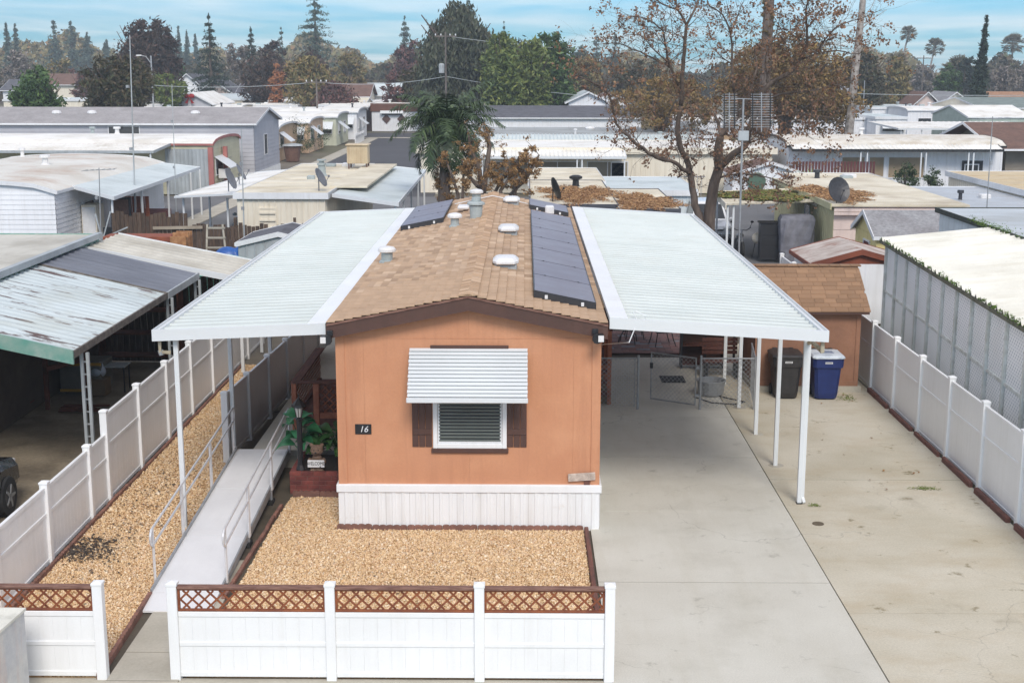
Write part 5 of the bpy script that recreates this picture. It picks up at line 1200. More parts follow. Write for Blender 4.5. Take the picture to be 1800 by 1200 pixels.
# things in the dark carport
bxm = M('dim_grey_box', rgb(120,118,108), rgb(96,94,86), rough=.8); yel = M('yellow_edge', rgb(196,150,50), None, rough=.6)
dkw = M('red_brown_lumber', rgb(112,62,44), rgb(84,48,36), rough=.85, sc=4, fine=.2)
p = Zp(140, 694); c0 = thing('storage_cart', p, 'grey storage cart with yellow edges standing in the dark carport', 'cart')
bx('box', bxm, c0, p.x-.45, p.x+.55, p.y, p.y+.9, .08, .78, c=.02)
for z in (.08, .72): bx('edge_strip', yel, c0, p.x-.46, p.x+.56, p.y-.012, p.y-.002, z, z+.07)
for a in (-.4, .45): MB().lathe((p.x+a, p.y+.2, .05), [(.05, -.02), (.05, .02)], n=8, ax=0).build('wheel', mt['rubber'], c0)
p = Zp(80, 720); s0 = thing('wooden_stairs', p, 'red brown wooden stairs with post and rail under the dark carport', 'stairs')
for k in range(4): bx('tread', dkw, s0, p.x-1.6+.1, p.x-.3, p.y-.1+k*.28, p.y+.16+k*.28, .18+k*.18, .22+k*.18)
for (a, b) in ((0, 0), (.65, .9)): bx('rail_post', dkw, s0, p.x+a, p.x+a+.09, p.y+b, p.y+b+.09, 0, 1.75)
MB().slab((p.x,p.y,1.0),(p.x+.09,p.y,1.0),(p.x+.74,p.y+.95,1.05),(p.x+.65,p.y+.95,1.05),.1).build('hand_rail', dkw, s0)
MB().tube([(p.x-.9, p.y-.9, .02), (p.x-.35, p.y-.4, .75)], .06, n=4).build('stringer', dkw, s0)
p = Zp(196, 690); t0 = thing('folding_table', p, 'small pale folding table with dark legs in the dark carport', 'table')
bx('table_top', mt['metalgrey'], t0, p.x-.35, p.x+.35, p.y, p.y+.5, .62, .65)
for a in (-.33, .30):
    for b in (.02, .45): bx('leg', mt['black'], t0, p.x+a, p.x+a+.03, p.y+b, p.y+b+.03, 0, .62)
p = Zp(183, 690); b0 = thing('plastic_bag', p, 'pale blue plastic bag sitting on a cardboard box in the dark carport', 'bag')
blob([((p.x-.1,p.y-.1,.55),(.22,.18,.16)), ((p.x-.02,p.y-.1,.70),(.08,.07,.10)), ((p.x-.25,p.y-.08,.5),(.12,.1,.1))], 'bag', M('thin_plastic', rgb(190,200,212), rgb(160,172,186), rough=.35), b0, .03)
b1 = thing('cardboard_box', p, 'brown cardboard box under the plastic bag in the dark carport', 'box'); bx('box', M('cardboard', rgb(132,112,88), rgb(108,92,72), rough=.9), b1, p.x-.35, p.x+.15, p.y-.35, p.y+.1, .0, .38, c=.01)
for b in ((p.x-.34, p.x-.11), (p.x-.09, p.x+.14)): bx('flap', b1.children[0].active_material, b1, b[0], b[1], p.y-.34, p.y+.09, .385, .395)
p = Zp(110, 725); b2 = thing('scrap_pile', p, 'low pile of reddish scrap boards on the dark carport floor', 'scrap')
for k in range(7): o = bx('scrap_board', dkw, b2, p.x-.1, p.x+random.uniform(.5, 1.0), p.y+.08*k, p.y+.08*k+.06, .02+.02*(k % 3), .045+.02*(k % 3))
ws = thing('work_shelf', (-10.6, 33.9, 0), 'tall dark shelves against the back of the shaded carport', 'shelf')
for x in (-11.1, -9.0): bx('side', dkw, ws, x, x+.05, 34.0, 34.5, 0, 2.1)
for z in (.3, .9, 1.5, 2.05): bx('shelf', dkw, ws, -11.05, -9.0, 34.0, 34.5, z, z+.04)
bw = thing('board_wall', (-11, 34.9, 0), 'dark plank screen closing the back of the shaded carport', 'screen')
for k in range(22): bx('plank', woodold, bw, -11.2+k*.165, -11.2+k*.165+.155, 34.9, 34.93, 0, 2.3)
# left yard clutter beyond it: plank fence, redwood pile, ladder, tarp, small grey shed, teal cover
wf = thing('plank_fence', (-16.4, 53.6, 0), 'old dark plank fence around the cluttered yard', 'fence')
for k in range(46):
    x = -16.6+k*.17; h = 1.5+.08*math.sin(k*1.3)+random.uniform(-.06, .06)+(.45 if x < -13.6 else 0)
    bx('plank', woodold, wf, x, x+.155, 53.5, 53.525, 0, h)
for k in range(4): bx('post', woodold, wf, -16.5+k*2.4, -16.4+k*2.4, 53.53, 53.63, 0, 1.8)
o = bx('loose_board', M('pale_board', rgb(170,158,140), rgb(140,128,112), rough=.9), wf, -14.9, -12.9, 53.36, 53.4, 1.3, 1.42); o.rotation_euler = (0, -.02, 0)
pf = thing('plank_fence', (-12.6, 50.6, 0), 'lower dark fence panel of planks between the ladder and the redwood stack', 'fence')
for k in range(17): bx('plank', woodold, pf, -12.1+k*.17, -12.1+k*.17+.155, 51.2, 51.225, 0, 1.2+random.uniform(-.05, .05))
pile = thing('redwood_stack', (-14.6, 47.6, 0), 'stack of redwood lumber with pale orange cut ends', 'lumber')
for j in range(4):
    for k in range(5): bx('beam', redwood, pile, -15.2, -12.75-random.uniform(0, .12), 47.8+k*.2, 47.8+k*.2+.18, 1.0+j*.19, 1.0+j*.19+.17, c=.01)
bx('tarp_base', M('maroon_cover', rgb(84,40,44), rgb(66,34,38), rough=.8), pile, -15.1, -12.8, 47.75, 48.7, 0, .99)
for j in range(8): bx('cut_board', M('orange_cut_lumber', rgb(184,138,94), rgb(140,96,62), rough=.8, fine=.25, sc=5, objv=.2) if j == 0 else bpy.data.materials['orange_cut_lumber'], pile, -12.72, -12.15, 47.6+j*.13, 47.6+j*.13+.085, .5, 1.78+random.uniform(-.12, .1))
ld = thing('step_ladder', (-11.2, 48.6, 0), 'pale wooden step ladder leaning by the plank fence', 'ladder')
lm_ = M('pale_ladder_wood', rgb(176,172,158), rgb(150,144,130), rough=.8)
for s in (-.36, .34): MB().tube([(-11.25+s*1.15, 48.4, .3), (-11.4+s*.8, 49.0, 2.05)], .045, n=4).build('side_rail', lm_, ld)
for k in range(5): bx('rung', lm_, ld, -11.72+.01*k, -10.9-.03*k, 48.44+k*.11, 48.52+k*.11, .5+k*.35, .56+k*.35)
trp = thing('blue_tarp', (-10.5, 48.5, 0), 'bright blue tarp heaped beside the small grey shed', 'tarp')
blob([((-10.9,48.6,.7),(.6,.4,.6)), ((-10.3,48.6,1.05),(.28,.3,.45)), ((-11.2,48.6,.6),(.35,.3,.45))], 'tarp', M('blue_tarp', rgb(40,96,170), rgb(30,78,150), rough=.4, sc=4), trp, .06)
tc_ = thing('teal_cover', (-10.2, 43.3, 0), 'faded teal boat shaped cover behind the long white awning', 'cover')
q_ = [(-11.1,43.0,1.35),(-9.9,42.8,1.30),(-9.0,43.1,1.38),(-8.9,43.9,1.46),(-9.9,44.3,1.6),(-10.9,44.1,1.52)]
MB().add(q_+[(-10.1,43.5,1.66)]+[(x, y, .2) for x, y, z in q_],
         [(0,1,6),(1,2,6),(2,3,6),(3,4,6),(4,5,6),(5,0,6),(7,8,1,0),(8,9,2,1),(9,10,3,2),(10,11,4,3),(11,12,5,4),(12,7,0,5)]).build('cover', M('teal_canvas', rgb(126,196,176), rgb(110,180,160), rough=.7), tc_)
sg = home_block('small light grey metal shed with a dark low gable roof behind the plank fence', -9.75, -7.0, 45.2, 48, 1.85, mt['metalgrey'], shdark, 'rib', .3, 'gable', .35, ov=.08, ridge='y', cat='shed', name='metal_shed')
jk = [('yard_barrel', 'dark plastic barrel beside the plank fence in the cluttered yard', 'barrel', -13.2, 50.5, .3, .95, mt['dark']), ('yard_barrel', 'pale bucket like tub near the redwood stack', 'barrel', -15.6, 50.0, .28, .7, mt['metalgrey'])]
for nm, lab, cat, x, y, r_, h, mm in jk: o_ = thing(nm, (x, y, 0), lab, cat); MB().lathe((x, y, 0), [(r_*.9, 0), (r_, .1), (r_, h*.9), (r_*.92, h)], n=14).build('drum', mm, o_); MB().lathe((x, y, h+.003), [(r_*.8, 0), (r_*.8, .03)], n=14).build('lid', mm, o_)
ar_ = thing('dish_frame', (-16.6, 52.0, 0), 'tangled pale metal frame by the carport posts in the cluttered yard', 'frame')
for a_, b_ in (((-16.9,52,0),(-16.2,52.1,2.2)), ((-16.3,52,0),(-16.8,52.1,2.1)), ((-16.9,52,1.0),(-15.5,51.9,1.6)), ((-16.9,52.05,.5),(-16.2,52.05,.55))): MB().tube([a_, b_], .035, n=4).build('bar', mt['metalgrey'], ar_)
# ------------------------------------------------------------------ homes further back, placed by the height of their eaves
def hb(label, pl, pr, py, z, dep, *a, **k):
    A = Zp(pl, py, z); B = Zp(pr, py, z); y = (A.y+B.y)/2; f = y/2395.
    return home_block(label, (pl-923)*f, (pr-923)*f, y, y+dep, z, *a, **k)
def eave_row(r, x0, x1, y, z, n, nm='scalloped_edge'):
    m = MB(); w = (x1-x0)/n
    for i in range(n): m.box(x0+i*w, x0+i*w+w*.5, y-.02, y+.02, z, z+.09)
    tag(m.build(nm, mt['dark'], r), kind='stuff')
L1 = home_block('white arched roof home above the blue grey carport', -28, -19.2, 54.5, 71, 2.75, wwhite, M('stained_arched_roof', rgb(222,220,212), rgb(200,194,182), rough=.6, sc=.4, stain=(rgb(170,132,100), .7, .35, .5, .72)), 'clap', .2, 'arch', .45, ridge='y')
awning_roof('blue grey carport roof on galvanised posts left of the cream home', [(-19.1,56.5,2.8),(-19.1,70.5,2.8),(-17.3,71.5,2.5),(-17.0,55.2,2.45)], 30, roofblue, posts=[(-17.2,y,2.42) for y in (55.6,60,64.5,69,71)], amp=.02)
for y in (58.0, 62): window_on(L1, ('x+', -19.2), y, 1.0, 1.4, 1.0, 0)
pp = thing('garden_parasol', (-18.4, 60, 0), 'closed dark garden parasol under the blue grey carport', 'parasol')
MB().tube([(-18.3,60,0),(-18.3,60,2.3)], .03).build('pole', mt['black'], pp); MB().lathe((-18.3,60,1.2), [(.28,0),(.18,.3),(.06,1.0)], n=10).build('canopy', mt['dark'], pp)
cb1 = thing('storage_cabinet', (-18.9, 57.5, 0), 'cream storage cabinet against the home wall under the blue grey carport', 'cabinet'); bx('cabinet', wcream, cb1, -19.15, -18.5, 57.5, 58.6, 0, 1.9, c=.02); bx('cabinet_door', mt['white'], cb1, -19.1, -18.55, 57.46, 57.5, .1, 1.8)
cb2 = thing('screen_door', (-19.0, 56.2, 0), 'dark framed screen door standing by the corner of the blue grey carport', 'door'); bx('door_frame', mt['black'], cb2, -18.3, -17.4, 58.9, 58.95, 0, 2.1); bx('screen', shbrown, cb2, -18.2, -17.5, 58.87, 58.9, .1, 2.0)
cb3 = thing('lattice_divider', (-17.6, 61.5, 0), 'brown plank divider behind the clutter under the blue grey carport', 'divider'); [bx('plank', redwood, cb3, -18.9+.2*k, -18.72+.2*k, 61.5, 61.53, 0, 1.9) for k in range(8)]
cb4 = thing('yard_chair', (-18.0, 57.4, 0), 'dark folding chair at the open edge of the blue grey carport', 'chair'); bx('seat', mt['black'], cb4, -18.2, -17.75, 56.9, 57.35, .42, .46); bx('backrest', mt['black'], cb4, -18.2, -17.75, 57.35, 57.39, .46, .95); [bx('leg', mt['black'], cb4, x, x+.03, y, y+.03, 0, .42) for x in (-18.2, -17.78) for y in (56.92, 57.3)]
ba = thing('brick_steps', (-18.0, 64, 0), 'red brick steps and planters under the blue grey carport', 'steps')
for k in range(4): bx('step', brickred, ba, -18.9, -17.5, 62+k*.4, 66, k*.22, k*.22+.215)
L4 = home_block('cream flat roofed home with swamp cooler and satellite dishes', -11.75, -8.15, 54.6, 71.5, 2.62, wcream, roofcream, 'rib', .22, 'flat', ov=.12)
window_on(L4, ('y', 54.6), -10.9, .2, .75, 1.9, 0, frame=wcream, pane=wcream, mull=0)
for k in range(6): bx('ladder_rung', wcream, L4, -10.85, -10.2, 54.50, 54.54, .35+k*.3, .41+k*.3)
m = MB(); [m.box(*b) for b in ((-8.3,-6.7,57,70.5,2.70,2.78),)]; m.build('roof_curb', roofcream, L4)
awning_roof('pale blue carport roof beside the cream home with the swamp cooler', [(-7.9,54.9,2.62),(-7.9,72,2.62),(-5.3,72,2.35),(-5.1,53.9,2.35)], 24, roofblue, posts=[(-5.25,y,2.3) for y in (54.2,58,62,66,70)], amp=.015)
awning_roof('sagging white carport roof beside the cream home', [(-11.9,55.4,2.58),(-11.9,68.5,2.62),(-14.0,70,2.35),(-15.0,57.2,2.28)], 22, rooflight, posts=[(-14.7,57.5,2.25),(-14.4,61,2.25),(-12.6,56.6,2.3),(-14.1,68,2.3)], amp=.01, th=.05)
sc_ = thing('swamp_cooler', (-8.4, 68.5, 2.7), 'tan louvred swamp cooler standing on the cream flat roof', 'cooler')
ctan = M('cooler_tan', rgb(206,190,160), rgb(188,170,140), rough=.6, streak=(rgb(150,110,80), .6))
bx('cabinet', ctan, sc_, -9.0, -7.95, 68.0, 69.0, 2.95, 3.86, c=.02)
for k in range(9): bx('louvre', ctan, sc_, -8.94+k*.108, -8.94+k*.108+.04, 67.96, 68.0, 3.0, 3.75)
bx('cooler_lid', ctan, sc_, -9.06, -7.88, 67.9, 69.1, 3.862, 3.93, c=.02)
for x in (-8.95, -8.05):
    for y in (68.05, 68.9): bx('foot', shbrown, sc_, x, x+.07, y, y+.07, 2.69, 2.95)
vp = thing('roof_flue', (-9.6, 63.5, 2.69), 'grey two stage flue pipe on the cream flat roof', 'flue')
MB().lathe((-9.6,63.5,2.69), [(.26,0),(.2,.12),(.17,.5)], n=12).build('pipe', mt['ventgrey'], vp); MB().lathe((-9.6,63.5,3.2), [(.22,0),(.22,.09),(.12,.12),(.12,.2),(.22,.21),(.22,.27)], n=12).build('cap', mt['ventgrey'], vp)
dishm = M('grey_dish', rgb(116,118,124), rgb(96,98,104), rough=.5); dishw = M('pale_dish', rgb(206,206,202), rgb(180,180,176), rough=.5)
def dish(x, y, z, az, label, r_=.32, mtl=None, mast=.5, el=.5):
    r = thing('satellite_dish', (x, y, z), label, 'satellite dish', 'satellite dishes on roofs'); mtl = mtl or dishm
    R = Matrix.Rotation(az, 3, 'Z') @ Matrix.Rotation(-el, 3, 'X'); c = Vector((x, y, z+mast))
    vs = []; fs = []; n = 16
    for j, q in enumerate((.01, .35, .7, 1.0)):
        for k in range(n):
            a = 2*math.pi*k/n; vs.append(c+R @ Vector((r_*q*math.cos(a), -.08-r_*.22*q*q+.02, r_*1.12*q*math.sin(a))))
    m0 = len(vs)
    vs += [v+R @ Vector((0, .025, 0)) for v in vs]
    for j in range(3):
        for k in range(n): a, b = j*n+k, j*n+(k+1) % n; fs.append((a, b, b+n, a+n)); fs.append((a+m0, a+n+m0, b+n+m0, b+m0))
    for k in range(n): a, b = 3*n+k, 3*n+(k+1) % n; fs.append((a, b, b+m0, a+m0))
    MB().add(vs, fs).build('reflector', mtl, r)
    MB().tube([(x, y, z), (x, y+.02, z+mast*.6), c], .025, n=6).build('mast', mtl, r)
    tip = c+R @ Vector((0, -.45, -.12)); MB().tube([c+R @ Vector((0, -.05, -r_)), tip], .014, n=5).build('feed_arm', mtl, r); MB().cbox(tip.x-.04, tip.x+.04, tip.y-.06, tip.y+.03, tip.z-.03, tip.z+.05, c=.01).build('feed_horn', mtl, r)
    return r
dish(-15.3+2.9, 56.0, 2.62, 1.45, 'grey satellite dish on the edge of the sagging white carport roof', .42, el=.4)
dish(-12.9, 60.5, 2.55, 1.6, 'smaller grey satellite dish behind the first on the sagging white carport roof', .36)
dish(-8.55, 55.6, 2.70, 1.35, 'satellite dish at the front corner of the cream flat roof', .38)
car('parked_suv', 'silver grey vehicle with dark windscreen under the sagging white carport roof', -12.55, 63, math.pi, psilver)
car('parked_pickup', 'white vehicle parked beyond the mossy carport roof', 8.4, 61.5, math.pi, pwhite)
# lane paving between the homes
struct('x', MB().box(-34, 36, 43.5, 82, -.11, -.024).build('park_paving', M('aged_asphalt', (.16,.16,.165), (.12,.12,.125), rough=.9, sc=.2, fine=.1), None))
# small leaf-strewn roofs behind the big house
leafm = M('fallen_leaf_litter', rgb(164,124,84), rgb(132,96,64), rough=.85, isl=[rgb(116,80,52), rgb(178,134,88), rgb(200,164,116), rgb(146,102,64), rgb(98,72,52)])
S1 = home_block('low flat roofed outbuilding covered in brown leaves with a black vent', .35, 3.62, 53.4, 65, 2.3, shdark, roofcream, 'rib', .3, 'flat', ov=.1, trim=M('charcoal_fascia', rgb(82,84,92), rgb(66,68,76), rough=.7), th=.35, cat='outbuilding', name='outbuilding')
tag(litter('leaf_litter', 2.3, 58.0, 2.0, 5.0, 15000, .032, leafm, 2.38), 'brown leaf litter drifted on the low flat outbuilding roof', 'leaf litter', kind='stuff')
S2 = home_block('dark carport with a leaf covered roof next to the low flat outbuilding', 3.75, 6.0, 52.2, 61, 2.25, shdark, roofcream, 'rib', .3, 'flat', ov=.06, trim=bpy.data.materials['charcoal_fascia'], th=.35, cat='outbuilding', name='outbuilding')
tag(litter('leaf_litter', 4.9, 55.0, 1.7, 4.2, 15000, .032, leafm, 2.33), 'brown leaf litter over the roof of the dark carport by the tree', 'leaf litter', kind='stuff')
v = thing('roof_ventilator', (1.9, 62.5, 2.37), 'black turbine vent on the leaf strewn flat roof', 'vent'); MB().lathe((2.35,61.8,2.37), [(.2,0),(.16,.05),(.14,.3),(.3,.36),(.3,.46),(.15,.52)], n=12).build('turbine', mt['black'], v)
dish(1.15, 54.6, 2.37, 1.9, 'black satellite dish seen edge on at the front of the leaf strewn roof', .42, mtl=mt['black'], el=.3)
home_block('low cream flat roof between the leaf strewn roof and the long cream home', .3, 3.9, 67.0, 76, 2.1, wcream, roofcream, 'rib', .3, 'flat', cat='outbuilding', name='outbuilding')
home_block('low pale blue flat roof behind the leafy carport', 4.0, 8.0, 63, 71, 2.0, wblue, roofblue, 'rib', .3, 'flat', cat='outbuilding', name='outbuilding')
fn = thing('wire_fence', (5.5, 66, 0), 'grey wire fence with posts seen beside the big bare tree', 'fence')
for k in range(10): bx('picket', mt['galv'], fn, 7.6+k*.22, 7.63+k*.22, 73.0, 73.03, 0, 2.0)
for z in (.3, 1.9): bx('rail', mt['galv'], fn, 7.5, 9.8, 73.03, 73.06, z, z+.05)
# mossy carport and the pink / green home
mossc = awning_roof('carport roof overgrown with moss and leaves', [(8.0,53.2,2.42),(11.9,54.6,2.42),(11.7,60,2.42),(8.3,58.6,2.42)], 16, roofcream, posts=[(8.1,53.4,2.38),(8.35,53.5,2.38),(8.4,58.4,2.38)], amp=.01, th=.22, trim=wcream)
mossm = M('roof_moss', rgb(84,100,40), rgb(112,96,52), rough=.95, isl=[rgb(70,92,34), rgb(120,132,58), rgb(60,74,32), rgb(150,112,62), rgb(96,110,44)])
tag(litter('moss_and_leaves', 10.0, 56.5, 2.1, 2.9, 12000, .06, mossm, 2.45), 'green moss and dead leaves growing on the carport roof by the tree', 'moss', kind='stuff')
GH = thing('mobile_home', (11.95, 51.7, 0), 'pale home with pink front and yellow green side wall under a leafy flat roof', 'mobile home')
m = MB(); wallface(m, (11.95,64), (11.95,51.7), 0, 2.5, 'rib', .35); m.build('side_wall', wyel, GH)
m = MB(); wallface(m, (11.95,51.7), (17,51.7), 0, 2.5, 'clap', .4); m.build('front_wall', wpink, GH)
MB().box(11.8, 17.1, 51.5, 64, 2.5, 2.58).build('roof', roofcream, GH)
for z in (2.18, 2.32): MB().box(11.9, 16.4, 51.46, 51.5, z, z+.11).build('fascia_board', wpink, GH)
MB().box(11.76, 11.8, 51.5, 64, 2.38, 2.62).build('fascia', wyel, GH)
window_on(GH, ('x-', 11.95), 56, 1.1, 1.0, 1.0, 0)
tag(litter('leaf_litter', 12.9, 56.0, 1.6, 4.6, 14000, .034, leafm, 2.60), 'orange brown leaves heaped on the flat roof beside the dark satellite dish', 'leaf litter', kind='stuff')
dish(12.15, 52.2, 2.3, .3, 'large dark satellite dish on the leaf covered roof corner', .46, mtl=mt['dark'], mast=.75, el=.35)
home_block('flat cream home roof beyond the leaf covered roof', 13.4, 17.6, 64.3, 69.3, 2.35, wcream, roofcream, 'rib', .3, 'flat')
home_block('pale grey blue flat roof spreading toward the long white home', 17.3, 21.1, 50.5, 63, 2.2, wblue, M('silver_roof', rgb(186,192,198), rgb(168,172,176), rough=.5, sc=.3, streak=(rgb(150,140,120), .5, (.3, 1.2, 1))), 'rib', .3, 'flat')
home_block('tan flat roofed home past the pale grey roofs', 21.4, 33, 55, 68, 2.55, wcream, M('sand_roof', rgb(206,188,152), rgb(190,170,136), rough=.7), 'rib', .3, 'flat')
# covered appliance, cabinet, motorbike, propane
cvm = M('grey_fabric_cover', rgb(132,132,140), rgb(108,108,116), rough=.8, sc=3, fine=.2, bump=.5, bsc=8)
cv = thing('covered_equipment', (11.0, 54.2, 0), 'bulky equipment under a wrinkled grey fabric cover at the side of the pale home', 'covered equipment')
vs = []; rings = [(.0,.50,.40),(.5,.62,.46),(1.2,.68,.50),(1.75,.66,.48),(1.92,.60,.42)]
for z, a, b in rings:
    for k in range(20):
        t = 2*math.pi*k/20; w = 1+.05*math.sin(k*3.1+z*5)+.03*math.sin(k*7); vs.append((10.95+a*w*max(-1,min(1,1.35*math.cos(t))), 53.9+b*w*max(-1,min(1,1.35*math.sin(t))), z))
MB().add(vs, [(i*20+k, i*20+(k+1) % 20, (i+1)*20+(k+1) % 20, (i+1)*20+k) for i in range(4) for k in range(20)]+[tuple(range(80, 100))]).build('fabric_cover', cvm, cv, smooth=False)
cb = thing('grill_cabinet', (9.9, 54.5, 0), 'tall black cabinet standing under the mossy carport roof', 'cabinet')
bx('cabinet', mt['dark'], cb, 9.55, 10.3, 54.0, 54.5, .1, 1.55, c=.02); bx('cabinet_top', mt['black'], cb, 9.5, 10.35, 53.95, 54.55, 1.56, 1.62, c=.01)
for k in range(3): bx('drawer', mt['black'], cb, 9.6, 10.25, 53.97, 54.0, .2+k*.45, .6+k*.45)
mc = thing('motorcycle', (9.0, 56.5, 0), 'black motorcycle parked under the mossy carport roof', 'motorcycle')
for dy in (-.7, .7): MB().lathe((9.05, 56.0+dy, .32), [(.24,-.05),(.33,-.05),(.33,.05),(.24,.05)], n=18, ax=0).build('wheel', mt['rubber'], mc)
blob([((9.05,55.9,.85),(.14,.28,.12)), ((9.05,56.3,.78),(.13,.35,.08)), ((9.05,56.0,.5),(.16,.25,.2))], 'tank_and_seat', pdark, mc, .03)
MB().tube([(9.05,55.3,.32),(9.05,55.55,1.0),(9.05,55.6,1.12)], .03).build('fork', mt['galv'], mc); MB().tube([(8.65,55.75,1.2),(8.85,55.6,1.1),(9.25,55.6,1.1),(9.45,55.75,1.2)], .018).build('handlebar', mt['black'], mc)
for s in (-1, 1): MB().tube([(9.05+s*.3,55.62,1.12),(9.05+s*.42,55.6,1.42)], .01).build('mirror_stalk', mt['black'], mc); MB().ball((9.05+s*.42,55.6,1.45), (.07,.02,.05), 8, 5).build('mirror', mt['black'], mc)
gb_ = thing('propane_ball', (9.6, 55.4, 0), 'cream round barbecue dome under the mossy carport roof', 'barbecue')
MB().ball((9.65,55.0,.85), (.28,.28,.24), 14, 9).build('dome', wcream, gb_); [MB().tube([(9.65+dx,55.0,.7),(9.65+dx*2,55.0,.0)], .015).build('leg', mt['black'], gb_) for dx in (-.12, .12)]
rx = thing('planting_strip', (6.5, 45, 0), None, None)
rx.name = 'planting_strip'; rx['kind'] = 'structure'; bx('soil', M('leafy_ground', rgb(120,92,62), rgb(84,66,46), rough=.95, sc=4, fine=.3, fsc=14), rx, -3, 9, 40.2, 46, -.06, .0)
# ------------------------------------------------------------------ sheds on the other side
ws_ = home_block('white wooden shed with a rusty peeling gable roof', 8.85, 11.7, 40.6, 43.6, 1.85, wwhite, M('rusty_peeling_roof', rgb(206,196,188), rgb(186,174,164), rough=.8, sc=1.2, streak=(rgb(112,66,48), .8, (1.2, 4, 1)), stain=(rgb(140,88,64), .7, 1.3, .5, .68)), 'rib', .6, 'gable', .42, ov=.12, ridge='y', trim=M('rust_red_trim', rgb(136,74,52), rgb(112,62,46), rough=.8), cat='shed', name='wooden_shed')
bpy.data.objects[[c.name for c in ws_.children if c.name.startswith('gable_wall')][0]].active_material = bpy.data.materials['rust_red_trim']
ys = home_block('small pale yellow shed with grey shingle roof', 12.3, 15.6, 46.6, 49.6, 1.95, M('pale_yellow_paint', rgb(220,206,146), rgb(206,190,130), rough=.7), shgrey, 'rib', .6, 'gable', .75, ov=.15, cat='shed', name='garden_shed')
window_on(ys, ('x-', 12.3), 47.4, .9, .9, .8, 0, pane=M('maroon_shutter', rgb(96,40,44), None, rough=.6))
# screened carport next to the parking pad
SCX0, SCX1 = 9.84, 9.20
lat = bpy.data.materials.new('white_perforated_screen'); lat.use_nodes = True; t = lat.node_tree; b = t.nodes['Principled BSDF']; b.inputs['Roughness'].default_value = .5
geo = N(t, 'ShaderNodeNewGeometry'); sp_ = N(t, 'ShaderNodeSeparateXYZ'); t.links.new(geo.outputs['Position'], sp_.inputs[0])
fy = mth(t, 'ABSOLUTE', mth(t, 'SUBTRACT', mth(t, 'FRACT', mth(t, 'MULTIPLY', mth(t, 'ADD', sp_.outputs['Y'], sp_.outputs['Z']), 8.)), .5)); fz = mth(t, 'ABSOLUTE', mth(t, 'SUBTRACT', mth(t, 'FRACT', mth(t, 'MULTIPLY', mth(t, 'SUBTRACT', sp_.outputs['Y'], sp_.outputs['Z']), 8.)), .5))
hole = mth(t, 'MULTIPLY', mth(t, 'LESS_THAN', fy, .22), mth(t, 'LESS_THAN', fz, .22))
nz = N(t, 'ShaderNodeTexNoise'); nz.inputs['Scale'].default_value = .8; nz.inputs['Detail'].default_value = 8; t.links.new(geo.outputs['Position'], nz.inputs['Vector'])
cr_ = N(t, 'ShaderNodeValToRGB'); cr_.color_ramp.elements[0].position = .35; cr_.color_ramp.elements[1].position = .7; cr_.color_ramp.elements[0].color = (.98,.98,.97,1); cr_.color_ramp.elements[1].color = (.86,.86,.83,1); t.links.new(nz.outputs['Fac'], cr_.inputs[0])
mx = N(t, 'ShaderNodeMix', data_type='RGBA'); t.links.new(hole, mx.inputs[0]); t.links.new(cr_.outputs[0], mx.inputs[6]); mx.inputs[7].default_value = (.50,.52,.54,1); t.links.new(mx.outputs[2], b.inputs['Base Color'])
sw = thing('screened_carport', (SCX1, 24, 0), 'long carport walled with perforated white lattice screens under a mossy edged cream roof', 'carport')
frm = M('weathered_white_frame', rgb(226,228,222), rgb(200,200,190), rough=.6, sc=5, streak=(rgb(120,110,90), .6))
def scx(y): return SCX0+(SCX1-SCX0)*(36.2-y)/(36.2-24.4)
ys_ = [36.2-i*1.22 for i in range(14)]
for i in range(13):
    a, c_ = ys_[i+1], ys_[i]; xa, xc = scx(a), scx(c_)
    for (z0, z1) in ((.06, 1.72), (1.78, 3.0)):
        MB().hexa([(xa+.03,a+.03,z0),(xa+.045,a+.03,z0),(xc+.045,c_-.03,z0),(xc+.03,c_-.03,z0),(xa+.03,a+.03,z1),(xa+.045,a+.03,z1),(xc+.045,c_-.03,z1),(xc+.03,c_-.03,z1)]).build('lattice_panel', lat, sw)
    MB().hexa([(xa,a,1.72),(xa+.03,a,1.72),(xc+.03,c_,1.72),(xc,c_,1.72),(xa,a,1.78),(xa+.03,a,1.78),(xc+.03,c_,1.78),(xc,c_,1.78)]).build('mid_rail', frm, sw)
    MB().hexa([(xa,a,2.98),(xa+.06,a,2.98),(xc+.06,c_,2.98),(xc,c_,2.98),(xa,a,3.07),(xa+.06,a,3.07),(xc+.06,c_,3.07),(xc,c_,3.07)]).build('top_rail', frm, sw)
for i, y in enumerate(ys_): MB().cbox(scx(y)-.035, scx(y)+.03, y-.04, y+.04, 0, 3.06, c=.008).build('post', frm, sw)
X_in = 12.75
m = corrug(MB(), (X_in,20.3,3.42), (X_in,36.6,3.42), (scx(36.6)-.12,36.6,3.12), (scx(20.3)-.12,20.3,3.12), 44, .085, .4); m.build('roof_sheet', M('cream_ribbed_roof', rgb(226,224,214), rgb(206,203,192), rough=.55, sc=.5, streak=(rgb(176,166,140), .4, (.4, 3, 1))), sw)
MB().slab((X_in,20.3,3.40),(X_in,36.6,3.40),(scx(36.6)-.1,36.6,3.10),(scx(20.3)-.1,20.3,3.10),.04).build('roof_deck', frm, sw)
MB().hexa([(scx(20.3)-.12,20.3,3.02),(scx(20.3)-.07,20.3,3.02),(scx(36.6)-.07,36.6,3.02),(scx(36.6)-.12,36.6,3.02),(scx(20.3)-.12,20.3,3.11),(scx(20.3)-.07,20.3,3.11),(scx(36.6)-.07,36.6,3.11),(scx(36.6)-.12,36.6,3.11)]).build('gutter', M('mossy_gutter', rgb(120,116,98), rgb(84,84,66), rough=.9, sc=6), sw)
mossg = M('gutter_moss', rgb(82,108,42), rgb(58,78,34), rough=.95, isl=[rgb(70,96,36), rgb(112,140,58), rgb(50,66,30)])
q = []
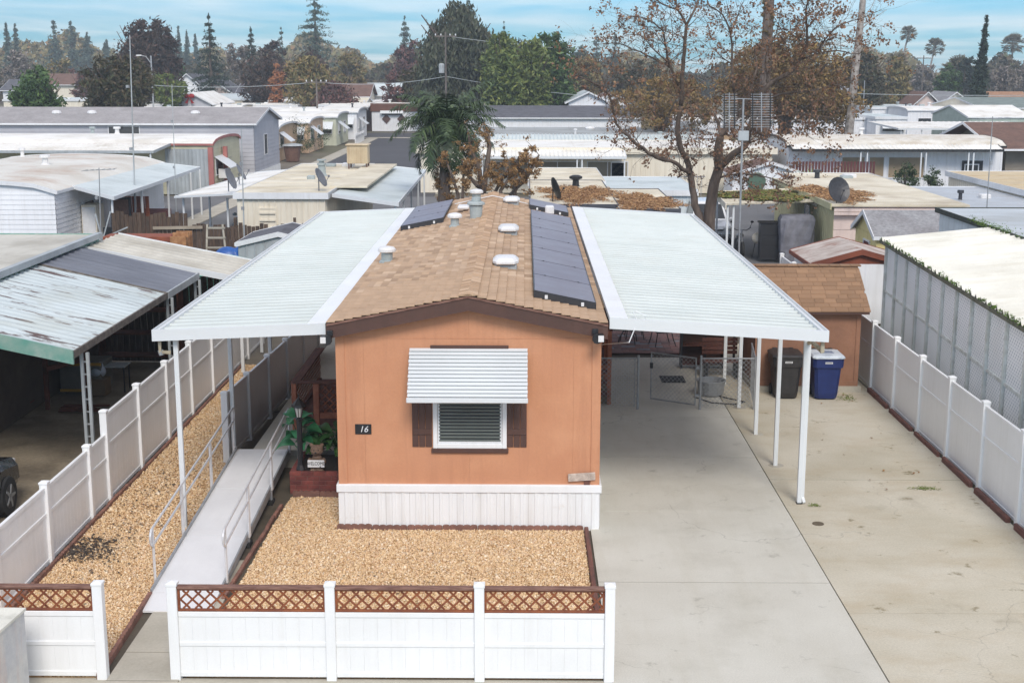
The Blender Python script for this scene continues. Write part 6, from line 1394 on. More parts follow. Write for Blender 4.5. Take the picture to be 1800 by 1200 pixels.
for k in range(66):
    y = 20.3+(36.6-20.3)*(k+.3)/66
    if random.random() < .8: q.append(((scx(y)-.10, y, 3.15), (.05, .05*random.uniform(.6, 1.4), .04)))
o = leafcloud('gutter_moss', mossg, None, q, 5000, .018, shell=.1, clump=.6, nc=300); tag(o, 'tufts of green moss along the gutter of the cream ribbed roof', 'moss', kind='stuff')
WB = home_block('pale blue white home behind the screened carport', 12.78, 22, 18, 41.2, 3.42, wblue, M('silver_white_roof', rgb(196,202,206), rgb(176,180,180), rough=.5, sc=.4, streak=(rgb(140,138,124), .5, (.25, 1.5, 1)), stain=(rgb(160,160,120), .3, .8, .55, .75)), 'clap', .5, 'flat', ov=.1, trim=M('dark_mossy_edge', rgb(74,78,70), rgb(56,60,54), rough=.9, sc=5), th=.05)
o = leafcloud('edge_moss', mossg, None, [((12.66, 33+i*.5, 3.53), (.06,.3,.03)) for i in range(10)], 900, .025, shell=.1, clump=.8); tag(o, 'dark moss along the roof edge of the pale blue home', 'moss', kind='stuff')
dish(20.4, 49, 2.9, -.8, 'pale satellite dish on the thin mast over the silver roofs', .42, mtl=dishw, mast=.6)
# ------------------------------------------------------------------ the rows behind
R0 = home_block('long cream home with white awning behind the palm tree', -6.55, 15.5, 84.5, 93, 2.75, wcream, rooflight, 'rib', .3, 'flat', ov=.25, trim=wcream, th=.3)
for k, (u, w) in enumerate(((-2.4, 2.6), (.6, 2.9), (3.9, 2.6))): window_on(R0, ('y', 84.5), u, .95, w, 1.05, 0, mull=1, pane=M('tan_window_screen', rgb(146,138,120), rgb(128,120,104), rough=.5) if k == 0 else bpy.data.materials['tan_window_screen'])
window_on(R0, ('y', 84.5), 5.4, 1.0, .9, .95, 0)
awning_roof('white corrugated awning along the long cream home', [(-2.7,84.3,2.72),(6.2,84.3,2.72),(6.2,82.2,2.40),(-2.7,82.2,2.40)], 34, rooflight, posts=[(x,82.3,2.36) for x in (-2.6,.3,3.2,3.5,6.1)], amp=.06)
R1 = home_block('grey roofed home with white awning in the second row behind the palm', -4.4, 14, 99, 112, 2.85, wwhite, M('grey_green_roof', rgb(168,172,172), rgb(150,152,150), rough=.7, sc=.3, stain=(rgb(120,118,110), .4, .3, .5, .7)), 'rib', .3, 'flat', ov=.1)
window_on(R1, ('y', 99), -3.2, 1.3, 13.5, 1.0, 0, mull=3)
awning_roof('long white scalloped awning on the grey roofed home', [(-4.2,98.8,2.95),(12,98.8,2.95),(12,95.3,2.62),(-4.2,95.3,2.62)], 60, M('mint_white_awning', rgb(214,222,220), rgb(200,208,206), rough=.5), posts=[(x,95.4,2.6) for x in (-4,0,.3,4,4.3,8,11.9)], amp=.08)
for k, x in enumerate((5.2, 7.0, 8.2)): v = thing('roof_ventilator', (x, 108, 2.92), ['first', 'second', 'third'][k]+' low white vent from the palm on the grey green roof', 'vent'); MB().lathe((x,108,2.9), [(.35,0),(.4,.12),(.3,.25)], n=10).build('vent', mt['ventwhite'], v)
v = thing('roof_cooler', (10, 109, 2.9), 'tan evaporative cooler on the grey green roof', 'cooler'); bx('cabinet', ctan, v, 9.4, 10.5, 109, 110, 2.92, 4.1, c=.05); [bx('louvre', ctan, v, 9.5+.2*k, 9.6+.2*k, 108.96, 109, 3.0, 3.95) for k in range(5)]
v = thing('roof_cooler', (12.5, 107, 2.9), 'low white rooftop cooler on the grey green roof', 'cooler'); bx('cabinet', mt['ventwhite'], v, 11.9, 13.6, 107, 108, 2.92, 3.5, c=.12); [bx('louvre', mt['metalgrey'], v, 12.9+.12*k, 12.96+.12*k, 106.96, 107, 3.0, 3.4) for k in range(5)]
home_block('dark grey shingled home in the third row behind the palm', -6, 14, 134, 150, 2.9, wwhite, shdark, 'rib', .3, 'gable', .95, ov=.3, skirt=None)
home_block('white low domed roof beyond the dark grey shingles', -4.6, 2, 158, 172, 3.3, wwhite, rooflight, 'rib', .4, 'arch', .7, ridge='y')
for k, (a, b, y, h) in enumerate(((1005-923, 1052-923, 168, 4.2), (1040-923, 1112-923, 176, 4.6), (1000-923, 1070-923, 150, 3.3))):
    f = y/2395; home_block(['white gabled house roof by the green poplars', 'brown and white gabled house roof behind the tree twigs', 'low white gable by the dark shingled roof'][k], a*f, b*f, y, y+12, 7.7-(180-120)*y/2400, wwhite, [shgrey, shbrown, roofblue][k], 'clap', .4, 'gable', 1.2, ridge='y', cat='house', name='house', ov=.4)
# left rows
L2 = home_block('white strip roofed home with salmon trim and tilted window awning', -50, -19.3, 83.0, 91, 3.1, M('pale_beige_siding', rgb(206,200,170), rgb(192,186,156), rough=.6), rooflight, 'clap', .25, 'arch', .35, ov=.1, trim=salmon)
m = MB(); wallface(m, (-22.2,82.95), (-19.3,82.95), 0, 2.8, 'rib', .25, .04); m.build('end_bay', mt['metalgrey'], L2)
for b in ((-19.5,-19.2,82.7,82.95,0,2.9), (-19.2,-18.95,85.5,85.8,0,2.8)): bx('trim_post', salmon, L2, *b)
window_on(L2, ('x+', -19.28), 83.6, 1.1, 2.0, 1.1, 0, awn=1.0)
acu = bx('window_cooler', mt['ventwhite'], L2, -19.2, -18.6, 84.0, 84.8, .9, 1.5, c=.03); [bx('cooler_grille', mt['dark'], acu, -18.6, -18.58, 84.06+k*.25, 84.24+k*.25, .98, 1.42) for k in range(3)]
awning_roof('white awning along the beige home', [(-50,82.8,3.12),(-21.8,82.8,3.12),(-22.0,79.6,2.85),(-50,79.6,2.85)], 80, rooflight, posts=[(x,79.7,2.8) for x in (-45,-39,-38.7,-33,-32.7,-27,-26.7,-22.2)], amp=.05, trim=mt['metalgrey'])
window_on(L2, ('y', 83), -30, 1.3, 5, .9, 0, mull=2); window_on(L2, ('y', 83), -46, 1.3, 3, .9, 0, mull=1)
L3 = home_block('lavender grey gabled home with white trim and skirting', -52, -18.6, 92.5, 102, 3.95, wgrey, M('grey_taupe_shingles', rgb(162,158,158), rgb(146,142,142), rough=.9, sc=1, fine=.2, fsc=7), 'clap', .28, 'gable', .95, ov=.25, skirt=mt['skirt'])
for u, w in ((-28.6, 2.2), (-21.6, 1.6)): window_on(L3, ('y', 92.5), u, 1.5 if w < 2 else 2.6, w, 1.7 if w < 2 else 1.2, 0)
bx('side_door', mt['white'], L3, -25.2, -22.4, 92.42, 92.47, .8, 3.1); window_on(L3, ('x+', -18.6), 96, 1.6, 1.2, 1.5, 0)
for k, x in enumerate((-39.5, -33.0, -30.5, -23.2)): v = thing('roof_ventilator', (x, 95, 4.5), ['leftmost small white vent on the lavender home roof', 'white turbine vent beside the mast on the lavender home roof', 'tiny white vent nearest the dark trees on the lavender home roof', 'low white vent toward the gable end of the lavender home roof'][k], 'vent'); MB().lathe((x,95.2,4.4), [(.22,0),(.34,.16),(.3,.3),(.1,.36)], n=10).build('vent', mt['ventwhite'], v)
box_ = [('tan home with two tilted white awnings facing the street', 112, 10, 2.75, wtan, -20.6), ('peach home behind dark shrubs on the street', 124, 9, 2.8, M('peach_siding', rgb(216,186,156), rgb(200,172,144), rough=.6), -19.9), ('pale green home with cream door bay on the street', 136, 9, 2.9, M('pale_green_siding', rgb(198,200,180), rgb(184,186,166), rough=.6), -19.0), ('grey home with white awning at the end of the street', 148, 9, 3.0, wwhite, -18.4)]
for k, (lab, y, d, z, w, x1) in enumerate(box_):
    h = home_block(lab, x1-26, x1, y, y+d, z, w, rooflight, 'rib', .35, 'arch', .35, ov=.2)
    window_on(h, ('y', y), x1-1.9, 1.2, 1.5, 1.1, 0, awn=.9); window_on(h, ('x+', x1), y+1.2, 1.1, 1.8, 1.2, 0, awn=1.0)
    if k in (1, 2, 3): window_on(h, ('x+', x1), y+d*.6, 1.1, 1.8, 1.2, 0)
    if k == 0: bx('rust_stain_strip', wcream, h, x1-.5, x1-.2, y-.04, y, 0, 2.6)
gd = thing('picket_railing', (-17.4, 140, 0), 'white picket railing around a front garden by the street end', 'railing'); [bx('picket', mt['white'], gd, -17.4, -17.32, 138+.3*k, 138.1+.3*k, 0, 1.1) for k in range(26)]; bx('rail', mt['white'], gd, -17.31, -17.28, 138, 145.8, .8, .9)
fl = home_block('white home with two dark diamond ornaments across the far street', -19.0, -13.0, 168, 180, 3.3, wwhite, rooflight, 'rib', .4, 'flat', trim=M('brown_band', rgb(110,72,56), None, rough=.7), th=.9)
for x in (-17.2, -15.3): MB().prism([(x,167.9,.9),(x+.55,167.9,1.5),(x,167.9,2.1),(x-.55,167.9,1.5)], (0,.05,0)).build('diamond_ornament', mt['brown'], fl)
window_on(fl, ('y', 168), -17.8, 1.9, 2.6, .6, 0, awn=.6)
awning_roof('cream carport roof across the far street', [(-24,170,3.2),(-19.2,170,3.2),(-19.2,164.5,2.9),(-25,164.5,2.9)], 14, rooflight, posts=[(-24.6,164.8,2.85),(-19.4,164.8,2.85)])
home_block('dark sided home behind the cream carport', -26, -19.3, 170.2, 180, 3.1, shbrown, rooflight, 'rib', .4, 'flat')
# more roofs receding (left side)
rows = [(262, 330, 178, 2.8, 12, rooflight, 'flat'), (330, 470, 176, 3.0, 14, roofblue, 'gable'), (470, 560, 178, 3.0, 14, rooflight, 'arch'), (545, 640, 184, 2.8, 10, roofcream, 'gable'), (395, 520, 186, 2.8, 10, rooflight, 'flat'), (250, 420, 190, 2.7, 8, rooflight, 'arch'), (0, 150, 176, 3.2, 12, roofblue, 'flat'), (560, 690, 180, 2.9, 10, rooflight, 'flat')]
labs = ['flat white roof just beyond the dark round tree', 'wide pale blue hipped looking roof behind the white rows', 'bright curved roof in front of the maroon hedge', 'cream low gable by the street lamp', 'long flat white roof beyond the lavender home', 'long curved white roof directly beyond the lavender home', 'pale roof behind the bright green bushy tree', 'thin white roof in front of the brown roofed house']
for (pl, pr, py, z, d, rm, rf), lab in zip(rows, labs): hb(lab, pl, pr, py, z, d, wcream, rm, 'rib', .5, rf, .8 if rf == 'gable' else .35)
f = 172/2395
hbow = home_block('grey gabled house with a large red bow on its gable', (300-923)*f, (368-923)*f, 172, 184, 7.7-(184-120)*172/2400, wgrey, rooflight, 'clap', .4, 'gable', 1.5, ov=.4, ridge='y', cat='house', name='house')
bwm = M('red_bow_ribbon', rgb(170,24,30), rgb(140,18,24), rough=.6); xb, zb = (331-923)*f, 7.7-(171-120)*172/2400
bw_ = thing('red_bow', (xb, 171.8, zb), 'big red ribbon bow hung on the grey gable', 'bow'); blob([((xb-.35,171.6,zb+.15),(.38,.12,.3)), ((xb+.35,171.6,zb+.15),(.38,.12,.3)), ((xb,171.55,zb+.1),(.16,.14,.16))], 'loops', bwm, bw_, .06)
for s in (-1, 1): MB().prism([(xb+s*.05,171.6,zb),(xb+s*.6,171.6,zb-.75),(xb+s*.25,171.6,zb-.8)], (0,.06,0)).build('ribbon_tail', bwm, bw_)
houses = [(60, 128, 150, 240, shbrown, 'brown roofed house'), (310, 345, 150, 230, shdark, 'small green gabled house'), (350, 400, 163, 215, shdark, 'dark grey roofed house'), (535, 645, 170, 205, shbrown, 'long brown roofed house'), (645, 700, 168, 215, roofblue, 'pale blue roofed house'), (1610, 1650, 184, 190, shbrown, 'brown gabled house with pink trim'), (1655, 1705, 183, 200, shgrey, 'grey and white gabled house'), (1745, 1810, 180, 230, shtan, 'orange tan roofed house'), (415, 470, 170, 210, shdark, 'dark blue roofed house'), (1480, 1530, 165, 300, shgrey, 'far grey roofed house'), (0, 45, 160, 240, shdark, 'slate roofed house')]
wh2 = ['behind the green bushy tree', 'by the tall conifer', 'behind the red bow gable', 'with the maroon hedge in front', 'beside the maroon hedge', 'left of the tall narrow cypress', 'directly before the tall narrow cypress', 'past the tall narrow cypress', 'in front of the brown winter trees', 'behind the brown leaved tree', 'at the edge of the park on the lavender home side']
for k, (pl, pr, py, y, rm, lab) in enumerate(houses):
    f = y/2395; z = 7.7-(py-120)*y/2400
    home_block(lab+' '+wh2[k], (pl-923)*f, (pr-923)*f, y, y+10, max(z, 1.5), [wcream, wwhite, wpink][k % 3], rm, 'clap', .5, 'gable', 1.9, ov=.5, ridge='y' if k in (1, 2, 5, 6) else 'x', cat='house', name='house')
# right rows
RW = home_block('long white home with ribbed roof and tan windows', 16.4, 29.7, 84, 92, 3.0, wwhite, M('white_stained_roof', rgb(226,222,212), rgb(200,190,172), rough=.6, sc=1.2, stain=(rgb(170,146,118), .5, 1.0, .5, .7)), 'rib', .55, 'arch', .45, ov=.15, trim=mt['black'])
tanp = M('tan_blind', rgb(170,150,122), rgb(150,132,106), rough=.7)
for u, w in ((19.7, 1.5), (21.4, 1.0), (22.6, 2.3)): window_on(RW, ('y', 84), u, 1.0, w, 1.35, 0, pane=tanp)
dr = bx('sliding_door', mt['black'], RW, 27.2, 28.5, 83.95, 83.98, .1, 2.1); window_on(dr, ('y', 83.95), 27.35, .3, .9, 1.6, 0)
awning_roof('white corrugated awning with dark edge along the long white home', [(16.4,83.8,3.08),(29.3,83.8,3.08),(29.3,82.7,2.84),(16.4,82.7,2.84)], 44, rooflight, posts=[(x,82.8,2.8) for x in (20.6,21.0,24.3,24.6,27.2,27.5)], amp=.06, trim=mt['black'])
v = thing('roof_vent_pipe', (24, 88, 3), 'white twin vent on the ribbed roof of the long white home', 'vent'); MB().lathe((19.3,87,2.9), [(.2,0),(.16,.5),(.3,.55),(.3,.7)], n=10).build('pipe', mt['ventwhite'], v)
rf_ = thing('picket_fence', (17.5, 80, 0), 'dark red picket fence beside the spiky palm plant', 'fence')
for k in range(26): bx('picket', M('maroon_picket', rgb(104,58,56), rgb(84,46,46), rough=.8, objv=.1) if k == 0 else bpy.data.materials['maroon_picket'], rf_, 15.9+k*.19, 15.9+k*.19+.13, 80, 80.03, 0, 2.3)
for z in (.4, 1.5): bx('rail', bpy.data.materials['maroon_picket'], rf_, 15.9, 20.8, 80.04, 80.08, z, z+.1)
spec = [('white home with a single tilted awning window behind the tree', 1543, 1596, 207, 2.9, 10, wwhite, roofblue, 'flat'), ('white flat roofed home behind the carport with clutter', 1535, 1640, 190, 2.9, 14, wwhite, roofblue, 'flat'), ('long pale roofed home in front of the cypress', 1598, 1775, 194, 2.9, 10, wwhite, rooflight, 'arch'), ('pale green end home with wide white awning', 1705, 1815, 206, 3.0, 12, M('sage_siding', rgb(172,184,174), rgb(158,170,160), rough=.6), rooflight, 'gable'), ('grey green hipped roof beside the cypress', 1725, 1850, 190, 3.4, 18, wcream, M('grey_green_shingle', rgb(126,138,134), rgb(112,122,118), rough=.9), 'gable'), ('low white roof half hidden by brown leaves', 1440, 1535, 208, 2.7, 10, wwhite, rooflight, 'flat'), ('long white roof seen through the tree branches', 1190, 1440, 212, 2.8, 10, wwhite, rooflight, 'arch'), ('tan walled home seen through the tree branches', 1180, 1340, 232, 2.7, 9, wtan, rooflight, 'flat'), ('pale home with red flowers beside its dark door', 1322, 1372, 246, 2.6, 9, wyel, roofw, 'flat'), ('pale blue clapboard home end by the picket fence', 1372, 1420, 250, 2.6, 9, wwhite, rooflight, 'flat')]
for k, (lab, pl, pr, py, z, d, w, rm, rf) in enumerate(spec):
    h = hb(lab, pl, pr, py, z, d, w, rm, 'clap' if k == 9 else 'rib', .4, rf, 1.0 if rf == 'gable' else .3)
    X0, Y0 = h.location.x, h.location.y
    if k == 0: window_on(h, ('y', Y0), X0+.6, 1.5, 2.2, .8, 0, awn=.8)
    if k == 3: window_on(h, ('y', Y0), X0+1.2, 1.0, 3.8, 1.2, 0, awn=1.4)
    if k == 8: bx('dark_door', mt['brown'], h, X0+1.3, X0+2.3, Y0-.06, Y0-.01, 0, 2.3); window_on(h, ('y', Y0), X0+.2, 1, .9, 1, 0)
    if k in (6, 7): [window_on(h, ('y', Y0), X0+1.5+2.6*i, 1.1, 1.3, 1, 0) for i in range(3)]
    if k == 9: window_on(h, ('y', Y0), X0+.4, 1, .5, 1, 0)
awning_roof('pale carport roof on white posts with a parked car below', [(32.0,127,2.85),(45,127,2.85),(45,118,2.6),(32.5,118,2.6)], 26, rooflight, posts=[(x,118.2,2.55) for x in (32.8,34.6,36.4,39.8,42.3,44.6)], amp=.04)
car('parked_car', 'dark car parked under the pale carport roof in the back row', 34.0, 121, math.pi, pdark)
car('parked_suv', 'white vehicle facing out at the end of the long white home', 40.3, 113, math.pi, pwhite)
br = home_block('house with a broad brown hip roof at the edge of the park', 30.6, 46, 86, 97, 2.75, M('taupe_siding', rgb(150,140,126), rgb(134,124,110), rough=.7), shbrown, 'clap', .4, 'gable', 1.4, ov=1.1, cat='house', name='house', trim=wwhite)
sh_ = home_block('white playhouse shed with a brown gable roof and green oval window', 12.3, 16.6, 79.5, 83, 1.55, wwhite, shbrown, 'rib', .6, 'gable', .75, ov=.2, ridge='y', cat='shed', name='garden_shed')
MB().lathe((13.7, 79.4, 1.15), [(.02, -.03), (.5, -.03), (.55, 0)], n=14, ax=1).build('oval_window', M('green_oval', rgb(84,110,92), None, rough=.5), sh_)
gp = thing('porch_chair', (14.6, 83.2, 0), 'red chair standing by the dark door behind the picket fence', 'chair'); rd = M('red_chair', rgb(160,36,36), None, rough=.6)
bx('seat', rd, gp, 15.0, 15.7, 86, 86.6, .9, 1.0); bx('backrest', rd, gp, 15.0, 15.7, 86.6, 86.66, 1.0, 1.7); [bx('leg', rd, gp, x, x+.06, y, y+.06, .4, .9) for x in (15.0, 15.64) for y in (86.0, 86.54)]
# ------------------------------------------------------------------ masts, poles, wires
def mast(px, pt, pb, y, label, rad=.03, zb=0, kind='television mast', dx=0, yagi=False):
    t_ = Yp(px+dx, pt, y); b_ = Yp(px, pb, y); r = thing('antenna_mast', (b_.x, y, 0), label, 'antenna', 'thin antenna masts'); 
    MB().tube([(b_.x, y, 0), (t_.x, y, t_.z)], [rad*.85, rad*.45], n=6).build('mast_pole', mt['metalgrey'] if not yagi else mt['galv'], r)
    for f in (.45, .75): z = t_.z*f; MB().tube([(b_.x, y, z), (b_.x, y, z+.12)], rad*1.7, n=6).build('coupling', mt['galv'], r)
    if yagi:
        m = MB(); m.tube([(t_.x-.55,y,t_.z-.1),(t_.x+.55,y,t_.z-.05)], .015, n=4)
        for k in range(6): m.tube([(t_.x-.5+k*.2,y-.35,t_.z-.09+k*.01),(t_.x-.5+k*.2,y+.35,t_.z-.09+k*.01)], .008, n=4)
        m.build('yagi_elements', mt['galv'], r)
    return r
mast(232, 62, 290, 60, 'very tall thin mast rising past the dark round tree', .05, dx=-4)
mast(306, 148, 300, 62, 'thin mast in front of the salmon trimmed home', .03, dx=-4)
mast(428, 225, 400, 50, 'dark thin mast in front of the cream flat roofed home', .035, dx=-4)
mast(174, 295, 415, 46, 'short mast with a small antenna beside the blue grey carport', .035, yagi=True)
mast(1735, 205, 380, 44, 'tall lattice mast over the silver roof edge', .03, dx=10, yagi=True)
mast(392, 275, 300, 88, 'small mast with flat head before the lavender home', .04, yagi=True)
am = thing('tv_antenna', (6.75, 40.4, 0), 'twin bay television antenna on a tall pole in front of the bare tree', 'antenna')
yb = 40.4; P_ = lambda px, py: tuple(Yp(px, py, yb))
MB().tube([P_(1298, 470), P_(1307, 174)], .032, n=8).build('mast_pole', mt['galv'], am); MB().tube([(Yp(1298,470,yb).x, yb, 0), P_(1298,470)], .032, n=8).build('mast_foot', mt['galv'], am)
MB().tube([P_(1285, 173), P_(1332, 175)], .015, n=5).build('crossbar', mt['galv'], am)
for (pa, pb_) in ((1273, 1291), (1323, 1354)):
    m = MB(); [m.tube([P_(x, 164), P_(x, 226)], .022, n=5) for x in (pa, pb_)]; m.build('black_boom', mt['black'], am)
    for k in range(14): y = 166+k*4.4; MB().tube([P_(pa-3, y), P_(pb_+5, y)], .011, n=4).build('element', mt['galv'], am)
    MB().tube([P_((pa+pb_)/2, 163), P_((pa+pb_)/2, 232)], .018, n=5).build('centre_spine', mt['galv'], am)
m = MB(); [m.tube([P_(1268+(k % 2)*5, 168+k*4), P_(1268+((k+1) % 2)*5, 172+k*4)], .010, n=4) for k in range(14)]; m.build('zigzag_feed', mt['galv'], am)
MB().cbox(P_(1307,238)[0]-.16, P_(1307,238)[0]+.16, yb-.03, yb+.02, P_(1307,248)[2], P_(1307,230)[2], c=.02).build('amplifier_box', mt['metalgrey'], am)
poleM = M('pole_wood', rgb(120,110,104), rgb(94,86,80), rough=.9)
def upole(px, pt, y, label, arms=1, trans=False, r_=.11, mtl=None):
    t_ = Yp(px, pt, y); r = thing('utility_pole', (t_.x, y, 0), label, 'utility pole', 'utility poles beyond the park')
    MB().tube([(t_.x, y, 0), (t_.x, y, t_.z)], [r_*1.2, r_*.8], n=7).build('pole', mtl or poleM, r)
    for k in range(arms):
        z = t_.z-.5-k*1.2; MB().box(t_.x-1.2, t_.x+1.2, y-.08, y+.0, z, z+.14).build('crossarm', poleM, r)
        for d in (-1.1, -.5, .5, 1.1): MB().lathe((t_.x+d, y-.04, z+.14), [(.05,0),(.07,.1),(.04,.2)], n=6).build('insulator', mt['white'], r)
    if trans:
        MB().lathe((t_.x-.45, y, t_.z*.62), [(.3,0),(.32,.1),(.32,.9),(.2,1.05)], n=10).build('transformer', mt['metalgrey'], r)
    return t_, r
pA, _ = upole(783, 57, 150, 'tall pole with a transformer in front of the big weeping tree', 1, True)
pB, _ = upole(1460, 95, 330, 'distant utility pole with crossarm near the short fan palm', 1) if False else upole(1687, 95, 300, 'distant utility pole with crossarm between palm and cypress', 1)
pC, _ = upole(1760, 93, 300, 'distant utility pole with crossarm next to the last fan palm', 1)
pD, _ = upole(1624, 98, 230, 'wooden pole with side pegs between the two slim fan palms', 2)
pE, _ = upole(556, 138, 150, 'short wooden pole with lamp arm before the maroon hedge', 1)
pF, _ = upole(1520, 142, 150, 'thin street lamp pole beside the brown leaved tree', 0, r_=.06, mtl=mt['galv'])
sl_ = thing('street_lamp', (-36, 140, 0), 'street lamp with curved arm beside the dark round tree', 'street lamp'); a_ = Yp(265, 98, 140)
MB().tube([(a_.x, 140, 0), (a_.x, 140, a_.z)], .08, n=7).build('pole', mt['galv'], sl_); MB().tube([(a_.x,140,a_.z-.8),(a_.x-.5,140,a_.z-.1),(a_.x-1.0,140,a_.z)], .05, n=5).build('arm', mt['galv'], sl_); MB().cbox(a_.x-1.5, a_.x-.95, 139.9, 140.1, a_.z-.05, a_.z+.08, c=.03).build('lamp_head', mt['ventwhite'], sl_)
def wire(p, q, sag, label):
    p = Vector(p); q = Vector(q); pts = [p.lerp(q, i/14)-Vector((0,0,sag*4*(i/14)*(1-i/14))) for i in range(15)]
    o = MB().tube(pts, .018+.00008*p.y, n=3, cap=False).build('overhead_wire', mt['metalgrey'], None); tag(o, label, 'wire', 'overhead wires')
wire(pE-Vector((0,0,.4)), (pA.x, 150, 9.0-2.2), .5, 'overhead wire from the short lamp pole to the transformer pole')
wire((pA.x, 150, 9.0-2.2), (18, 152, 4.2), .6, 'overhead wire passing in front of the green poplars')
wire((-45,152,6.0), pE-Vector((0,0,.4)), .5, 'overhead wire running behind the red bow gable')
wire(pA-Vector((0,0,.4)), (30, 160, 10), 1.0, 'high overhead wire from the transformer pole toward the brown tree')
wire((33,140,5.2), (75,145,5.6), .4, 'overhead wire crossing before the narrow cypress')
# greenery near homes: bushes and plants
lf = {}
def leafmat(nm, cols, rough=.65): return M(nm, cols[0], cols[1], rough=rough, sc=.6, isl=cols, fine=.1, fsc=2)
lf['bush'] = leafmat('shrub_leaves', [rgb(40,58,32), rgb(66,86,46), rgb(28,42,26), rgb(84,104,56)])
def shrub(x, y, r_, h, label, n=2500, mtl=None, size=.07, name='shrub', group=None):
    t_ = thing(name, (x, y, 0), label, 'shrub', group); m = MB(); [m.tube([(x,y,0),(x+random.uniform(-.4,.4)*r_,y+random.uniform(-.4,.4)*r_,h*.7)], .03, n=4) for _ in range(5)]; m.build('stem', poleM, t_)
    leafcloud('foliage', mtl or lf['bush'], t_, [((x,y,h*.55),(r_,r_,h*.48)), ((x+.3*r_,y,h*.4),(r_*.7,r_*.7,h*.4))], n, size, shell=.5); return t_
f = 90/2395
shrub((470-923)*110/2395, 103, 1.9, 2.6, 'round dark clipped bush at the gable end of the lavender home', 5000)
shrub((455-923)*112/2395, 106, 1.5, 3.8, 'tall dark shrub behind the round clipped bush', 3500)
shrub((517-923)*121/2395, 121, 1.6, 3.0, 'dark shrub in front of the peach home', 3000); shrub((540-923)*130/2395, 130, 1.8, 2.3, 'low spreading shrub by the street kerb', 3000)
shrub((1604-923)*80/2395, 80.2, .75, 2.2, 'leafy green shrub climbing the long white home wall near the awning posts', 2200, size=.08); shrub((1648-923)*80/2395, 80.2, .6, 1.9, 'lighter leafy shrub against the long white home wall toward its door', 1500, size=.08)
shrub((1752-923)*150/2395, 150, 3.0, 3.2, 'low dark hedge bush at the foot of the cypress', 2500, size=.16); shrub((1655-923)*185/2395, 170, 2.0, 3.6, 'round green bush before the gabled houses', 2500, size=.14)
bn = thing('trash_bin', ((527-923)*118/2395, 113, 0), 'brown outdoor bin with pale lid at the street side', 'bin'); MB().lathe((bn.location.x,113,0), [(.55,0),(.75,1.3)], n=10).build('body', shbrown, bn); MB().lathe((bn.location.x,113,1.3), [(.9,0),(.8,.12),(.2,.2)], n=10).build('lid', mt['metalgrey'], bn)
# ------------------------------------------------------------------ trees
bark = M('grey_brown_bark', rgb(112,98,88), rgb(78,66,58), rough=.9, sc=5, fine=.3, fsc=25, stretch=(1,1,.25), bump=.6, bsc=20)
barkpale = M('pale_bark', rgb(176,168,160), rgb(120,112,106), rough=.9, sc=3, fine=.2)
T_ = dict(
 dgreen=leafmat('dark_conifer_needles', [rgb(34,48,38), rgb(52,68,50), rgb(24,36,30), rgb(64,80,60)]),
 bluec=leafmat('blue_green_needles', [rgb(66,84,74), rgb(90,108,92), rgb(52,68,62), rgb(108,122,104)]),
 brownd=leafmat('dark_red_brown_leaves', [rgb(66,48,44), rgb(88,66,56), rgb(50,42,36), rgb(74,66,50)]),
 olive=leafmat('olive_dark_leaves', [rgb(60,60,38), rgb(90,74,50), rgb(42,48,30), rgb(74,80,46)]),
 green=leafmat('fresh_green_leaves', [rgb(50,76,38), rgb(76,104,50), rgb(36,58,32), rgb(98,124,62)]),
 yg=leafmat('yellow_green_leaves', [rgb(78,98,46), rgb(112,124,56), rgb(54,76,38), rgb(134,138,66), rgb(64,86,42)]),
 gold=leafmat('golden_brown_leaves', [rgb(138,110,60), rgb(106,84,52), rgb(162,134,72), rgb(92,70,50), rgb(116,104,62)]),
 weep=leafmat('weeping_grey_green_leaves', [rgb(62,70,52), rgb(80,86,62), rgb(46,54,44), rgb(96,92,68)]),
 maroon=leafmat('maroon_leaves', [rgb(98,62,62), rgb(118,80,72), rgb(76,52,54), rgb(90,76,62)]),
 grey=leafmat('bare_twig_mass', [rgb(120,108,104), rgb(140,130,122), rgb(104,98,90), rgb(128,118,96)]),
 orange=leafmat('orange_autumn_leaves', [rgb(168,106,66), rgb(146,92,64), rgb(184,128,84), rgb(120,90,62)]),
 mixed=leafmat('mixed_autumn_leaves', [rgb(118,110,70), rgb(140,124,78), rgb(96,100,62), rgb(150,112,72)]))
def limbs(m, base, h, r0, spread, n=6):
    x, y = base
    for k in range(n):
        a = random.uniform(0, 6.28); z0 = h*random.uniform(.25, .5); p1 = (x+math.cos(a)*spread*.4, y+math.sin(a)*spread*.4, z0+h*.25); p2 = (x+math.cos(a)*spread*.85, y+math.sin(a)*spread*.85, z0+h*.45)
        m.tube([(x, y, z0), p1, p2], [r0*.5, r0*.3, r0*.1], n=5)
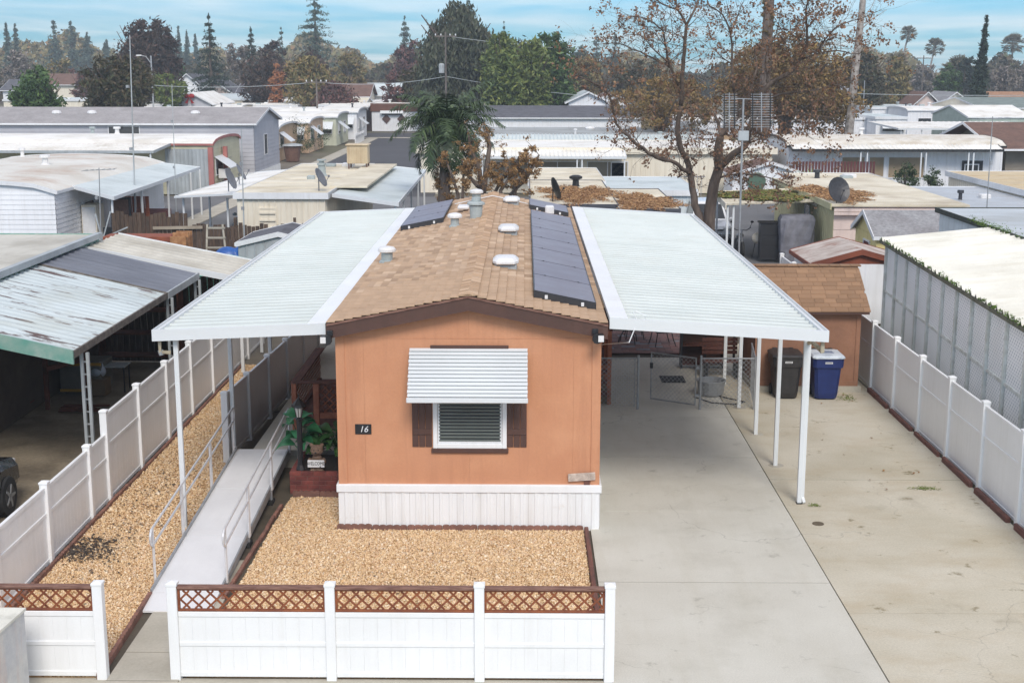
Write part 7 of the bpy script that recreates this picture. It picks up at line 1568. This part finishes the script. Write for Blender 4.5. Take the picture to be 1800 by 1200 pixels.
def broad(label, pl, pr, pt, y, mtl, n=5000, size=.3, name='broadleaf_tree', low=.12, lobes=7, group='trees beyond the park', shell=.6, clump=.26, droop=0., bark_=None):
    f = y/2395; x = ((pl+pr)/2-923)*f; R = (pr-pl)/2*f; H = CAM_H-(pt-120)*y/2400
    r = thing(name, (x, y, 0), label, 'tree', group); m = MB(); m.tube([(x,y,0),(x+random.uniform(-.2,.2),y,H*.5),(x,y,H*.85)], [R*.09+.08, R*.06+.05, .04], n=7); limbs(m, (x, y), H, R*.08+.08, R); m.build('trunk', bark_ or bark, r)
    B = []; z0 = H*low
    B.append(((x, y, (H+z0)/2), (R*.72, R*.72, (H-z0)*.42)))
    for k in range(lobes):
        a = 6.28*k/lobes+random.uniform(-.3, .3); q = random.uniform(.45, .62); zc = z0+(H-z0)*random.uniform(.25, .78)
        B.append(((x+math.cos(a)*R*q, y+math.sin(a)*R*q, zc), (R*.42, R*.42, (H-z0)*random.uniform(.18, .26))))
    B.append(((x+random.uniform(-.2,.2)*R, y, H-(H-z0)*.2), (R*.4, R*.4, (H-z0)*.2)))
    leafcloud('crown', mtl, r, B, n, size, shell=shell, clump=clump, nc=n//40, droop=droop); return r
def conifer(label, px, pt, wpx, y, mtl, n=4500, size=.32, name='conifer_tree', low=.06, group='conifers beyond the park', irregular=.25, power=1.0):
    f = y/2395; x = (px-923)*f; R = wpx/2*f; H = CAM_H-(pt-120)*y/2400
    r = thing(name, (x, y, 0), label, 'tree', group); MB().tube([(x,y,0),(x,y,H*.98)], [R*.10+.1, .03], n=6).build('trunk', bark, r)
    nb = int(n/28); P = []
    zt = low+(1-low)*np.random.rand(nb)**1.05; tiers = 16; zt = np.where(np.random.rand(nb) < .75, (np.floor(zt*tiers)+.3+np.random.rand(nb)*.35)/tiers, zt); zt = np.clip(zt, low, .995); an = np.random.rand(nb)*6.283; Rr = R*1.15*((1-zt)**power)*np.random.uniform(1-irregular*2, 1+irregular, nb)+R*.01
    t = np.random.rand(nb, 28)**.7
    d = t*Rr[:, None]; X = x+np.cos(an)[:, None]*d; Y = y+np.sin(an)[:, None]*d; Z = (zt*H)[:, None]-d*.18+np.random.randn(nb, 28)*.12*size*2
    tp_ = np.repeat(1-zt, 28); p = np.stack([X, Y, Z], -1).reshape(-1, 3)+np.random.randn(nb*28, 3)*(size*(.08+.5*tp_))[:, None]; k = len(p); s = size*np.random.uniform(.6, 1.3, k)*(.4+.6*tp_)
    a = np.random.randn(k, 3); a[:, 2] -= .4; a /= np.linalg.norm(a, axis=1)[:, None]; b = np.random.randn(k, 3); b -= a*(a*b).sum(1)[:, None]; b /= np.linalg.norm(b, axis=1)[:, None]
    V = np.stack([p-a*s[:, None], p+b*(s*.3)[:, None], p+a*s[:, None], p-b*(s*.3)[:, None]], 1).reshape(-1, 3)
    w = WL[r.name]; linkmesh('crown', np_mesh('crown', V-np.array(w), np.arange(k*4).reshape(-1, 4), 4, mtl), None, r); return r
broad('bright green dense bushy tree beyond the lavender home roof', 8, 108, 118, 125, T_['green'], 9000, .26, low=.02)
broad('big dark olive round tree with split trunk beyond the lavender home', 134, 272, 97, 128, T_['olive'], 12000, .26, low=.1, lobes=9)
broad('tall dark red brown tree behind the olive round tree', 203, 286, 30, 190, T_['brownd'], 9000, .36, low=.1, shell=.4)
broad('dark tree adjoining the tall red brown one on its conifer side', 268, 318, 50, 195, T_['brownd'], 6000, .36, low=.1)
conifer('tall dark pointed conifer standing clear of its neighbours', 370, 28, 84, 215, T_['dgreen'], 8000, .32, power=.85)
conifer('shorter dark conifer among brown trees', 443, 50, 56, 235, T_['dgreen'], 5000, .32, power=.85)
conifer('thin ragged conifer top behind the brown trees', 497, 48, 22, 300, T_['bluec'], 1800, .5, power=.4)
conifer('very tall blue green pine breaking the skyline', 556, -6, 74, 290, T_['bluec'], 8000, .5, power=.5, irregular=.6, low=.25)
for k, (pl, pr, pt, y, m_, n, lab) in enumerate([(400,470,76,250,'grey',4000,'greyish bare round tree behind the pointed conifer'), (455,520,72,225,'brownd',5000,'dark brown tree beyond the shorter conifer'), (415,520,100,200,'brownd',5500,'wide brown tree before the short dark conifer'), (508,585,80,225,'brownd',5000,'dark brown spreading tree below the tall pine'), (472,500,112,190,'orange',1800,'small orange autumn tree'), (492,590,96,185,'mixed',6500,'olive and yellow autumn tree below the tall pine'), (585,650,88,250,'mixed',4500,'dull olive tree to the far side of the tall pine'), (678,760,72,235,'maroon',5500,'purple brown tree beside the weeping tree'), (120,160,118,230,'maroon',1600,'small red brown tree behind the green bushy tree'), (60,130,108,260,'mixed',3500,'pale olive tree mass behind the green bushy tree'), (0,58,92,270,'grey',4000,'grey brown tree at the end of the skyline row'), (255,330,125,170,'yg',3000,'yellow green shrubby tree under the tall red brown tree'), (540,640,142,180,'maroon',4500,'maroon leaved hedge tree below the olive autumn tree'), (668,720,132,175,'maroon',2500,'dark maroon bush tree by the pale blue house'), (290,335,108,240,'green',2200,'soft green tree between dark trees'), (1000,1065,95,210,'mixed',4500,'yellowish tree behind the twigs of the bare tree'), (1060,1200,108,190,'olive',7500,'dark olive tree mass behind the bare tree'), (1000,1040,76,300,'bluec',2200,'hazy spreading tree right of the poplars'), (1480,1560,88,180,'olive',6500,'dull olive tree right of the golden brown tree'), (1545,1605,100,200,'mixed',4500,'thin mixed tree under the slim leaning palm'), (1640,1690,112,230,'green',3500,'green tree under the utility pole'), (1672,1712,98,230,'dgreen',2500,'dark feathery tree before the cypress'), (1735,1800,112,260,'grey',4500,'grey winter tree beyond the cypress'), (1780,1850,106,250,'grey',3500,'grey winter tree at the far edge past the last palm'), (1600,1645,108,300,'grey',2200,'hazy bare tree between the two slim palms')]):
    broad(lab, pl, pr, pt, y, T_[m_], n, .30*y/190, low=.05, shell=.5)
broad('huge weeping dark grey green tree in the middle of the skyline', 730, 880, 10, 165, T_['weep'], 30000, .32, low=.05, lobes=10, droop=1.6, shell=.45)
broad('dark green round tree filling in behind the yellow green poplars', 850, 990, 72, 185, T_['dgreen'], 16000, .3, low=.03)
broad('muted green tree low behind the feather palm', 700, 800, 108, 175, T_['olive'], 9000, .28, low=.03)
for k, (pl, pr, pt, n) in enumerate(((845,925,54,11000), (895,972,62,10000), (940,1006,58,9000), (850,945,84,11000), (925,1012,92,9000))):
    broad(['tall yellow green poplar next to the weeping tree', 'yellow green poplar in the middle of the poplar row', 'green poplar at the far end of the row', 'lower front poplar with mixed green leaves', 'low green tree at the foot of the far poplar'][k], pl, pr, pt, 148+k*3, T_['yg' if k in (0, 1, 3) else 'green'], n, .28, low=.03, lobes=6, group='green poplars')
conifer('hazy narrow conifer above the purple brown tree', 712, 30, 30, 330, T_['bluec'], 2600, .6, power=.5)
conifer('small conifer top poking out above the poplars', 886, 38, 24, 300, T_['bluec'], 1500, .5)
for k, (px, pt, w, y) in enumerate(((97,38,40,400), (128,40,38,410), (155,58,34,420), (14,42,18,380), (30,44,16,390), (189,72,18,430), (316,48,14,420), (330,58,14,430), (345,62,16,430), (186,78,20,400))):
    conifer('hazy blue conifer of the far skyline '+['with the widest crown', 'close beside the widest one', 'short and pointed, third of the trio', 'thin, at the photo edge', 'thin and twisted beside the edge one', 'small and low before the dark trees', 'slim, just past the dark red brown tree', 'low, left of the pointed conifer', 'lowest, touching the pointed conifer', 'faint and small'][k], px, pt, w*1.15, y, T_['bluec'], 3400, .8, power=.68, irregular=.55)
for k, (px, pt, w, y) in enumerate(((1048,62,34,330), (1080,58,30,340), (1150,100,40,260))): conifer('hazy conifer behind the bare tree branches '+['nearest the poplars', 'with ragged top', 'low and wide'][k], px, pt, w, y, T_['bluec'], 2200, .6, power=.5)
# far wood that reads as one mass
nW = 60000
th = np.random.uniform(-.55, .55, nW); dd = np.random.uniform(440, 560, nW); hx = 9.5-np.clip(th*16, -4, 1.5)+3.0*np.sin(th*31)+2.5*np.sin(th*77+1)+1.5*np.sin(th*190)
P3 = np.stack([np.sin(th)*dd, np.cos(th)*dd, np.random.rand(nW)**.7*hx*1.0*(dd/470)], -1)
s = np.random.uniform(.5, 1.3, nW); a = np.random.randn(nW, 3); a /= np.linalg.norm(a, axis=1)[:, None]; b = np.random.randn(nW, 3); b -= a*(a*b).sum(1)[:, None]; b /= np.linalg.norm(b, axis=1)[:, None]
V = np.stack([P3-a*s[:, None], P3+b*s[:, None]*.6, P3+a*s[:, None], P3-b*s[:, None]*.6], 1).reshape(-1, 3)
tag(linkmesh('distant_wood', np_mesh('distant_wood', V, np.arange(nW*4).reshape(-1, 4), 4, T_['mixed'])), 'hazy belt of distant trees along the horizon', 'wood', kind='stuff')
nW = 36000
th = np.random.uniform(-.5, .5, nW); dd = np.random.uniform(310, 380, nW); hx = 6.8+1.8*np.sin(th*43)+1.4*np.sin(th*91+2)+1.0*np.sin(th*230)
P3 = np.stack([np.sin(th)*dd, np.cos(th)*dd, np.random.rand(nW)**.7*hx*1.05], -1); s = np.random.uniform(.4, .9, nW)
a = np.random.randn(nW, 3); a /= np.linalg.norm(a, axis=1)[:, None]; b = np.random.randn(nW, 3); b -= a*(a*b).sum(1)[:, None]; b /= np.linalg.norm(b, axis=1)[:, None]
V = np.stack([P3-a*s[:, None], P3+b*s[:, None]*.6, P3+a*s[:, None], P3-b*s[:, None]*.6], 1).reshape(-1, 3)
tag(linkmesh('garden_tree_belt', np_mesh('garden_tree_belt', V, np.arange(nW*4).reshape(-1, 4), 4, T_['olive'])), 'low mass of dull green garden trees in front of the hazy horizon wood', 'wood', kind='stuff')
# narrow cypress
f = 165/2395; cx_ = (1716-923)*f; H = CAM_H+(120-28)*165/2400
cyp = thing('cypress_tree', (cx_, 165, 0), 'very tall narrow tapering dark cypress', 'tree'); MB().tube([(cx_,165,0),(cx_+.6,165,H)], [.4,.05], n=6).build('trunk', bark, cyp)
B = [((cx_+.6*t, 165, H*t), (max(.07, 1.35*(1-t)**1.15+.02), max(.07, 1.35*(1-t)**1.15+.02), H*.05)) for t in np.linspace(.04, .985, 26)]
leafcloud('crown', T_['dgreen'], cyp, B, 12000, .26, shell=.6, clump=.35, nc=900)
# fan palms
def fanpalm(px, pt, pb, y, label, lean=0, rc=1.9, nfr=110, skirt=True):
    rc *= .95
    t_ = Yp(px, pt, y); xb = t_.x+lean; r = thing('fan_palm', (xb, y, 0), label, 'palm', 'tall fan palms on the skyline'); zt = t_.z-rc*.8
    MB().tube([(xb,y,0),((xb*.4+t_.x*.6),y,zt*.6),(t_.x,y,zt)], [.3,.22,.2], n=7).build('trunk', barkpale, r); c = Vector((t_.x, y, zt)); m = MB()
    for k in range(nfr):
        a = random.uniform(0, 6.28); el = random.uniform(-.75, 1.4); d = Vector((math.cos(a)*math.cos(el), math.sin(a)*math.cos(el), math.sin(el))); L_ = rc*random.uniform(.5, .75)
        p = c+d*L_; m.tube([c, p], .02, n=3, cap=False); u = d.cross(Vector((0,0,1)));  u = u.normalized() if u.length > .05 else Vector((1,0,0)); w = d.cross(u)
        for q in range(7):
            b = (q-3)*.36; e = (d*math.cos(b)+u*math.sin(b)); tip = p+e*rc*.38+Vector((0,0,-.12*rc*random.random())); sd = (u*math.cos(b)-d*math.sin(b))*.05*rc
            m.add([p-sd*.4, p+sd*.4, tip], [(0,1,2)]); m.add([p-sd, p+e*rc*.25, p+sd, tip], [(0,1,3),(1,2,3)])
    if skirt:
        for k in range(60):
            a = random.uniform(0, 6.28); z = -random.uniform(.3, 1.6); q = c+Vector((math.cos(a)*.28, math.sin(a)*.28, z)); m.add([q, q+Vector((math.cos(a)*.3,math.sin(a)*.3,-.5)), q+Vector((math.cos(a+.5)*.3,math.sin(a+.5)*.3,-.4))], [(0,1,2)])
    m.build('fronds', leafmat('palm_fronds', [rgb(110,104,88), rgb(96,96,76), rgb(128,116,96), rgb(84,86,70)]) if 'palm_fronds' not in bpy.data.materials else bpy.data.materials['palm_fronds'], r)
fanpalm(1598, 47, 0, 330, 'slim fan palm with a leaning trunk, nearest the brown leaved tree', lean=-3.2, rc=2.3); fanpalm(1644, 69, 0, 330, 'slim fan palm standing between leaning palm and cypress', lean=-2.2, rc=2.7)
fanpalm(1782, 61, 0, 330, 'fan palm with a broad round crown past the cypress', rc=3.1); fanpalm(1577, 95, 0, 240, 'low shaggy fan palm below the leaning slim palm', rc=2.4); fanpalm(1686, 102, 0, 240, 'short wide palm in front of the utility pole beside the cypress', rc=3.6)
# spiky fan palm plant behind fence
sp = thing('spiky_palm_plant', (16.8, 79, 0), 'low spiky green fan palm plant in front of the maroon picket fence', 'palm'); m = MB(); c = Vector(((1432-923)*78/2395, 78, .5))
for k in range(60):
    a = random.uniform(0, 6.28); el = random.uniform(.15, 1.4); d = Vector((math.cos(a)*math.cos(el), math.sin(a)*math.cos(el), math.sin(el))); L_ = random.uniform(.9, 1.7); u = d.cross(Vector((0,0,1))).normalized()
    p = c+d*L_*.5
    for q in range(7):
        b = (q-3)*.3; e = d*math.cos(b)+u*math.sin(b); tip = p+e*L_*.55-Vector((0,0,.12*random.random())); sd = u*.04; m.add([p-sd, p+e*L_*.3+sd, tip, p+sd], [(0,1,2),(0,2,3)])
m.build('fronds', leafmat('bright_palm_leaves', [rgb(110,140,70), rgb(140,166,92), rgb(78,110,56), rgb(160,180,110)]), sp); MB().tube([(c.x,78,0),(c.x,78,.6)], .15).build('stem', bark, sp)
# queen palm in the middle
qp = thing('queen_palm', ((787-923)*58/2395, 58, 0), 'dark green feather palm with drooping fronds beyond the solar roof', 'palm')
yq = 58.; c = Yp(786, 222, yq)
ivy = leafmat('dry_climbing_leaves', [rgb(150,112,66), rgb(120,86,52), rgb(176,140,88), rgb(96,70,46)])
MB().tube([(c.x-.2, yq, 0), (c.x-.15, yq, 2.5), (c.x, yq, c.z-.4), (c.x, yq, c.z+.1)], [.30,.27,.22,.14], n=9).build('trunk', bark, qp)
frm_ = leafmat('feather_palm_leaves', [rgb(48,66,40), rgb(66,86,50), rgb(34,50,32), rgb(84,100,60), rgb(100,118,84)], .5)
for k in range(38):
    a = k*2.399+random.uniform(-.2, .2); el = 1.4-1.7*(k/38); L_ = random.uniform(2.3, 3.1)
    h = Vector((math.cos(a), math.sin(a), 0)); spine = []
    for i in range(11):
        t = i/10; ang = el-(1.0+.9*(k/38))*t*1.15
        spine.append((spine[-1]+(h*math.cos(ang)+Vector((0,0,math.sin(ang))))*L_/10) if spine else Vector(c))
    m = MB(); m.tube(spine, [.035]*3+[.02]*5+[.01]*3, n=4); sidev = h.cross(Vector((0,0,1)))
    for i in range(1, 44):
        t = i/44; j = min(int(t*10), 9); p = spine[j].lerp(spine[j+1], t*10-j); dr = (spine[j+1]-spine[j]).normalized()
        for s in (-1, 1):
            ll = (.75*math.sin(math.pi*min(t*.85+.12, 1))+.1)*random.uniform(.7, 1.1); e = (sidev*s*.75+dr*.55+Vector((0,0,random.uniform(-.45, .25)))).normalized(); mid_ = p+e*ll*.55; tip = mid_+(e+Vector((0,0,-.8))).normalized()*ll*.5; w = dr*.026
            m.add([p-w, mid_-w*1.2, tip, mid_+w*1.2, p+w], [(0,1,3,4),(1,2,3)])
    m.build('frond', frm_, qp)
def treelet(name, label, lines, y, leafn, lsize, mtl, cat='shrub', r0=.09, lr=.35, group=None):
    b0 = Zp(lines[0][0][0], lines[0][0][1], 0); x0 = Yp(lines[0][0][0], lines[0][0][1], y).x; r = thing(name, (x0, y, 0), label, cat, group); m = MB(); tips = []
    for ln in lines:
        pts = [Yp(px, py, y+random.uniform(-.3, .3)) for px, py in ln]; pts = [Vector((pts[0].x, y, 0))]+pts if ln[0][1] > 320 else pts
        n = len(pts); m.tube(pts, [r0*(1-.65*i/(n-1)) for i in range(n)], n=6)
        for p, q in zip(pts[1:], pts[2:]):
            for _ in range(5):
                t = random.random(); o = p.lerp(q, t); d = Vector((random.uniform(-1,1), random.uniform(-1,1), random.uniform(-.1,1))).normalized()*random.uniform(.3, .9); e = o+d; m.tube([o, o+d*.5+Vector((0,0,.05)), e], [.018,.012,.006], n=3, cap=False); tips += [o+d*.5, e]
    m.build('trunk', bark, r); leafcloud('leaves', mtl, r, [(tuple(p), (lr*.5,)*3) for p in tips], leafn, lsize, shell=.1, clump=.5, nc=len(tips)*2); return r
treelet('dry_shrub_tree', 'stubby pollarded tree with dead brown leaves right of the feather palm', [[(847,345),(843,300),(828,262),(824,240)],[(849,340),(856,290),(861,255),(858,240)],[(849,335),(838,325),(815,300)]], 56, 1800, .055, ivy, 'tree', .16)
treelet('dry_shrub_tree', 'thin dead stemmed tree close beside the feather palm trunk', [[(813,345),(815,300),(812,280)],[(805,342),(795,310),(785,285)]], 55, 2200, .055, ivy, 'tree', .09)
treelet('dry_shrub_tree', 'leaning shrub tree with bunches of golden dead leaves by the leafy roof', [[(868,342),(885,310),(895,285)],[(895,344),(925,315),(940,290)],[(880,335),(905,300),(912,275)],[(905,325),(930,300),(948,272)]], 54, 4500, .06, ivy, 'tree', .10)
o = leafcloud('dry_ivy', ivy, None, [((c.x-.12+random.uniform(-.25,.25), 58, z), (.35,.35,.5)) for z in np.linspace(2.2, 5.0, 9)], 5000, .05, shell=.5); tag(o, 'dry brown climbing leaves wrapping the feather palm trunk', 'climber', kind='stuff')
# golden brown tree mass behind the bare tree, with ivy-clad trunk
broad('golden brown leaved tree behind the big bare tree', 1240, 1520, 62, 110, T_['gold'], 22000, .19, low=.2, lobes=14, shell=.35, clump=.24)
broad('brown leaved tree filling the gap behind the bare tree', 1060, 1260, 128, 105, T_['gold'], 5500, .17, low=.3, lobes=8, shell=.4, clump=.22)
y_ = 105; tt = thing('ivy_clad_tree', ((1345-923)*y_/2395, y_, 0), 'massive straight trunk clad in brown ivy rising out of the frame', 'tree'); xx = (1345-923)*y_/2395
MB().tube([(xx,y_,0),(xx,y_,10),(xx+.1,y_,18)], [.55,.42,.36], n=9).build('trunk', bark, tt)
leafcloud('ivy', leafmat('ivy_leaves', [rgb(112,92,52), rgb(88,72,46), rgb(136,116,66), rgb(70,62,42)]), tt, [((xx,y_,z), (.48,.48,.6)) for z in np.linspace(6, 17, 16)], 9000, .09, shell=.85, clump=.2)
MB().tube([(xx,y_,16),(xx+2,y_,18.5)], .15).build('limb', bark, tt)
y_ = 108; tt = thing('bare_pale_tree', ((1506-923)*y_/2395, y_, 0), 'pale bare trunk with broken top at the outer side of the brown leaved tree', 'tree'); xx = (1506-923)*y_/2395
MB().tube([(xx-.6,y_,0),(xx-.2,y_,8),(xx,y_,11),(xx+.15,y_,14)], [.4,.3,.26,.22], n=8).build('trunk', barkpale, tt); MB().tube([(xx-.1,y_,10.5),(xx+.9,y_,11.5),(xx+2.0,y_,12.2)], [.06,.04,.02], n=4).build('limb', barkpale, tt); MB().tube([(xx,y_,11.3),(xx+.8,y_,12.4),(xx+1.3,y_,13.6)], [.05,.03,.02], n=4).build('limb', barkpale, tt)

# the big nearly bare tree
Y0 = 43.0
syc = thing('sycamore_tree', (Yp(1240, 395, Y0).x, Y0, 0), 'big nearly bare tree with scattered brown leaves behind the driveway cover', 'tree')
SK = [ # polyline of (px, py, dy), start radius, end radius
 ([(1246,400,0),(1253,335,0),(1263,296,0),(1262,262,0),(1266,240,0)], .30, .20),
 ([(1232,400,0),(1222,360,0),(1216,320,0),(1210,290,0),(1195,255,-.2),(1191,225,-.3),(1197,185,-.4)], .20, .11),
 ([(1197,185,-.4),(1199,140,-.5),(1202,100,-.6),(1204,70,-.7),(1207,44,-.8)], .11, .075), ([(1207,44,-.8),(1192,16,-1),(1180,-20,-1.1)], .06, .035), ([(1207,44,-.8),(1226,6,-.6),(1236,-25,-.5)], .06, .035),
 ([(1192,150,-.5),(1175,110,-.8),(1169,76,-1),(1164,54,-1.2),(1140,34,-1.5),(1108,30,-1.8),(1080,44,-2)], .06, .012), ([(1178,118,-.7),(1150,104,-.9),(1124,92,-1.2),(1086,76,-1.5),(1050,78,-1.8)], .05, .012),
 ([(1172,110,-.8),(1145,85,-.6),(1128,65,-.5),(1095,60,-.3)], .035, .01), ([(1169,76,-1),(1182,66,-1.2),(1178,20,-1.4)], .03, .01), ([(1192,16,-1),(1165,8,-1.3),(1150,-10,-1.4)], .035, .015),
 ([(1214,307,0),(1200,298,-.3),(1186,287,-.5),(1160,278,-.9),(1140,268,-1.1),(1112,246,-1.4),(1100,236,-1.5),(1084,218,-1.6),(1076,184,-1.8),(1068,164,-1.9)], .10, .05), ([(1068,164,-1.9),(1040,144,-2.1),(1012,132,-2.3),(1010,120,-2.3)], .045, .012), ([(1068,164,-1.9),(1062,145,-1.8),(1050,120,-1.7)], .035, .01), ([(1100,236,-1.5),(1096,200,-1.3)], .02, .01),
 ([(1266,240,0),(1262,215,.3),(1250,200,.5),(1222,205,.5),(1208,195,.6),(1190,180,.7)], .09, .025), ([(1222,205,.5),(1214,190,.4),(1212,170,.2)], .03, .012),
 ([(1266,240,0),(1281,222,.2),(1298,205,.5),(1311,183,.8),(1318,160,1),(1330,120,1.2),(1326,80,1.3)], .12, .04),
 ([(1264,296,0),(1288,272,-.2),(1309,257,-.4),(1316,231,-.6),(1321,215,-.7),(1335,180,-.8),(1350,150,-.9),(1390,127,-1),(1407,103,-1.1),(1418,80,-1.2),(1419,50,-1.3),(1417,17,-1.4),(1425,-10,-1.4)], .18, .03), ([(1309,257,-.4),(1325,248,-.6),(1340,242,-.7)], .05, .02),
 ([(1419,48,-1.3),(1427,42,-1.5),(1440,20,-1.6)], .03, .01), ([(1407,103,-1.1),(1430,97,-1.3),(1450,70,-1.5),(1475,45,-1.7),(1515,32,-2),(1550,17,-2.2)], .05, .010), ([(1430,97,-1.3),(1470,90,-1.5),(1510,95,-1.8),(1530,75,-2)], .04, .010),
 ([(1290,160,.3),(1288,116,.2),(1284,60,.1),(1270,26,0),(1248,10,-.1),(1240,-10,-.1)], .06, .02), ([(1284,60,.1),(1296,30,0),(1306,4,-.1)], .035, .015), ([(1288,116,.2),(1262,95,.4),(1248,78,.5)], .03, .01), ([(1298,205,.5),(1292,180,.4),(1290,160,.3)], .07, .06),
 ([(1335,180,-.8),(1375,165,-.5),(1420,160,-.2),(1470,150,0),(1505,140,.1)], .06, .012), ([(1350,150,-.9),(1345,100,-1),(1365,60,-1.2),(1372,20,-1.4)], .05, .012), ([(1418,80,-1.2),(1390,60,-1.4),(1370,40,-1.5)], .03, .01),
 ([(1321,215,-.7),(1360,205,-.9),(1410,200,-1.2),(1450,205,-1.4),(1490,215,-1.6)], .055, .010), ([(1360,205,-.9),(1395,225,-1.1),(1430,245,-1.3)], .03, .008),
 ([(1264,312,0),(1290,306,-.4),(1330,307,-.8),(1365,318,-1.2),(1395,330,-1.5)], .05, .012), ([(1290,306,-.4),(1310,318,-.5),(1325,332,-.6)], .025, .008), ([(1262,262,0),(1250,275,-.3),(1240,250,-.5)], .03, .01), ([(1210,290,0),(1225,270,-.3),(1240,260,-.4)], .02, .01)]
tips = []; segs = []
skel = MB()
for pts, ra, rb in SK:
    P = [Yp(px, py, Y0+dy*1.3) for px, py, dy in pts]
    if pts[0][1] >= 399: P = [Vector((P[0].x-.03, Y0, -.1))]+P
    # smooth
    Q = []
    for i in range(len(P)-1):
        p0, p1, p2, p3 = P[max(i-1, 0)], P[i], P[i+1], P[min(i+2, len(P)-1)]
        for t in (0, .33, .66):
            Q.append(.5*((2*p1)+(-p0+p2)*t+(2*p0-5*p1+4*p2-p3)*t*t+(-p0+3*p1-3*p2+p3)*t**3)+Vector((random.uniform(-.02,.02),)*3))
    Q.append(P[-1]); n = len(Q); ra *= .70; rb *= .62; R_ = [ra+(rb-ra)*i/(n-1) for i in range(n)]
    skel.tube(Q, R_, n=8)
    for i in range(1, n): segs.append((Q[i-1], Q[i], R_[i]))
skel.build('trunk', bark, syc, smooth=True)
tw = MB()
def twig(p, d, L_, r_, depth):
    q = [p]; dd = d.copy()
    for i in range(3):
        dd = (dd+Vector((random.gauss(0, .22), random.gauss(0, .22), random.gauss(.02, .18)))).normalized(); q.append(q[-1]+dd*L_/3)
    tw.tube(q, [r_, r_*.8, r_*.6, r_*.4], n=3, cap=False)
    if depth == 0: tips.append(q[-1]); tips.append(q[2]); return
    for i in range(random.choice((2, 3, 3))):
        k = random.choice((1, 2, 3)); nd = (dd+Vector((random.gauss(0, .75), random.gauss(0, .75), random.gauss(.0, .6)))).normalized(); twig(q[k], nd, L_*random.uniform(.55, .85), r_*.6, depth-1)
for a, b, r_ in segs:
    if r_ > .14 or a.z < 3.6: continue
    k = (random.random() < .5) if r_ > .07 else (1 if r_ > .03 else random.choice((1, 2)))
    for _ in range(k):
        d = (b-a).normalized(); nd = (d*.55+Vector((random.gauss(0, .7), random.gauss(0, .7), random.gauss(.15, .5)))).normalized(); twig(a.lerp(b, random.random()), nd, random.uniform(.45, 1.05), min(.014, r_*.5), 2)
tag(tw.build('twigs', bark, syc), kind='stuff')
T3 = np.array([tuple(t) for t in tips]); T3 = T3[T3[:, 2] > 3.4]
dry = leafmat('dry_brown_sycamore_leaves', [rgb(118,82,64), rgb(146,110,82), rgb(94,68,56), rgb(148,120,90), rgb(110,76,62)], .7)
# right-hand half carries more leaves
dens = np.where(T3[:, 0] > 6.6, .36, .24); dens = np.where(T3[:, 2] < 5.8, dens+.15, dens); sel = T3[np.random.rand(len(T3)) < dens]
nl = 7; c3 = np.repeat(sel, nl, 0)+np.random.randn(len(sel)*nl, 3)*.055; k = len(c3); s_ = np.random.uniform(.022, .055, k)
a = np.random.randn(k, 3); a[:, 2] -= .9; a /= np.linalg.norm(a, axis=1)[:, None]; b = np.random.randn(k, 3); b -= a*(a*b).sum(1)[:, None]; b /= np.linalg.norm(b, axis=1)[:, None]
V = np.stack([c3-a*s_[:, None], c3+b*(s_*.75)[:, None]+np.random.randn(k, 3)*.01, c3+a*s_[:, None], c3-b*(s_*.75)[:, None]], 1).reshape(-1, 3)
w = WL[syc.name]; tag(linkmesh('leaves', np_mesh('leaves', V-np.array(w), np.arange(k*4).reshape(-1, 4), 4, dry), None, syc), kind='stuff')
print('syc tips', len(tips), 'leaves', k)

# ------------------------------------------------------------------ haze: one closed box of thin even air
hzm = bpy.data.materials.new('haze_air'); hzm.use_nodes = True; t = hzm.node_tree; t.nodes.clear()
pv = N(t, 'ShaderNodeVolumePrincipled'); pv.inputs['Color'].default_value = (.80,.90,1,1); pv.inputs['Density'].default_value = HAZE
ou = N(t, 'ShaderNodeOutputMaterial'); t.links.new(pv.outputs[0], ou.inputs['Volume'])
hz_ = MB().box(-720, 720, -70, 920, -1.6, 42).build('haze', hzm, None); hz_['kind'] = 'stuff'
